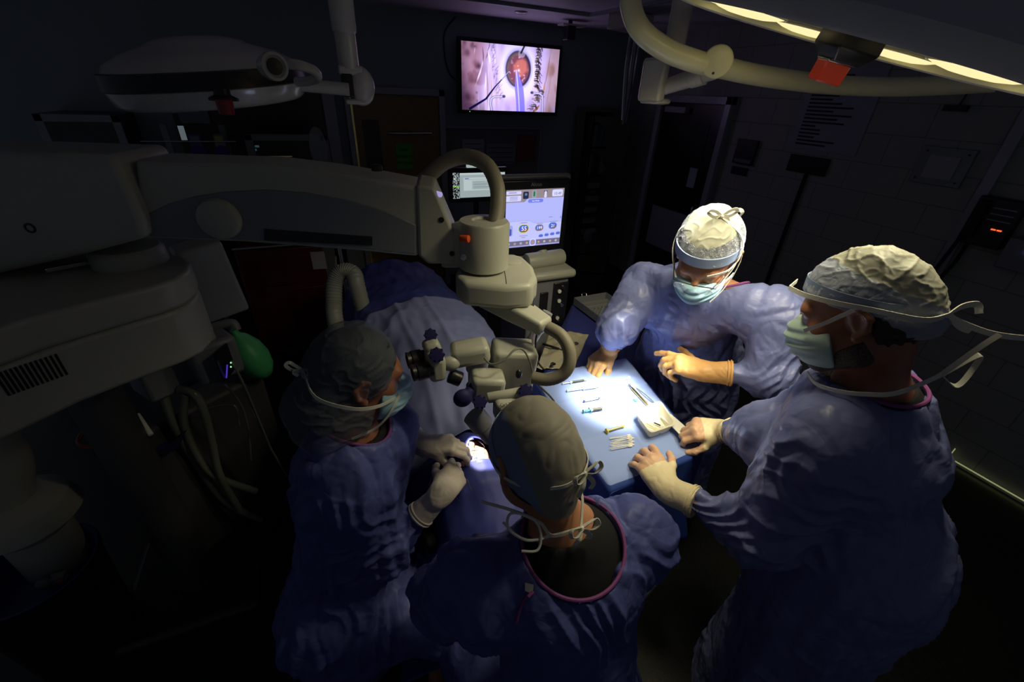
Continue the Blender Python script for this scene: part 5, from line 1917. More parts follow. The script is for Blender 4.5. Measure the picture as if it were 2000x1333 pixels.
# lid speculum of bent wire
q = EYEC
mb = MB()
for sg in (-1, 1):
    mb.tube([q + V(.012 * sg, -.004, .002), q + V(.017 * sg, .004, .005), q + V(.016 * sg, .018, .006), q + V(.006 * sg, .040, .008)], .0009, 8)
solo('lid_speculum', mb, 'chrome', 'bent wire speculum holding the lit eye open', 'speculum')


def body_z(x, y):
    """height of the drapes over the patient"""
    cx = (x - .38)
    top = 0
    if y > 1.12:
        t_ = min(1, (y - 1.12) / .28)
        base = 1.02 + .20 * t_ * t_ * (3 - 2 * t_)
        if y > 1.95:
            base -= .06 * min(1, (y - 1.95) / .5)
    else:
        base = 1.02 - .35 * max(0, .93 - y) * 2.2
    base += .055 * math.exp(-(((x - .355) / .07) ** 2 + ((y - 1.075) / .08) ** 2))
    wdt = .30 if y > 1.2 else .17 + .13 * max(0, min(1, (y - 1.05) / .15))
    e = max(0, abs(cx) - wdt)
    z = base - .10 * (abs(cx) / wdt) ** 2 * min(1, 1) - 2.4 * e
    return z


def drape_fn(x0, x1, y0, y1, fl, off=0.0, seed=0, zmin=.35, amp=.012):
    def fn(u, v):
        x = x0 + (x1 - x0) * u
        y = y0 + (y1 - y0) * v
        z = body_z(x, y) + off
        nn = noise3(np.array([[x * 7 + seed, y * 4, .3], [x * 15 + seed, y * 9, 5.3]]))
        fold = (1 - abs(nn[0]) * 2) * amp + (1 - abs(nn[1]) * 2) * amp * .4
        # regular factory creases
        cr = .008 * math.exp(-(((x - .27) / .012) ** 2)) + .008 * math.exp(-(((x - .42) / .012) ** 2)) - .006 * math.exp(-(((x - .345) / .02) ** 2))
        z += fold + cr * fl
        xx = x
        if z < zmin:
            z = zmin
        e = max(0, abs(x - .38) - .30)
        xx = .38 + math.copysign(min(abs(x - .38), .30 + e * .45 + .02 * math.sin(y * 17 + seed)), x - .38)
        return V(xx, y, z)
    return fn


holef = lambda c: (((c[0] - EYEC[0]) / .046) ** 2 + ((c[1] - EYEC[1] + .006) / .040) ** 2) < 1
o = sheet_obj('patient_drape', drape_fn(-.10, .86, .70, 2.75, 0, 0.0, 3, .45), 110, 210, 'sheet_d', .002, hole=holef)
tag(o, 'large navy drape covering the patient and bed with an opening at the eye', 'drape')
o = sheet_obj('top_drape', drape_fn(.10, .70, 1.12, 1.95, 1, .020, 3, .5, .012), 80, 100, 'sheet', .002)
tag(o, 'grey blue creased paper drape spread over the patient behind the microscope', 'drape')
# instruments lying on the drapes by the surgeon's hands
for k, (p_, q_, m_, lb) in enumerate((((838, 948), (846, 925), 'steel', 'short steel instrument lying on the drape left of the surgeon\'s cuff'), ((912, 936), (921, 958), 'brass', 'gold toned needle lying on the drape below the lit hand'),
                                      ((885, 968), (898, 980), 'steel', 'thin steel rod on the drape below the surgeon\'s glove'))):
    f = lambda x, y: onz(x, y, 1.045)
    a, b = f(*p_), f(*q_)
    solo('thin_instrument', MB().cyl(a, b, .0016, .0006, 8), m_, lb, 'instrument')
a, b = HP.p(.01, .13, -.01), at(895, 884, 1.42)
solo('held_probe', MB().cyl(EYEC + V(-.006, -.002, .006), EYEC + V(-.06, -.02, .035), .0008, .0022, 8), 'steel', 'fine steel probe held in the lit gloved fingers over the eye', 'probe')


# ================================================================== SURGICAL MICROSCOPE
AP, AN = V(-.65, 1.40, 0), nrm((.275, .961, 0))
AD = V(AN[1], -AN[0], 0)
UP = V(0, 0, 1)
ap = lambda x, y, off=0.0: onpl(x, y, AP - AN * off, AN)
scope = thing('surgical_microscope', 'large beige overhead surgical microscope with long swinging arm across the upper left', 'microscope', (-.75, 1.55, 0))
poly = [ap(*q) for q in ((262, 314), (520, 322), (640, 336), (740, 352), (817, 366), (817, 502), (700, 491), (480, 474), (280, 466))]
obj('long_arm', MB().prism(poly, AN * .15), 'plastic', scope, bevel=.010, seg=3)
arc = [(286, 420), (330, 398), (380, 384), (440, 375), (520, 371), (600, 377), (680, 392), (750, 412), (812, 440), (812, 496), (700, 485), (480, 469), (292, 462)]
pn = obj('recess_plate', MB().prism([ap(*q, .004) for q in arc], AN * .01), 'plastic_d', scope, bevel=.002)  # raised darker grey plate in place of the arm's recess
obj('black_slot', MB().prism([ap(*q, .007) for q in ((516, 448), (727, 463), (727, 480), (516, 470))], AN * .006), 'blackp', pn)
c = ap(432, 426)
obj('pivot_cap', MB().lathe(c + AN * .01, -AN, [(0, .050), (.022, .050), (.034, .046), (.038, .035), (.039, .0)], 40), 'plastic', scope)
poly = [ap(*q, .006) for q in ((813, 362), (848, 366), (893, 470), (889, 516), (836, 517), (817, 500))]
eb = obj('arm_end_block', MB().prism(poly, AN * .165), 'plastic', scope, bevel=.008, seg=3)
for q in ((862, 430), (883, 496)):
    c = ap(*q, .008)
    obj('screw', MB().lathe(c + AN * .004, -AN, [(0, .0075), (.004, .0075), (.0045, .005), (.003, .0045)], 14), 'blackp', eb)
obj('lit_button', MB().lathe(ap(851, 381, .004) + AN * .02, nrm(-AN + AD * .8), [(0, .007), (.02, .007)], 12), glow('violet_led', (.6, .5, 1.0), .6), eb)
obj('arm_knob', MB().lathe(ap(731, 340) + AN * .05, UP, [(0, .014), (.012, .014), (.016, .009)], 18), 'blackp', scope)
# big left block
poly = [ap(*q, .035) for q in ((-160, 292), (205, 303), (222, 306), (278, 430), (284, 466), (165, 498), (-160, 572))]
lb_ = obj('counterweight_housing', MB().prism(poly, AN * .22), 'plastic', scope, bevel=.022, seg=4)
c = ap(58, 446, .036)
obj('screw', MB().lathe(c + AN * .004, -AN, [(0, .012), (.004, .012), (.005, .008), (.002, .007)], 18), 'blackp', lb_)
obj('screw', MB().lathe(ap(-20, 320, .036) + AN * .004, -AN, [(0, .010), (.004, .010)], 18), 'blackp', lb_)
# lower housing
zt = 1.70
pl = [onz(*q, zt) for q in ((-180, 700), (60, 622), (200, 585), (300, 560), (345, 545), (368, 528), (372, 512), (355, 498), (300, 490), (170, 492), (-180, 545))]
obj('lower_housing', MB().prism([p + V(0, 0, 0) for p in pl], V(0, 0, -.075)), 'plastic', scope, bevel=.010, seg=3)
cen_ = sum(pl) / len(pl)
pl2 = [cen_ + (p - cen_) * .985 + V(0, 0, -.076) for p in pl]
lh = obj('vent_housing', MB().prism(pl2, V(0, 0, -.15)), 'plastic', scope, bevel=.012, seg=3)
fa, fb = pl2[0], pl2[1]
fd = nrm(fb - fa)
fn_ = nrm(np.cross(fd, UP))
if fn_ @ (CAM - fa) < 0:
    fn_ = -fn_
for k in range(17):
    x = 4 + k * 9.6
    r_ = ray(x, 752 - k * 3.3)
    tt = ((fa - CAM) @ fn_) / (r_ @ fn_)
    p = CAM + r_ * tt
    obj('vent_slot', MB().box(p + fn_ * .0008, (.0042, .002, .055), (nrm(fd), fn_, UP)), 'blackp', lh)
for nm in ('vent_slot',):
    pass
c = onz(258, 512, zt)
obj('swivel_cover', MB().lathe(c, UP, [(0, .085), (.035, .083), (.045, .074), (.047, 0)], 40), 'plastic', scope)
c = onz(120, 520, zt + .01)
obj('chrome_rail', MB().box(c + V(.02, 0, 0), (.10, .018, .012), (nrm((.56, .3, 0)), nrm((-.3, .56, 0)), UP)), 'chrome', scope, bevel=.002)
# upright column behind
obj('column', MB().rcyl((-.80, 1.62, .12), (-.80, 1.62, 1.62), .075, .01, 36), mat('column_dark', (.06, .062, .065), .5), scope)
obj('stand_base', MB().box((-.80, 1.66, .07), (.55, .55, .12)), 'blackp', scope, bevel=.03)
# side box
c = at(412, 545, 1.42)
bxa = (nrm((.9, .35, .1)), nrm((-.35, .9, 0)), nrm((-.1, 0, 1)))
sb = obj('side_box', MB().box(c, (.13, .10, .25), bxa), 'plastic', scope, bevel=.012, seg=3)
obj('blue_label', MB().box(c + bxa[0] * .066 + bxa[2] * -.01, (.001, .03, .03), bxa), 'knob', sb)
obj('side_box_foot', MB().box(at(385, 640, 1.42), (.07, .08, .10), bxa), 'plastic', scope, bevel=.012)

# joint at the end of the arm and the conduit over it
c = at(945, 478, 1.20)
jc = obj('joint_cylinder', MB().lathe(c + V(0, 0, -.066), UP, [(0, .066), (.004, .071), (.128, .071), (.134, .066), (.136, .034), (.13, .030)], 40), 'plastic', scope)
obj('joint_bridge', MB().box((c + ap(880, 480, -.05)) / 2 + V(0, .01, 0), (.12, .105, .115), (nrm(c - ap(880, 480, -.05)), nrm(np.cross(UP, c - ap(880, 480, -.05))), UP)), 'plastic', scope, bevel=.012)
obj('orange_knob', MB().rcyl(at(899, 466, 1.12), at(916, 467, 1.11), .0095, .002, 18), 'orange', scope)
obj('clamp_screw', MB().lathe(at(905, 503, 1.13), -nrm(ray(905, 503)), [(0, .008), (.006, .008), (.007, .004)], 14), 'steel', scope)
cpth = [at(800, 372, 1.28), at(832, 348, 1.26), at(868, 318, 1.24), at(910, 306, 1.22), at(950, 322, 1.20), at(970, 362, 1.19), at(972, 405, 1.19), at(966, 440, 1.19)]
obj('upper_conduit', MB().tube(cpth, .0215, 20, smooth=10, rib=(.012, 1)), 'hose', scope)
# motor head
mz = 1.705
pl = [onz(*q, mz) for q in ((890, 528), (903, 512), (960, 500), (1000, 494), (1022, 500), (1042, 518), (1050, 540), (1040, 556), (990, 560), (905, 552), (890, 540))]
mh = obj('motor_head', MB().prism(pl, V(0, 0, -.072)), 'plastic', scope, bevel=.016, seg=4)
q = [onz(*q_, mz) for q_ in ((986, 500), (988, 562))]
obj('seam', MB().tube([onz(984, 522, mz + .0005), onz(988, 545, mz + .0005), onz(989, 555, mz + .0002)], .0009, 6), 'blackp', mh)
obj('round_cover', MB().lathe(onz(1000, 512, mz - .001), UP, [(0, .030), (.002, .030), (.003, .027), (.0025, 0)], 30), 'plastic', mh)
# swing arm below the head
s0, s1 = at(975, 592, 1.25), at(1068, 634, 1.17)
sd = nrm(s1 - s0)
sn = nrm(np.cross(UP, sd))
su = np.cross(sd, sn)
p4 = [s0 + sn * .04 + su * .028 - sd * .04, s0 + sn * .04 - su * .028 - sd * .04, s0 - sn * .04 - su * .028 - sd * .04, s0 - sn * .04 + su * .028 - sd * .04]
obj('swing_arm', MB().add([s0 - sd * .05 + sn * .042 + su * .028, s0 - sd * .05 - sn * .042 + su * .028, s0 - sd * .05 - sn * .042 - su * .018, s0 - sd * .05 + sn * .042 - su * .018,
                           s0 + sd * .06 + sn * .042 + su * .030, s0 + sd * .06 - sn * .042 + su * .030, s0 + sd * .06 - sn * .042 - su * .022, s0 + sd * .06 + sn * .042 - su * .022,
                           s1 + sn * .030 + su * .012, s1 - sn * .030 + su * .012, s1 - sn * .030 - su * .030, s1 + sn * .030 - su * .030],
                          [(0, 1, 2, 3), (8, 11, 10, 9)] + [(a_, a_ + 4, (a_ + 1) % 4 + 4, (a_ + 1) % 4) for a_ in range(4)] + [(4 + a_, 8 + a_, 8 + (a_ + 1) % 4, 4 + (a_ + 1) % 4) for a_ in range(4)]),
    'plastic', scope, bevel=.010, seg=3)
cp2 = [at(1070, 640, 1.16), at(1095, 655, 1.14), at(1110, 680, 1.13), at(1112, 710, 1.13), at(1098, 732, 1.14), at(1070, 742, 1.15), at(1040, 738, 1.16)]
obj('lower_conduit', MB().tube(cp2, .0175, 20, smooth=10, rib=(.014, 1)), 'hose', scope)
obj('chrome_rod', MB().tube([at(1041, 575, 1.20), at(1041, 640, 1.22), at(1040, 700, 1.24), at(1045, 725, 1.24)], .0035, 10, rib=(.06, 1)), 'chrome', scope)
obj('black_cable', MB().tube([at(1052, 640, 1.2), at(1046, 670, 1.22), at(1050, 705, 1.23), at(1062, 722, 1.24)], .0028, 8), 'rubber', scope)
obj('support_post', MB().tube([at(1070, 610, 1.25), at(1048, 650, 1.27), at(1022, 690, 1.28)], .016, 14), 'plastic_d', scope)

# optics: boxes turned with the microscope
def obox(name, px, py, dep, size, a_=0.0, tilt=0.0, m='plastic', bev=.010, par=None, roll=0.0):
    c = at(px, py, dep)
    e0 = nrm((math.cos(a_), math.sin(a_), tilt))
    e1 = nrm(np.cross((0, 0, 1), e0))
    e2 = np.cross(e0, e1)
    if roll:
        e1, e2 = e1 * math.cos(roll) + e2 * math.sin(roll), e2 * math.cos(roll) - e1 * math.sin(roll)
    return obj(name, MB().box(c, size, (e0, e1, e2)), m, par or scope, bevel=bev, seg=3)


obox('optics_block', 1000, 712, 1.24, (.125, .10, .13), -.25, -.10, bev=.014)
obox('beam_splitter', 918, 688, 1.17, (.105, .075, .055), -.20, .12, bev=.016)
obox('lower_block', 951, 752, 1.17, (.092, .075, .075), -.25, -.10, bev=.014)
obox('binocular_body', 850, 712, 1.14, (.045, .075, .075), 0, 0, bev=.014)
obox('binocular_prism', 845, 682, 1.15, (.045, .05, .055), 0, 0.3, bev=.014)
ba = nrm((-1, -.05, -.02))
for sy in (-1, 1):
    c = at(838, 708, 1.14) + V(0, .031 * sy, 0)
    ep = obj('eyepiece', MB().lathe(c, ba, [(0, .020), (.012, .020), (.014, .024), (.040, .024), (.042, .021), (.052, .023), (.053, .016), (.048, .014)], 28), 'blackp', scope)
obj('tube_joint', MB().ball(at(881, 710, 1.14), (.026, .020, .022), 20), 'plastic', scope)
obj('focus_ring', MB().rcyl(at(878, 733, 1.16), at(900, 742, 1.17), .021, .003), 'blackp', scope)
for (x, y, dep, r_) in ((841, 655, 1.15, .0165), (853, 694, 1.09, .0185), (1027, 765, 1.10, .018), (937, 786, 1.10, .017)):
    c = at(x, y, dep)
    mb = MB().lathe(c - nrm(ray(x, y)) * -.01, -nrm(ray(x, y)), [(0, r_ * .9), (.004, r_), (.020, r_), (.024, r_ * .8), (.0245, 0)], 24)
    for k in range(8):
        t_ = k * math.pi / 4
        u_, v_ = nrm(np.cross(ray(x, y), UP)), None
        v_ = nrm(np.cross(u_, ray(x, y)))
        p = c + nrm(ray(x, y)) * .002 + (u_ * math.cos(t_) + v_ * math.sin(t_)) * r_ * .93
        mb.cyl(p, p - nrm(ray(x, y)) * .016, r_ * .22, n=8)
    obj('sterile_knob', mb, 'knob', scope)
obj('grip_handle', MB().ball(at(904, 778, 1.12), (.026, .020, .026), 20), 'knob', scope)
obj('grip_neck', MB().cyl(at(904, 778, 1.12), at(930, 752, 1.15), .014), 'knob', scope)
obj('cross_tube', MB().rcyl(at(952, 778, 1.10), at(1022, 766, 1.11), .014, .003), 'plastic', scope)
fb_ = obox('front_barrel', 992, 797, 1.11, (.075, .05, .06), -.12, 0, bev=.014)
nfr = -nrm(ray(994, 795))
rt_ = nrm(np.cross(UP, nfr)) * 1.0
text('maker_name', 'Carl Zeiss', at(992, 790, 1.075), nrm((1, -.12, 0)), nrm((.1, .55, .85)), .010, 'ink', fb_)
obj('selector_knob', MB().ball(at(1013, 731, 1.15), (.010, .008, .014), 12), 'blackp', scope)
obj('cable', MB().tube([at(946, 700, 1.12), at(960, 712, 1.11), at(985, 704, 1.11), at(1005, 684, 1.12), at(1022, 684, 1.14), at(1036, 710, 1.17), at(1046, 745, 1.18), at(1075, 775, 1.19), at(1080, 788, 1.2), at(1040, 790, 1.18)], .0028, 8), 'tube', scope)
obj('lens_barrel', MB().lathe(EYE + V(0, .03, .42), (0, -.02, -1), [(0, .040), (.08, .040), (.085, .034), (.14, .034), (.15, .038), (.19, .038), (.195, .028), (.19, .0)], 32), 'plastic', scope)
obj('lens_collar', MB().lathe(EYE + V(0, .027, .275), (0, -.02, -1), [(0, .0405), (.022, .0405)], 32), 'knob', scope)
obj('assistant_scope', MB().lathe(at(925, 810, 1.28), nrm((.3, -.2, -.5)), [(0, .035), (.05, .035), (.055, .030), (.10, .028)], 28), 'plastic_d', scope)


# ================================================================== OPERATING LAMP (lit, upper right)
lamp = thing('operating_lamp', 'large lit round operating lamp with cream yoke, cut off by the upper right corner', 'lamp', at(1320, 60, 1.5))
obj('housing', MB().lathe(LC, LN, [(.020, .0), (.020, LR - .022), (.016, LR - .014), (-.003, LR - .010), (-.006, LR - .005), (0.0, LR), (.03, LR + .012), (.10, LR - .005), (.15, LR - .08), (.18, .15), (.185, .0)], 96), 'lampgrey', lamp, ang=30)
# underside: rim and reflector floor
obj('reflector_plate', MB().lathe(LC + LN * .020, -LN, [(0, LR - .024), (.003, LR - .024), (.0035, .0)], 96), 'yoke', lamp, ang=30)
obj('inner_rim', MB().lathe(LC, LN, [(.016, LR - .0155), (-.002, LR - .0115), (-.003, LR - .0105), (.016, LR - .0145), (.016, LR - .0155)], 96), 'yoke', lamp, ang=30)
bulb_m = glow('lit_bulb', (1.0, .84, .42), 1.1)
for k, b in enumerate(BULBS):
    bb = obj('bulb_window', MB().lathe(b + LN * .017, -LN, [(0, .090), (.006, .086), (.011, .07), (.015, .045), (.017, .0)], 40), bulb_m, lamp)
    bb.visible_shadow = True
    obj('bulb_ring', MB().tube([b + LN * .014 + (LX * math.cos(t_) + LY * math.sin(t_)) * .091 for t_ in np.linspace(0, 2 * math.pi, 30)[:-1]], .0035, 8, closed=True, smooth=1), 'yoke', bb)
_hx = nrm(RW[:, 0] - LN * (RW[:, 0] @ LN))
_hy = np.cross(LN, _hx)
obj('handle_base', MB().lathe(LC, -LN, [(-.038, .062), (.012, .066), (.036, .042), (.037, .0)], 4, uref=_hx + _hy), 'blackp', lamp, bevel=.003)
obj('red_tag', MB().box(LC - LN * .055 - _hx * .006, (.058, .040, .040), (_hx, _hy, LN)), mat('red_tag', (.75, .06, .035), .35), lamp, bevel=.004)
obj('chrome_ring', MB().box(LC - LN * .036 - _hx * .004, (.062, .044, .004), (_hx, _hy, LN)), 'chrome', lamp, bevel=.001)
yk = [at(*q) for q in ((1236, -40, 1.22), (1232, 10, 1.25), (1252, 60, 1.27), (1300, 97, 1.30), (1352, 118, 1.32), (1400, 130, 1.36), (1480, 147, 1.42), (1570, 160, 1.48), (1660, 168, 1.52), (1760, 170, 1.52), (1860, 166, 1.48), (1950, 160, 1.42))]
obj('yoke_tube', MB().tube(yk, .0305, 24, smooth=10), 'yoke', lamp)
c = at(1401, 121, 1.31)
nn = -nrm(ray(1401, 121))
jn = obj('yoke_joint', MB().lathe(c + -nn * .06, nn, [(0, .045), (.066, .045), (.070, .042), (.071, .040), (.072, .0)], 36), 'yoke', lamp)
for dx_, dy_ in ((10, -20), (-8, 22)):
    obj('screw', MB().lathe(at(1401 + dx_, 121 + dy_, 1.31) + nn * .008, nn, [(0, .004), (.006, .003)], 10), 'blackp', jn)
obj('short_arm', MB().lathe(at(1395, 140, 1.36), nrm(at(1290, 172, 1.50) - at(1395, 140, 1.36)), [(0, .024), (.03, .024), (.032, .030), (.075, .030), (.078, .026), (.19, .026)], 28), 'lampw', lamp)
hc = at(1287, 158, 1.50)
hx = nrm((.93, .36, 0))
hy = nrm((-.36, .93, 0))
hz_ = V(0, 0, 1)
obj('hinge_housing', MB().box(hc + hx * -.035, (.045, .085, .13), (hx, hy, hz_)).box(hc + hz_ * -.062, (.10, .075, .02), (hx, hy, hz_)).box(hc + hz_ * .055 + hx * .01, (.10, .08, .025), (hx, hy, hz_)), 'lampw', lamp, bevel=.012, seg=3)
pt = at(1312, 120, 1.55)
obj('drop_post', MB().lathe((pt[0], pt[1], 2.26), UP, [(0, .036), (.20, .036), (.205, .042), (.52, .044)], 36), 'lampw', lamp)

# ------------------------------------------------------------------ second lamp, dark, upper left
L2 = at(408, 150, 1.36)
r2 = RW[:, 0]
A2 = nrm(UP - r2 * .12 + nrm(ray(405, 152)) * -.10)
lamp2 = thing('operating_lamp', 'unlit pale operating lamp with black band and small red handle, upper left', 'lamp', at(690, 60, 1.55))
f0 = L2 - A2 * .02
obj('dome', MB().lathe(f0, A2, [(.042, .270), (.046, .266), (.062, .256), (.085, .21), (.105, .14), (.112, .13), (.125, .08), (.127, 0)], 96, uref=r2), 'lampw', lamp2, ang=50)
obj('black_band', MB().lathe(f0, A2, [(-.002, .270), (.0, .285), (.040, .281), (.043, .270)], 96), 'blackp', lamp2, ang=50)
obj('lower_rim', MB().lathe(f0, A2, [(-.052, .0), (-.054, .23), (-.050, .255), (-.040, .268), (-.004, .279), (.0, .274)], 96), 'lampw', lamp2, ang=50)
kc = at(536, 130, 1.02)
kn_ = -nrm(ray(545, 120))
kn_ = nrm(kn_ + r2 * .5)
obj('side_knob', MB().lathe(kc - kn_ * .05, kn_, [(0, .024), (.03, .024), (.032, .030), (.056, .030), (.058, .024), (.052, .020), (.05, .0)], 30), 'lampw', lamp2)
obj('knob_lens', MB().lathe(kc - kn_ * .001, kn_, [(0, .019), (.006, .018), (.007, .0)], 24), 'blackp', lamp2)
obj('handle_bar', MB().tube([at(552, 124, 1.12), at(585, 128, 1.12), at(612, 137, 1.16), at(620, 150, 1.2), at(605, 158, 1.24), at(580, 160, 1.26)], .0125, 14), 'lampw', lamp2)
obj('support_tube', MB().cyl(at(570, 164, 1.40), at(682, 175, 1.46), .020), 'lampw', lamp2)
c = at(693, 168, 1.50)
obj('joint_cover', MB().ball(c + V(.02, 0, 0), (.048, .040, .062), 22).box(c + V(-.01, 0, .045), (.08, .06, .03)).box(c + V(-.005, 0, -.048), (.07, .055, .018)), 'lampw', lamp2, bevel=.006)
obj('joint_fork', MB().box(c + V(-.025, -.01, 0), (.035, .05, .07)), 'blackp', lamp2, bevel=.004)
obj('drop_post', MB().lathe((c[0] - .012, c[1], c[2] + .05), UP, [(0, .034), (.10, .034), (.105, .039), (.30, .041), (.305, .036), (.62, .050)], 36), 'lampw', lamp2)
obj('red_handle', MB().lathe(at(440, 208, 1.15), UP, [(-.020, .017), (-.018, .019), (.015, .021), (.017, .018)], 26), mat('dull_red', (.28, .02, .02), .25), lamp2)
obj('handle_flange', MB().lathe(at(438, 197, 1.16), UP, [(0, .036), (.006, .036), (.014, .02), (.03, .02)], 26), 'blackp', lamp2)


# ================================================================== PHACO MACHINE WITH LIT SCREEN
YM = 2.15
tl, tr, br, bl = ony(984, 374, YM), ony(1097, 366, YM), ony(1098, 473, YM), ony(990, 487, YM)
sx0, sx1 = (tl[0] + bl[0]) / 2, (tr[0] + br[0]) / 2
szt, szb = (tl[2] + tr[2]) / 2, (bl[2] + br[2]) / 2
mx_ = (sx0 + sx1) / 2
cons = thing('eye_surgery_console', 'beige eye surgery console with a large lit screen of readings behind the microscope', 'console', (mx_ + .05, YM + .15, 0))
obj('monitor_housing', MB().span((sx0 - .035, YM + .004, szb - .05), (sx1 + .04, YM + .06, szt + .05)), 'blackp', cons, bevel=.010)
obj('monitor_back', MB().span((sx0 - .02, YM + .06, szb - .07), (sx1 + .075, YM + .10, szt + .065)), 'plastic_d', cons, bevel=.014)


def ui(w_=330, h=300):
    v, u = np.meshgrid(np.linspace(0, 1, h), np.linspace(0, 1, w_), indexing='ij')
    I = np.zeros((h, w_, 3)) + V(.66, .68, .93)
    P = lambda m_, c: I.__setitem__(slice(None), I * (1 - m_[..., None]) + np.array(c) * m_[..., None])

    def rr(x0, y0, x1, y1, r, c, a=1.0):
        cx, cy = (x0 + x1) / 2, (y0 + y1) / 2
        dx = np.maximum(np.abs(u - cx) - (x1 - x0) / 2 + r, 0)
        dy = np.maximum(np.abs(v - cy) - (y1 - y0) / 2 + r, 0)
        m_ = np.clip((r - np.hypot(dx, dy)) / .006 + .5, 0, 1) * a
        P(m_, c)
    head_ = .155 + .055 * (np.clip((.36 - u) * 20, 0, 1) - 0 * u)
    P(np.clip((head_ - v) * 120, 0, 1), (.55, .50, .52))
    rr(-.1, .02, .25, .075, .02, (.78, .78, .95))
    rr(-.1, .095, .25, .19, .02, (.78, .78, .95))
    for k in range(3):
        rr(.06, .112 + .024 * k, .19, .12 + .024 * k, .003, (.50, .50, .68))
    rr(.04, .04, .17, .052, .003, (.45, .45, .60))
    rr(.28, .035, .375, .155, .02, (.16, .18, .28))
    rr(.31, .06, .35, .10, .01, (.40, .46, .62))
    rr(.43, .02, .51, .15, .012, (.55, .58, .66))
    rr(.455, .035, .485, .12, .01, (.15, .45, .22))
    rr(.52, .08, .62, .084, .002, (.40, .55, .45))
    rr(.64, .03, .655, .10, .004, (.12, .12, .2))
    rr(.68, .03, .695, .10, .004, (.12, .12, .2))
    rr(.645, .04, .69, .15, .02, (.80, .80, .92))
    rr(.785, .02, .975, .135, .025, (.80, .81, .98))
    rr(.37, .165, .635, .225, .03, (.42, .48, .86))
    # lower panel
    edge = .535 + .05 * np.clip((u - .42) * 12, 0, 1)
    P(np.clip((v - edge) * 200, 0, 1), (.72, .73, .96))
    P(np.clip(1 - abs(v - edge) * 300, 0, 1), (.50, .52, .75))
    rr(.0, .60, .13, .79, .03, (.58, .60, .86))
    rr(.02, .66, .11, .78, .02, (.28, .33, .68))
    for cx, cy, rx, ry, ring_c in ((.32, .67, .095, .078, (.82, .78, .25)), (.60, .675, .075, .058, (.55, .45, .40)), (.845, .655, .075, .058, (.35, .42, .70))):
        rr(cx - rx, cy - ry, cx + rx, cy + ry, ry * .98, ring_c)
        k = .012
        rr(cx - rx + k, cy - ry + k, cx + rx - k, cy + ry - k, (ry - k) * .98, (.28, .40, .80))
        e = np.hypot(np.maximum(np.abs(u - cx) - (rx - ry), 0), v - cy)
        P(np.clip((ry - k - e) * 150, 0, 1) * np.clip((v - cy - .018 + (u - cx) * .5) * 80, 0, 1), (.55, .33, .22))
    for k in range(4):
        rr(.60 + .105 * k, .80 - .008 * k, .68 + .105 * k, .85 - .008 * k, .024, (.33, .42, .80))
        rr(.615 + .105 * k, .783 - .006 * k, .665 + .105 * k, .787 - .006 * k, .002, (.55, .55, .72))
    for x0, y0, x1 in ((.26, .56, .38), (.55, .595, .66), (.79, .575, .92), (.25, .795, .40), (.29, .825, .36), (.76, .49, .83)):
        rr(x0, y0, x1, y0 + .010, .003, (.50, .50, .66))
    rr(.97, .49, .99, .53, .01, (.45, .5, .8))
    P(np.clip((v - .885) * 150, 0, 1), (.42, .40, .50))
    P(np.clip((v - .965) * 60, 0, 1), (.60, .60, .82))
    for k in range(9):
        x = .07 + .107 * k
        if k == 4:
            rr(x - .06, .865, x + .06, 1.0, .055, (.80, .84, 1.0))
            rr(x - .045, .88, x + .045, .985, .045, (.45, .55, .85))
            rr(x - .03, .90, x + .03, .965, .02, (.70, .50, .48))
        else:
            e = np.hypot((u - x), v - .935)
            P(np.clip((.024 - e) * 120, 0, 1), (.70, .64, .60) if k % 2 else (.75, .74, .78))
            P(np.clip((.014 - e) * 120, 0, 1), (.75, .58, .35) if k > 4 or k == 3 else (.50, .48, .55))
    return I


scr = raster('screen', [(sx0, YM, szt), (sx1, YM, szt), (sx1, YM, szb), (sx0, YM, szb)], ui(), glow_attr('console_picture', 1.15), cons)
SW, SH = sx1 - sx0, szt - szb
white_g = glow('screen_white', (.9, .92, 1.0), 1.2)
dark_g = glow('screen_dark', (.12, .13, .25), 1.0)


def scrtext(s_, u, v, size, m):
    text('reading', s_, (sx0 + SW * u, YM - .002, szt - SH * v), (1, 0, 0), (0, 0, 1), size, m, scr, depth=.0002)


scrtext('55', .325, .672, .034, white_g)
scrtext('199', .60, .677, .024, white_g)
scrtext('21', .845, .657, .025, white_g)
scrtext('10.49', .88, .088, .021, dark_g)
scrtext('Set | Mode', .50, .195, .010, white_g)
text('bezel_name', 'Alcon', (mx_ - .0, YM + .001, szt + .024), (1, 0, 0), (0, 0, 1), .028, mat('bezel_letter', (.35, .35, .35), .5), cons)
hc = at(1062, 508, 2.38)
obj('monitor_arm', MB().rcyl(hc + V(-.11, 0, 0), hc + V(.13, .02, 0), .045, .008).cyl(hc, hc + V(0, .03, .04), .03), 'plastic', cons)
tp_z = hc[2] - .06
obj('top_cover', MB().box((hc[0] + .01, hc[1] + .10, tp_z), (.30, .42, .05)), 'plastic', cons, bevel=.02)
obj('cabinet_body', MB().span((hc[0] - .12, hc[1] - .08, .10), (hc[0] + .13, hc[1] + .30, tp_z - .03)), 'plastic_d', cons, bevel=.012)
fx = hc[0]
fp = obj('connector_panel', MB().span((fx + .03, hc[1] - .092, tp_z - .45), (fx + .125, hc[1] - .08, tp_z - .05)), 'blackp', cons, bevel=.004)
for k, (dx_, dz_) in enumerate(((.065, .10), (.09, .08), (.07, .16), (.09, .19), (.07, .27), (.085, .30))):
    obj('connector', MB().cyl((fx + dx_, hc[1] - .10, tp_z - dz_), (fx + dx_, hc[1] - .09, tp_z - dz_), .011, n=14), 'steel' if k % 2 else 'white', fp)
obj('handpiece_slot', MB().span((fx - .05, hc[1] - .09, tp_z - .30), (fx - .0, hc[1] - .078, tp_z - .10)), 'blackp', cons, bevel=.003)
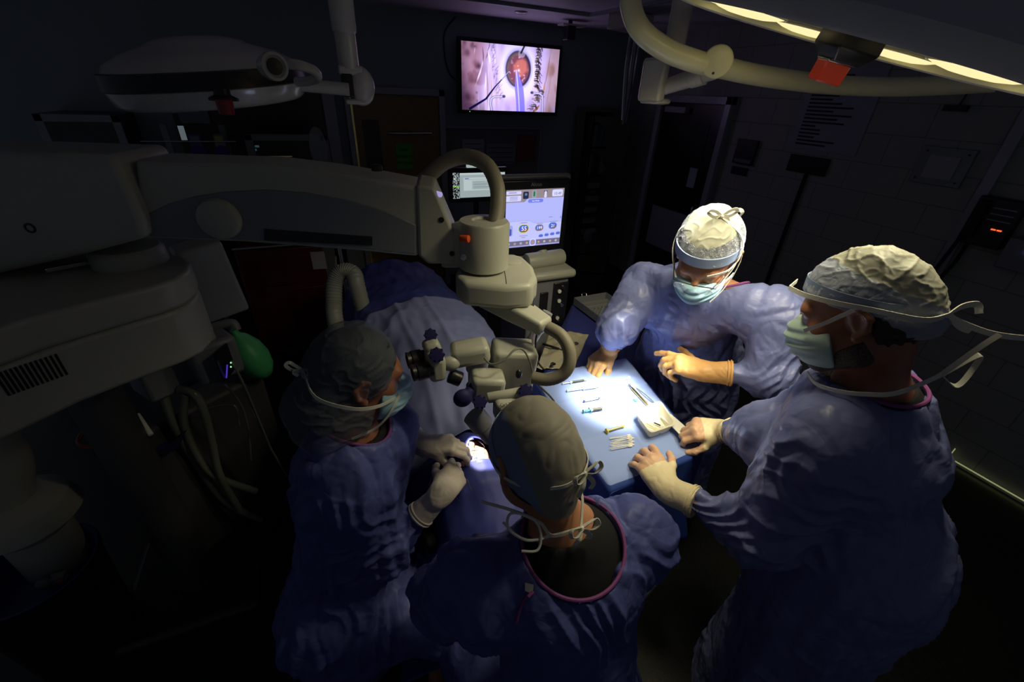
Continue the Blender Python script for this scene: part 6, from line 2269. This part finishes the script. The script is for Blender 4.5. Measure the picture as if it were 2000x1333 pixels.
obj('wheel_base', MB().span((hc[0] - .17, hc[1] - .12, .03), (hc[0] + .17, hc[1] + .34, .10)), 'plastic', cons, bevel=.02)

# ------------------------------------------------------------------ computer workstation behind
YP = 3.1
a, b = ony(884, 338, YP), ony(985, 384, YP)
pcw = thing('computer_workstation', 'dark computer workstation whose lit screen shows a document, seen through the conduit loop', 'computer', ((a[0] + b[0]) / 2, YP + .2, 0))
obj('monitor_case', MB().span((a[0] - .02, YP + .004, b[2] - .03), (b[0] + .02, YP + .05, a[2] + .03)), 'blackp', pcw, bevel=.006)


def doc(w_=170, h=90):
    v, u = np.meshgrid(np.linspace(0, 1, h), np.linspace(0, 1, w_), indexing='ij')
    I = np.zeros((h, w_, 3)) + V(.05, .07, .08)
    R_ = lambda x0, y0, x1, y1, c: I.__setitem__((v >= y0) & (v < y1) & (u >= x0) & (u < x1), c)
    n = noise3(np.stack([u.ravel() * 60, v.ravel() * 45, np.full(u.size, .5)], 1)).reshape(u.shape)
    I[(n > .12) & (u < .12)] = (.75, .80, .80)
    R_(0, .52, .13, .55, (.6, .95, .2))
    R_(.13, .02, 1, .97, (.66, .72, .73))
    R_(.13, .02, 1, .10, (.78, .84, .84))
    R_(.20, .20, .95, .70, (.78, .84, .84))
    R_(.22, .22, .30, .25, (.35, .35, .85))
    R_(.30, .26, .85, .28, (.55, .6, .62))
    R_(.36, .32, .86, .66, (.70, .76, .77))
    for k in range(6):
        R_(.38, .36 + k * .05, .60 + .2 * ((k * 37) % 10) / 10, .375 + k * .05, (.5, .56, .58))
    return I


raster('screen', [(a[0], YP, a[2]), (b[0], YP, a[2]), (b[0], YP, b[2]), (a[0], YP, b[2])], doc(), glow_attr('document_picture', .8), pcw)
obj('screen_stand', MB().cyl((a[0] + .2, YP + .07, b[2] - .35), (a[0] + .2, YP + .07, b[2]), .02), 'blackp', pcw)
dz = b[2] - .36
obj('desk_top', MB().span((a[0] - .15, YP - .20, dz - .03), (b[0] + .15, YP + .3, dz)), 'blackp', pcw, bevel=.008)
obj('keyboard', MB().span((a[0] + .02, YP - .17, dz), (a[0] + .42, YP - .02, dz + .02)), 'plastic_d', pcw, bevel=.004)
obj('column', MB().span((a[0] + .12, YP, .08), (a[0] + .28, YP + .15, dz - .03)), 'plastic_d', pcw, bevel=.01)
obj('wheel_base', MB().span((a[0] - .08, YP - .15, .03), (a[0] + .45, YP + .3, .08)), 'blackp', pcw, bevel=.015)
p_ = ony(925, 330, YP + .02)
solo('wall_light_strip', MB().span((p_[0] - .05, YP + .01, a[2] + .03), (p_[0] + .07, YP + .04, a[2] + .055)), glow('pale_strip', (.75, .9, .9), .45), 'small pale lit strip on top of the document screen', 'light')


# ================================================================== REMAINING THINGS
# instrument case and bag on a draped back table, right of the console
BT = 1.0
c0 = onz(1105, 640, BT)
q = [onz(*p, BT) for p in ((1062, 735), (1172, 705), (1258, 610), (1122, 592))]
t = thing('back_table', 'navy draped back table behind the paper covered one, carrying the instrument case', 'table', sum(q) / 4 * V(1, 1, 0))
obj('table_top', MB().prism(q, V(0, 0, -.03)), 'steel', t, bevel=.004)
for k in range(4):
    cc_ = sum(q) / 4
    p = cc_ + (q[k] - cc_) * .86
    obj('leg', MB().cyl((p[0], p[1], 0), (p[0], p[1], BT - .03), .014), 'steel', t)
cc_ = sum(q) / 4


def bt_fn(u, v):
    a = u * 4
    k = int(min(a, 3.9999))
    f = a - k
    p = q[k] * (1 - f) + q[(k + 1) % 4] * f
    w_ = math.sin(u * 60)
    if v < .3:
        return cc_ * (1 - v / .3) + p * (v / .3) + V(0, 0, .003)
    t_ = (v - .3) / .7
    o_ = nrm(p - cc_)
    return p + o_ * (.015 + .03 * t_ * (1 + w_)) + V(0, 0, .003 - .5 * t_)


tag(sheet_obj('table_drape', bt_fn, 120, 20, 'sheet_d', .002), 'navy drape over the back table behind the lit paper', 'drape')
cs4 = [onz(*p, BT + .02) for p in ((1166, 655), (1238, 640), (1215, 578), (1120, 584))]
cen = sum(cs4) / 4
e0 = nrm(cs4[1] - cs4[0])
e1 = nrm(np.cross(UP, e0))
t = thing('sterilizing_case', 'open dark instrument case with rows of silicone fingers, left of the masked nurse', 'case', cen - V(0, 0, .015))
W_, D_ = .24, .36
fl = lambda x, y, z: cen + e0 * x + e1 * y + V(0, 0, z)
fr = (e0, e1, UP)
obj('tray_floor', MB().box(fl(0, 0, 0), (W_, D_, .006), fr), 'plastic_d', t)
obj('tray_wall', MB().box(fl(-W_ / 2, 0, .02), (.005, D_, .045), fr).box(fl(W_ / 2, 0, .02), (.005, D_, .045), fr).box(fl(0, D_ / 2, .02), (W_, .005, .045), fr).box(fl(0, -D_ / 2, .02), (W_, .005, .045), fr), 'plastic_d', t)
k = 0
for j in range(9):
    for i in range(8):
        if (i + j) % 5 == 4:
            continue
        obj('silicone_finger', MB().lathe(fl(-W_ / 2 + .025 + i * .027, -D_ / 2 + .025 + j * .026, .003), UP, [(0, .0055), (.018, .0045), (.020, .003)], 8), 'corr', t)
        k += 1
obj('silicone_bar', MB().box(fl(0, .08, .012), (W_ * .85, .012, .02), fr).box(fl(0, .13, .012), (W_ * .85, .012, .02), fr), 'corr', t, bevel=.002)
obj('latch', MB().tube([fl(-.06, D_ / 2, .04), fl(-.06, D_ / 2 + .01, .055), fl(-.03, D_ / 2 + .01, .055), fl(-.03, D_ / 2, .04)], .002, 8), 'steel', t)
# plastic pouch with an instrument
pz = BT + .008
c4 = [onz(*p, pz) for p in ((1048, 722), (1120, 722), (1150, 655), (1075, 648))]


def pouch_fn(u, v):
    p = (c4[0] * (1 - u) + c4[1] * u) * (1 - v) + (c4[3] * (1 - u) + c4[2] * u) * v
    n_ = noise3(np.array([[u * 5, v * 5, 2.2]]))[0]
    return p + V(0, 0, .006 + .014 * n_ + .006 * math.sin(u * math.pi) * math.sin(v * math.pi) * 3)


tag(sheet_obj('plastic_pouch', pouch_fn, 40, 40, 'pouch', .001), 'crumpled yellowish plastic pouch behind the lower conduit loop', 'pouch')
a, b = onz(1060, 672, pz + .03), onz(1092, 682, pz + .03)
solo('pouch_tool', MB().rcyl(a, b, .006, .001, 12).cyl(b, b + (b - a) * .25, .003), 'blackp', 'dark slim tool lying on the crumpled plastic pouch', 'tool')
for x, y in ((1080, 712), (1125, 672)):
    a = onz(x, y, pz + .03)
    solo('small_connector', MB().rcyl(a - e0 * .012, a + e0 * .012, .006, .001, 10).rcyl(a - e0 * .004 + e1 * .008, a + e0 * .008 + e1 * .01, .005, .001, 10), 'blackp' if y > 700 else 'steel',
         'tiny black connector on the near edge of the plastic pouch' if y > 700 else 'tiny steel clamp on the far edge of the plastic pouch', 'connector')

# white corrugated breathing tube behind the patient
cp3 = [at(*p) for p in ((655, 628, 2.2), (652, 590, 2.2), (655, 550, 2.2), (670, 530, 2.2), (690, 535, 2.2), (698, 560, 2.2))]
solo('corrugated_tube', MB().tube([V(cp3[0][0], cp3[0][1], .9)] + cp3 + [V(cp3[-1][0] + .02, cp3[-1][1], 1.0)], .040, 18, smooth=14, rib=(.04, 1)), 'corr', 'white corrugated tube looping up behind the surgeon in the hair net', 'tube')
t = thing('infusion_stand', 'thin steel stand with a white paper and loops of line, left of the corrugated tube', 'stand', V(*at(668, 560, 2.5)[:2], 0))
p = at(666, 500, 2.5)
obj('pole', MB().cyl((p[0], p[1], 0), (p[0], p[1], 1.75), .012), 'steel', t)
obj('base', MB().box((p[0], p[1], .03), (.5, .05, .03)).box((p[0], p[1], .03), (.05, .5, .03)), 'steel', t)
obj('line', MB().tube([p + V(-.03, 0, 0), p + V(-.06, -.02, -.3), p + V(-.02, -.02, -.5), p + V(-.12, 0, -.75), p + V(-.10, 0, -.95)], .006, 8), 'tube', t)
a, b = at(605, 488, 2.45), at(640, 530, 2.45)
solo('hanging_paper', MB().box((a + b) / 2, (abs(b[0] - a[0]), .006, abs(a[2] - b[2])), (nrm((.95, -.1, 0)), nrm((.1, .95, 0)), UP)), mat('dim_paper', (.22, .22, .24), .8), 'small white paper sheet hanging under the long microscope arm', 'paper')
# red wheeled chest behind, under the arm
a = at(560, 520, 3.4)
t = thing('red_cart', 'dark red supply cart with a steel rail beneath the microscope arm', 'cart', (a[0], a[1], 0))
obj('cabinet', MB().span((a[0] - .33, a[1], .10), (a[0] + .28, a[1] + .45, 1.02)), mat('cart_red', (.09, .008, .006), .45), t, bevel=.01)
obj('rail', MB().cyl((a[0] - .33, a[1] - .03, 1.05), (a[0] + .28, a[1] - .03, 1.05), .012), 'steel', t)
for k in range(3):
    obj('drawer', MB().span((a[0] - .30, a[1] - .012, .16 + .28 * k), (a[0] + .25, a[1], .40 + .28 * k)), mat('drawer_red', (.08, .007, .006), .4), t, bevel=.004)
for sx in (-.25, .2):
    for sy in (.06, .4):
        obj('caster', MB().cyl((a[0] + sx - .015, a[1] + sy, .05), (a[0] + sx + .015, a[1] + sy, .05), .05), 'rubber', t)

# wall things at the upper left
YW = YB - .05
def wrect(x0, y0, x1, y1, Y=4.4):
    a, b = ony(x0, y0, Y), ony(x1, y1, Y)
    return a[0], a[2], b[0], b[2]


Yc = 4.55
X0, Z0, X1, Z1 = wrect(60, 222, 258, 300, Yc)
t = thing('wall_cabinet', 'pale framed wall cabinet with a dark glass front, far upper left', 'cabinet', ((X0 + X1) / 2, Yc + .2, Z1 - .3))
obj('cabinet_frame', MB().span((X0, Yc, Z0 - .05), (X1, Yc + .02, Z0)).span((X0, Yc, Z1 - .5), (X0 + .05, Yc + .02, Z0)).span((X1 - .05, Yc, Z1 - .5), (X1, Yc + .02, Z0)).span((X0, Yc, Z1 - .55), (X1, Yc + .02, Z1 - .5)), 'frame', t, bevel=.003)
obj('carcass', MB().span((X0 + .01, Yc + .02, Z1 - .55), (X1 - .01, YB, Z0)), 'wood_d', t)
obj('glass_door', MB().span((X0 + .05, Yc + .004, Z1 - .5), (X1 - .05, Yc + .01, Z0 - .05)), mat('dark_glass', (.01, .012, .02), .1, spec=.7), t)
X0, Z0, X1, Z1 = wrect(345, 215, 412, 242, YB - .1)
solo('wall_frame', MB().span((X0, YB - .10, Z1), (X1, YB, Z0)), 'plastic_d', 'small grey framed box on the dark wall behind the unlit lamp', 'box', bevel=.004)
Ys = 4.2
X0, Z0, X1, Z1 = wrect(340, 276, 470, 330, Ys)
t = thing('glove_rack', 'thin wire rack carrying two boxes above the microscope arm', 'rack', ((X0 + X1) / 2, Ys, Z1))
obj('wire_shelf', MB().tube([(X0 - .2, Ys - .02, Z0), (X1 + .02, Ys - .02, Z0)], .005, 8, smooth=0).tube([(X0 - .2, Ys - .02, Z1 + .05), (X1 + .02, Ys - .02, Z1 + .05)], .005, 8, smooth=0).box(((X0 + X1) / 2 - .1, Ys + .08, Z1 + .045), (X1 - X0 + .24, .2, .01)), 'steel', t)
obj('wall_post', MB().span((X0 - .1, Ys + .18, 0), (X0 - .06, Ys + .22, Z0 + .1)).span((X1 - .1, Ys + .18, 0), (X1 - .06, Ys + .22, Z0 + .1)), 'plastic_d', t)
for k, (x0, x1, ya, yb2, lb) in enumerate(((366, 402, 264, 305, 'purple and white glove box on the wire rack, left one'), (415, 447, 264, 306, 'pale glove box with yellow top and violet oval on the wire rack'))):
    A0, B0, A1, B1 = wrect(x0, ya, x1, yb2, Ys)
    t = thing('glove_box', lb, 'box', ((A0 + A1) / 2, Ys + .05, Z1 + .05), 'glove boxes on the wire rack')
    obj('carton', MB().span((A0, Ys, Z1 + .05), (A1, Ys + .12, B0)), mat('carton_%s' % ('violet', 'pale')[k], ((.10, .09, .25), (.22, .24, .22))[k], .7), t, bevel=.002)
    obj('oval_print', MB().lathe(((A0 + A1) / 2, Ys + .001, (B0 + Z1) / 2), (0, -1, 0), [(0, .05), (.002, .05)], 28), mat('print_violet', (.05, .01, .20), .6), t)
    obj('top_print', MB().span((A0 + .01, Ys - .002, B0 - .05), (A1 - .01, Ys, B0 - .01)), mat('print_top_%d' % k, ((.25, .25, .3), (.45, .42, .03))[k], .6), t)
A0, B0, A1, B1 = wrect(346, 246, 360, 274, 4.3)
solo('lit_note', MB().span((A0, 4.3, B1), (A1 + .02, 4.31, B0)), mat('glow_note', (.75, .9, .95), .6, emis=(.6, .75, .8), estr=.12), 'small bright note left of the glove boxes on the rack', 'note')  # paper caught by light: a faint glow put into its material
# wall computer in a steel frame
X0, Z0, X1, Z1 = wrect(474, 262, 650, 330, 4.3)
t = thing('anaesthesia_display', 'display in a pale steel frame with a wrapped clear bag, above the microscope arm', 'display', ((X0 + X1) / 2, 4.35, Z1 - .4))
obj('outer_frame', MB().span((X0, 4.3, Z0 - .05), (X1, 4.36, Z0)).span((X0, 4.3, Z1 - .4), (X0 + .06, 4.36, Z0)).span((X1 - .06, 4.3, Z1 - .4), (X1, 4.36, Z0)), 'plastic_d', t, bevel=.006)
obj('glass', MB().span((X0 + .06, 4.33, Z1 - .4), (X1 - .06, 4.36, Z0 - .05)), 'blackp', t)
obj('desk_stand', MB().span((X0 + .1, 4.36, 0), (X1 - .1, 4.7, Z1 - .4)), 'plastic_d', t)
for k, (x, y) in enumerate(((502, 286), (497, 293), (512, 307))):
    p = ony(x, y, 4.325)
    obj('lit_icon', MB().box(p, (.03, .004, .015)), glow('icon_blue', (.2, .5, .6), .10), t)
p = ony(545, 306, 4.325)
obj('lit_line', MB().box(p, (.20, .004, .008)), glow('icon_gold', (.6, .5, .15), .06), t)
p = ony(622, 290, 4.285)
mb = MB().ball(p, (.07, .03, .17), 16)
solo('clear_bag', mb, mat('bag_film', (.6, .65, .65), .15, alpha=.30, bump=[('ridge', 20, 1.0, .01)]), 'crinkled clear bag hanging at the right edge of the framed display', 'bag')

# ------------------------------------------------------------------ anaesthesia machine at the left
g = at(490, 690, 2.0)
t = thing('reservoir_bag', 'green rubber reservoir bag hanging from a grey elbow tube at the left', 'bag', g - V(0, 0, .2))
obj('bag_body', MB().lathe(g + V(-.04, 0, .13), nrm((.30, -.05, -1)), [(0, .018), (.02, .02), (.05, .05), (.10, .078), (.16, .088), (.22, .075), (.26, .045), (.275, .0)], 28, squash=.8), 'green', t)
# the machine
mc = at(385, 700, 1.75)
am = thing('anaesthesia_machine', 'dim grey anaesthesia machine with a small monitor and hoses, below the microscope housing', 'machine', (mc[0] - .1, mc[1] + .1, 0))
obj('absorber_arm', MB().rcyl(at(345, 664, 1.85), at(408, 643, 1.92), .018, .003).tube([at(400, 645, 1.92), at(435, 634, 1.95), at(455, 632, 1.97), at(462, 645, 1.98)], .020, 14), 'plastic_d', am)
ma = (nrm((.75, .55, 0)), nrm((-.55, .75, 0)), UP)
obj('monitor_body', MB().box(mc + V(-.06, .03, -.02), (.34, .16, .16), ma), 'plastic_d', am, bevel=.014)
fc = at(428, 715, 1.70)
mf_ = (nrm((.45, -.9, 0)), nrm((.9, .45, 0)), UP)
hd = obj('monitor_head', MB().box(fc + V(-.02, .04, .03), (.16, .14, .17), (nrm((.88, .47, 0)), nrm((-.47, .88, 0)), UP)), 'plastic_d', am, bevel=.018)
sc0 = at(440, 708, 1.66)
obj('dark_screen', MB().box(sc0, (.10, .006, .12), (nrm((.30, .95, 0)), nrm((.95, -.30, 0)), UP)), 'blackp', am)
obj('violet_bar', MB().box(at(443, 726, 1.648), (.004, .004, .06), (nrm((.3, .95, 0)), nrm((.95, -.3, 0)), nrm((.3, 0, 1)))), glow('violet_bar', (.14, .06, .9), .45), am)
for y in (709, 717):
    obj('green_light', MB().ball(at(451, y, 1.645), .0035, 8), glow('green_dot', (.4, 1, .5), .8), am)
obj('cart_body', MB().box(mc + V(-.18, .22, -.72), (.55, .45, .95), ma), mat('machine_dark', (.05, .05, .055), .6), am, bevel=.02)
obj('foot', MB().box(mc + V(-.18, .22, -1.30), (.6, .5, .12), ma), 'blackp', am, bevel=.02)
lit = glow('machine_screen', (.62, .92, .80), .75)
for k, (x0, y0, x1, y1) in enumerate(((342, 651, 365, 662), (286, 673, 307, 680), (276, 683, 282, 687))):
    a = at((x0 + x1) / 2, (y0 + y1) / 2, 1.95)
    obj('lit_panel', MB().box(a, ((x1 - x0) * 1.95 / 832, .004, (y1 - y0) * 1.95 / 832), (nrm((.92, .25, .25)), nrm((-.25, .92, 0)), UP)), lit, am)
# tubes
tb = [((452, 705, 1.66), (470, 740, 1.7), (492, 800, 1.8), (520, 860, 1.95), (560, 930, 2.1)), ((458, 715, 1.66), (480, 760, 1.72), (505, 820, 1.85), (530, 880, 2.0)),
      ((400, 800, 1.8), (440, 792, 1.8), (460, 795, 1.8), (468, 830, 1.85)), ((440, 752, 1.7), (470, 790, 1.8), (485, 840, 1.9), (490, 900, 2.0)),
      ((350, 760, 1.7), (380, 770, 1.7), (400, 810, 1.75), (415, 870, 1.85), (430, 930, 1.95), (470, 1000, 2.1)), ((320, 770, 1.7), (340, 830, 1.75), (380, 900, 1.9), (440, 980, 2.05), (510, 1015, 2.2)),
      ((365, 770, 1.7), (358, 820, 1.75), (380, 880, 1.85), (420, 930, 1.95), (500, 960, 2.1))]
nm_ = ['long thin pale line falling from the small monitor to the floor, outer one', 'long thin pale line falling from the small monitor, inner one', 'short pale cable curling in front of the dark cart',
       'thin dark lead hanging under the small monitor', 'thick translucent hose bending down from the monitor body', 'thick grey hose sweeping towards the surgeon\'s stool', 'thick grey hose beside the sweeping one']
for k, pts in enumerate(tb):
    solo('hose' if k > 3 else 'line', MB().tube([at(*p) for p in pts], .016 if k > 3 else .0045, 10), 'tube', nm_[k], 'hose' if k > 3 else 'line')
# dark blue basin with a red rimmed ring beside it
c = at(285, 850, 1.75)
t = thing('blue_basin', 'dark navy round basin on the machine at the lower left', 'basin', c - V(0, 0, .06))
obj('shell', MB().lathe(c - V(0, 0, .06), UP, [(0, .10), (.0, .11), (.07, .155), (.075, .16), (.07, .148), (.01, .10), (.008, 0)], 40), 'navy', t)
solo('red_tube_ring', MB().tube([at(205, 845, 1.62) + V(math.cos(a_) * .075, math.sin(a_) * .075, 0) for a_ in np.linspace(0, 2 * math.pi, 20)[:-1]], .008, 10, closed=True), mat('red_tube', (.35, .03, .01), .4), 'coil of dull red tubing beside the navy basin', 'tubing')
solo('white_stick', MB().rcyl(at(268, 810, 1.62), at(295, 850, 1.60), .009, .002, 14), 'white', 'white plastic stick leaning in the navy basin', 'stick')

# ------------------------------------------------------------------ lower left corner: bin with blue liner and pale cover
c = at(60, 1115, 1.55)
t = thing('waste_bin', 'dark bin with a blue liner at the lower left corner', 'bin', (c[0], c[1], 0))
R_b = .19
obj('bin_body', MB().lathe((c[0], c[1], 0), UP, [(0, R_b * .8), (.01, R_b * .82), (c[2] - .01, R_b), (c[2], R_b + .008), (c[2] - .005, R_b - .01), (.03, R_b * .78), (.028, 0)], 48), 'blackp', t)
obj('blue_liner', MB().lathe((c[0], c[1], c[2] - .10), UP, [(0, .0), (.0, R_b * .80), (.06, R_b * .93), (.105, R_b * .98), (.110, R_b * 1.0), (.108, R_b * .95), (.06, R_b * .90), (.004, R_b * .76), (.004, 0)], 48), 'navy', t)
for k, (x, y, m_, lb) in enumerate(((78, 1128, 'board', 'crumpled white wad lying in the blue liner of the bin'), (95, 1108, 'corr', 'small white box with a black top in the blue lined bin'), (105, 1118, 'red', 'small red cap in the blue lined bin'))):
    p = at(x, y, 1.55)
    p[2] = c[2] - .055
    s_ = solo('bin_item', (MB().ball(p, (.028, .022, .020), 14) if k == 0 else MB().box(p, (.045, .03, .025) if k == 1 else (.016, .014, .012))), m_, lb, ('wad', 'box', 'cap')[k])
c = at(30, 1010, 1.45)
t = thing('pale_dome_cover', 'dim pale rounded equipment cover standing behind the blue lined bin', 'equipment', (c[0] - .05, c[1] + .1, 0))
obj('dome', MB().lathe((c[0] - .05, c[1] + .1, 0), UP, [(0, .09), (c[2] - .16, .10), (c[2] - .10, .16), (c[2] - .03, .14), (c[2], .09), (c[2] + .01, 0)], 40), 'plastic', t)
p = at(15, 900, 1.40)
obj('neck', MB().tube([(c[0] - .06, c[1] + .1, c[2]), p + V(-.04, .05, .0), p + V(-.08, .08, .25)], .07, 18), 'plastic', t)
# stools
for (x, y, z, lb) in ((-.16, .95, .50, 'low dark stool under the surgeon in the hair net'), (.40, .30, .50, 'low dark stool under the seated person with white bows')):
    t = thing('surgeon_stool', lb, 'stool', (x, y, 0))
    obj('seat', MB().rcyl((x, y, z - .07), (x, y, z), .17, .02, 36), 'black', t)
    obj('post', MB().cyl((x, y, .08), (x, y, z - .07), .025), 'steel', t)
    for k in range(5):
        a_ = k * 2 * math.pi / 5
        obj('foot_arm', MB().cyl((x, y, .08), (x + .25 * math.cos(a_), y + .25 * math.sin(a_), .06), .015), 'steel', t)
        obj('caster', MB().ball((x + .25 * math.cos(a_), y + .25 * math.sin(a_), .028), .028, 10), 'rubber', t)
p = onz(1252, 1140, .02)
t = solo('foot_pedal', MB().box((p[0], p[1], .03), (.22, .12, .05), (nrm((.95, .3, 0)), nrm((-.3, .95, 0)), UP)), 'board', 'pale foot pedal on the floor between the two gowned figures at the right', 'pedal', bevel=.01)
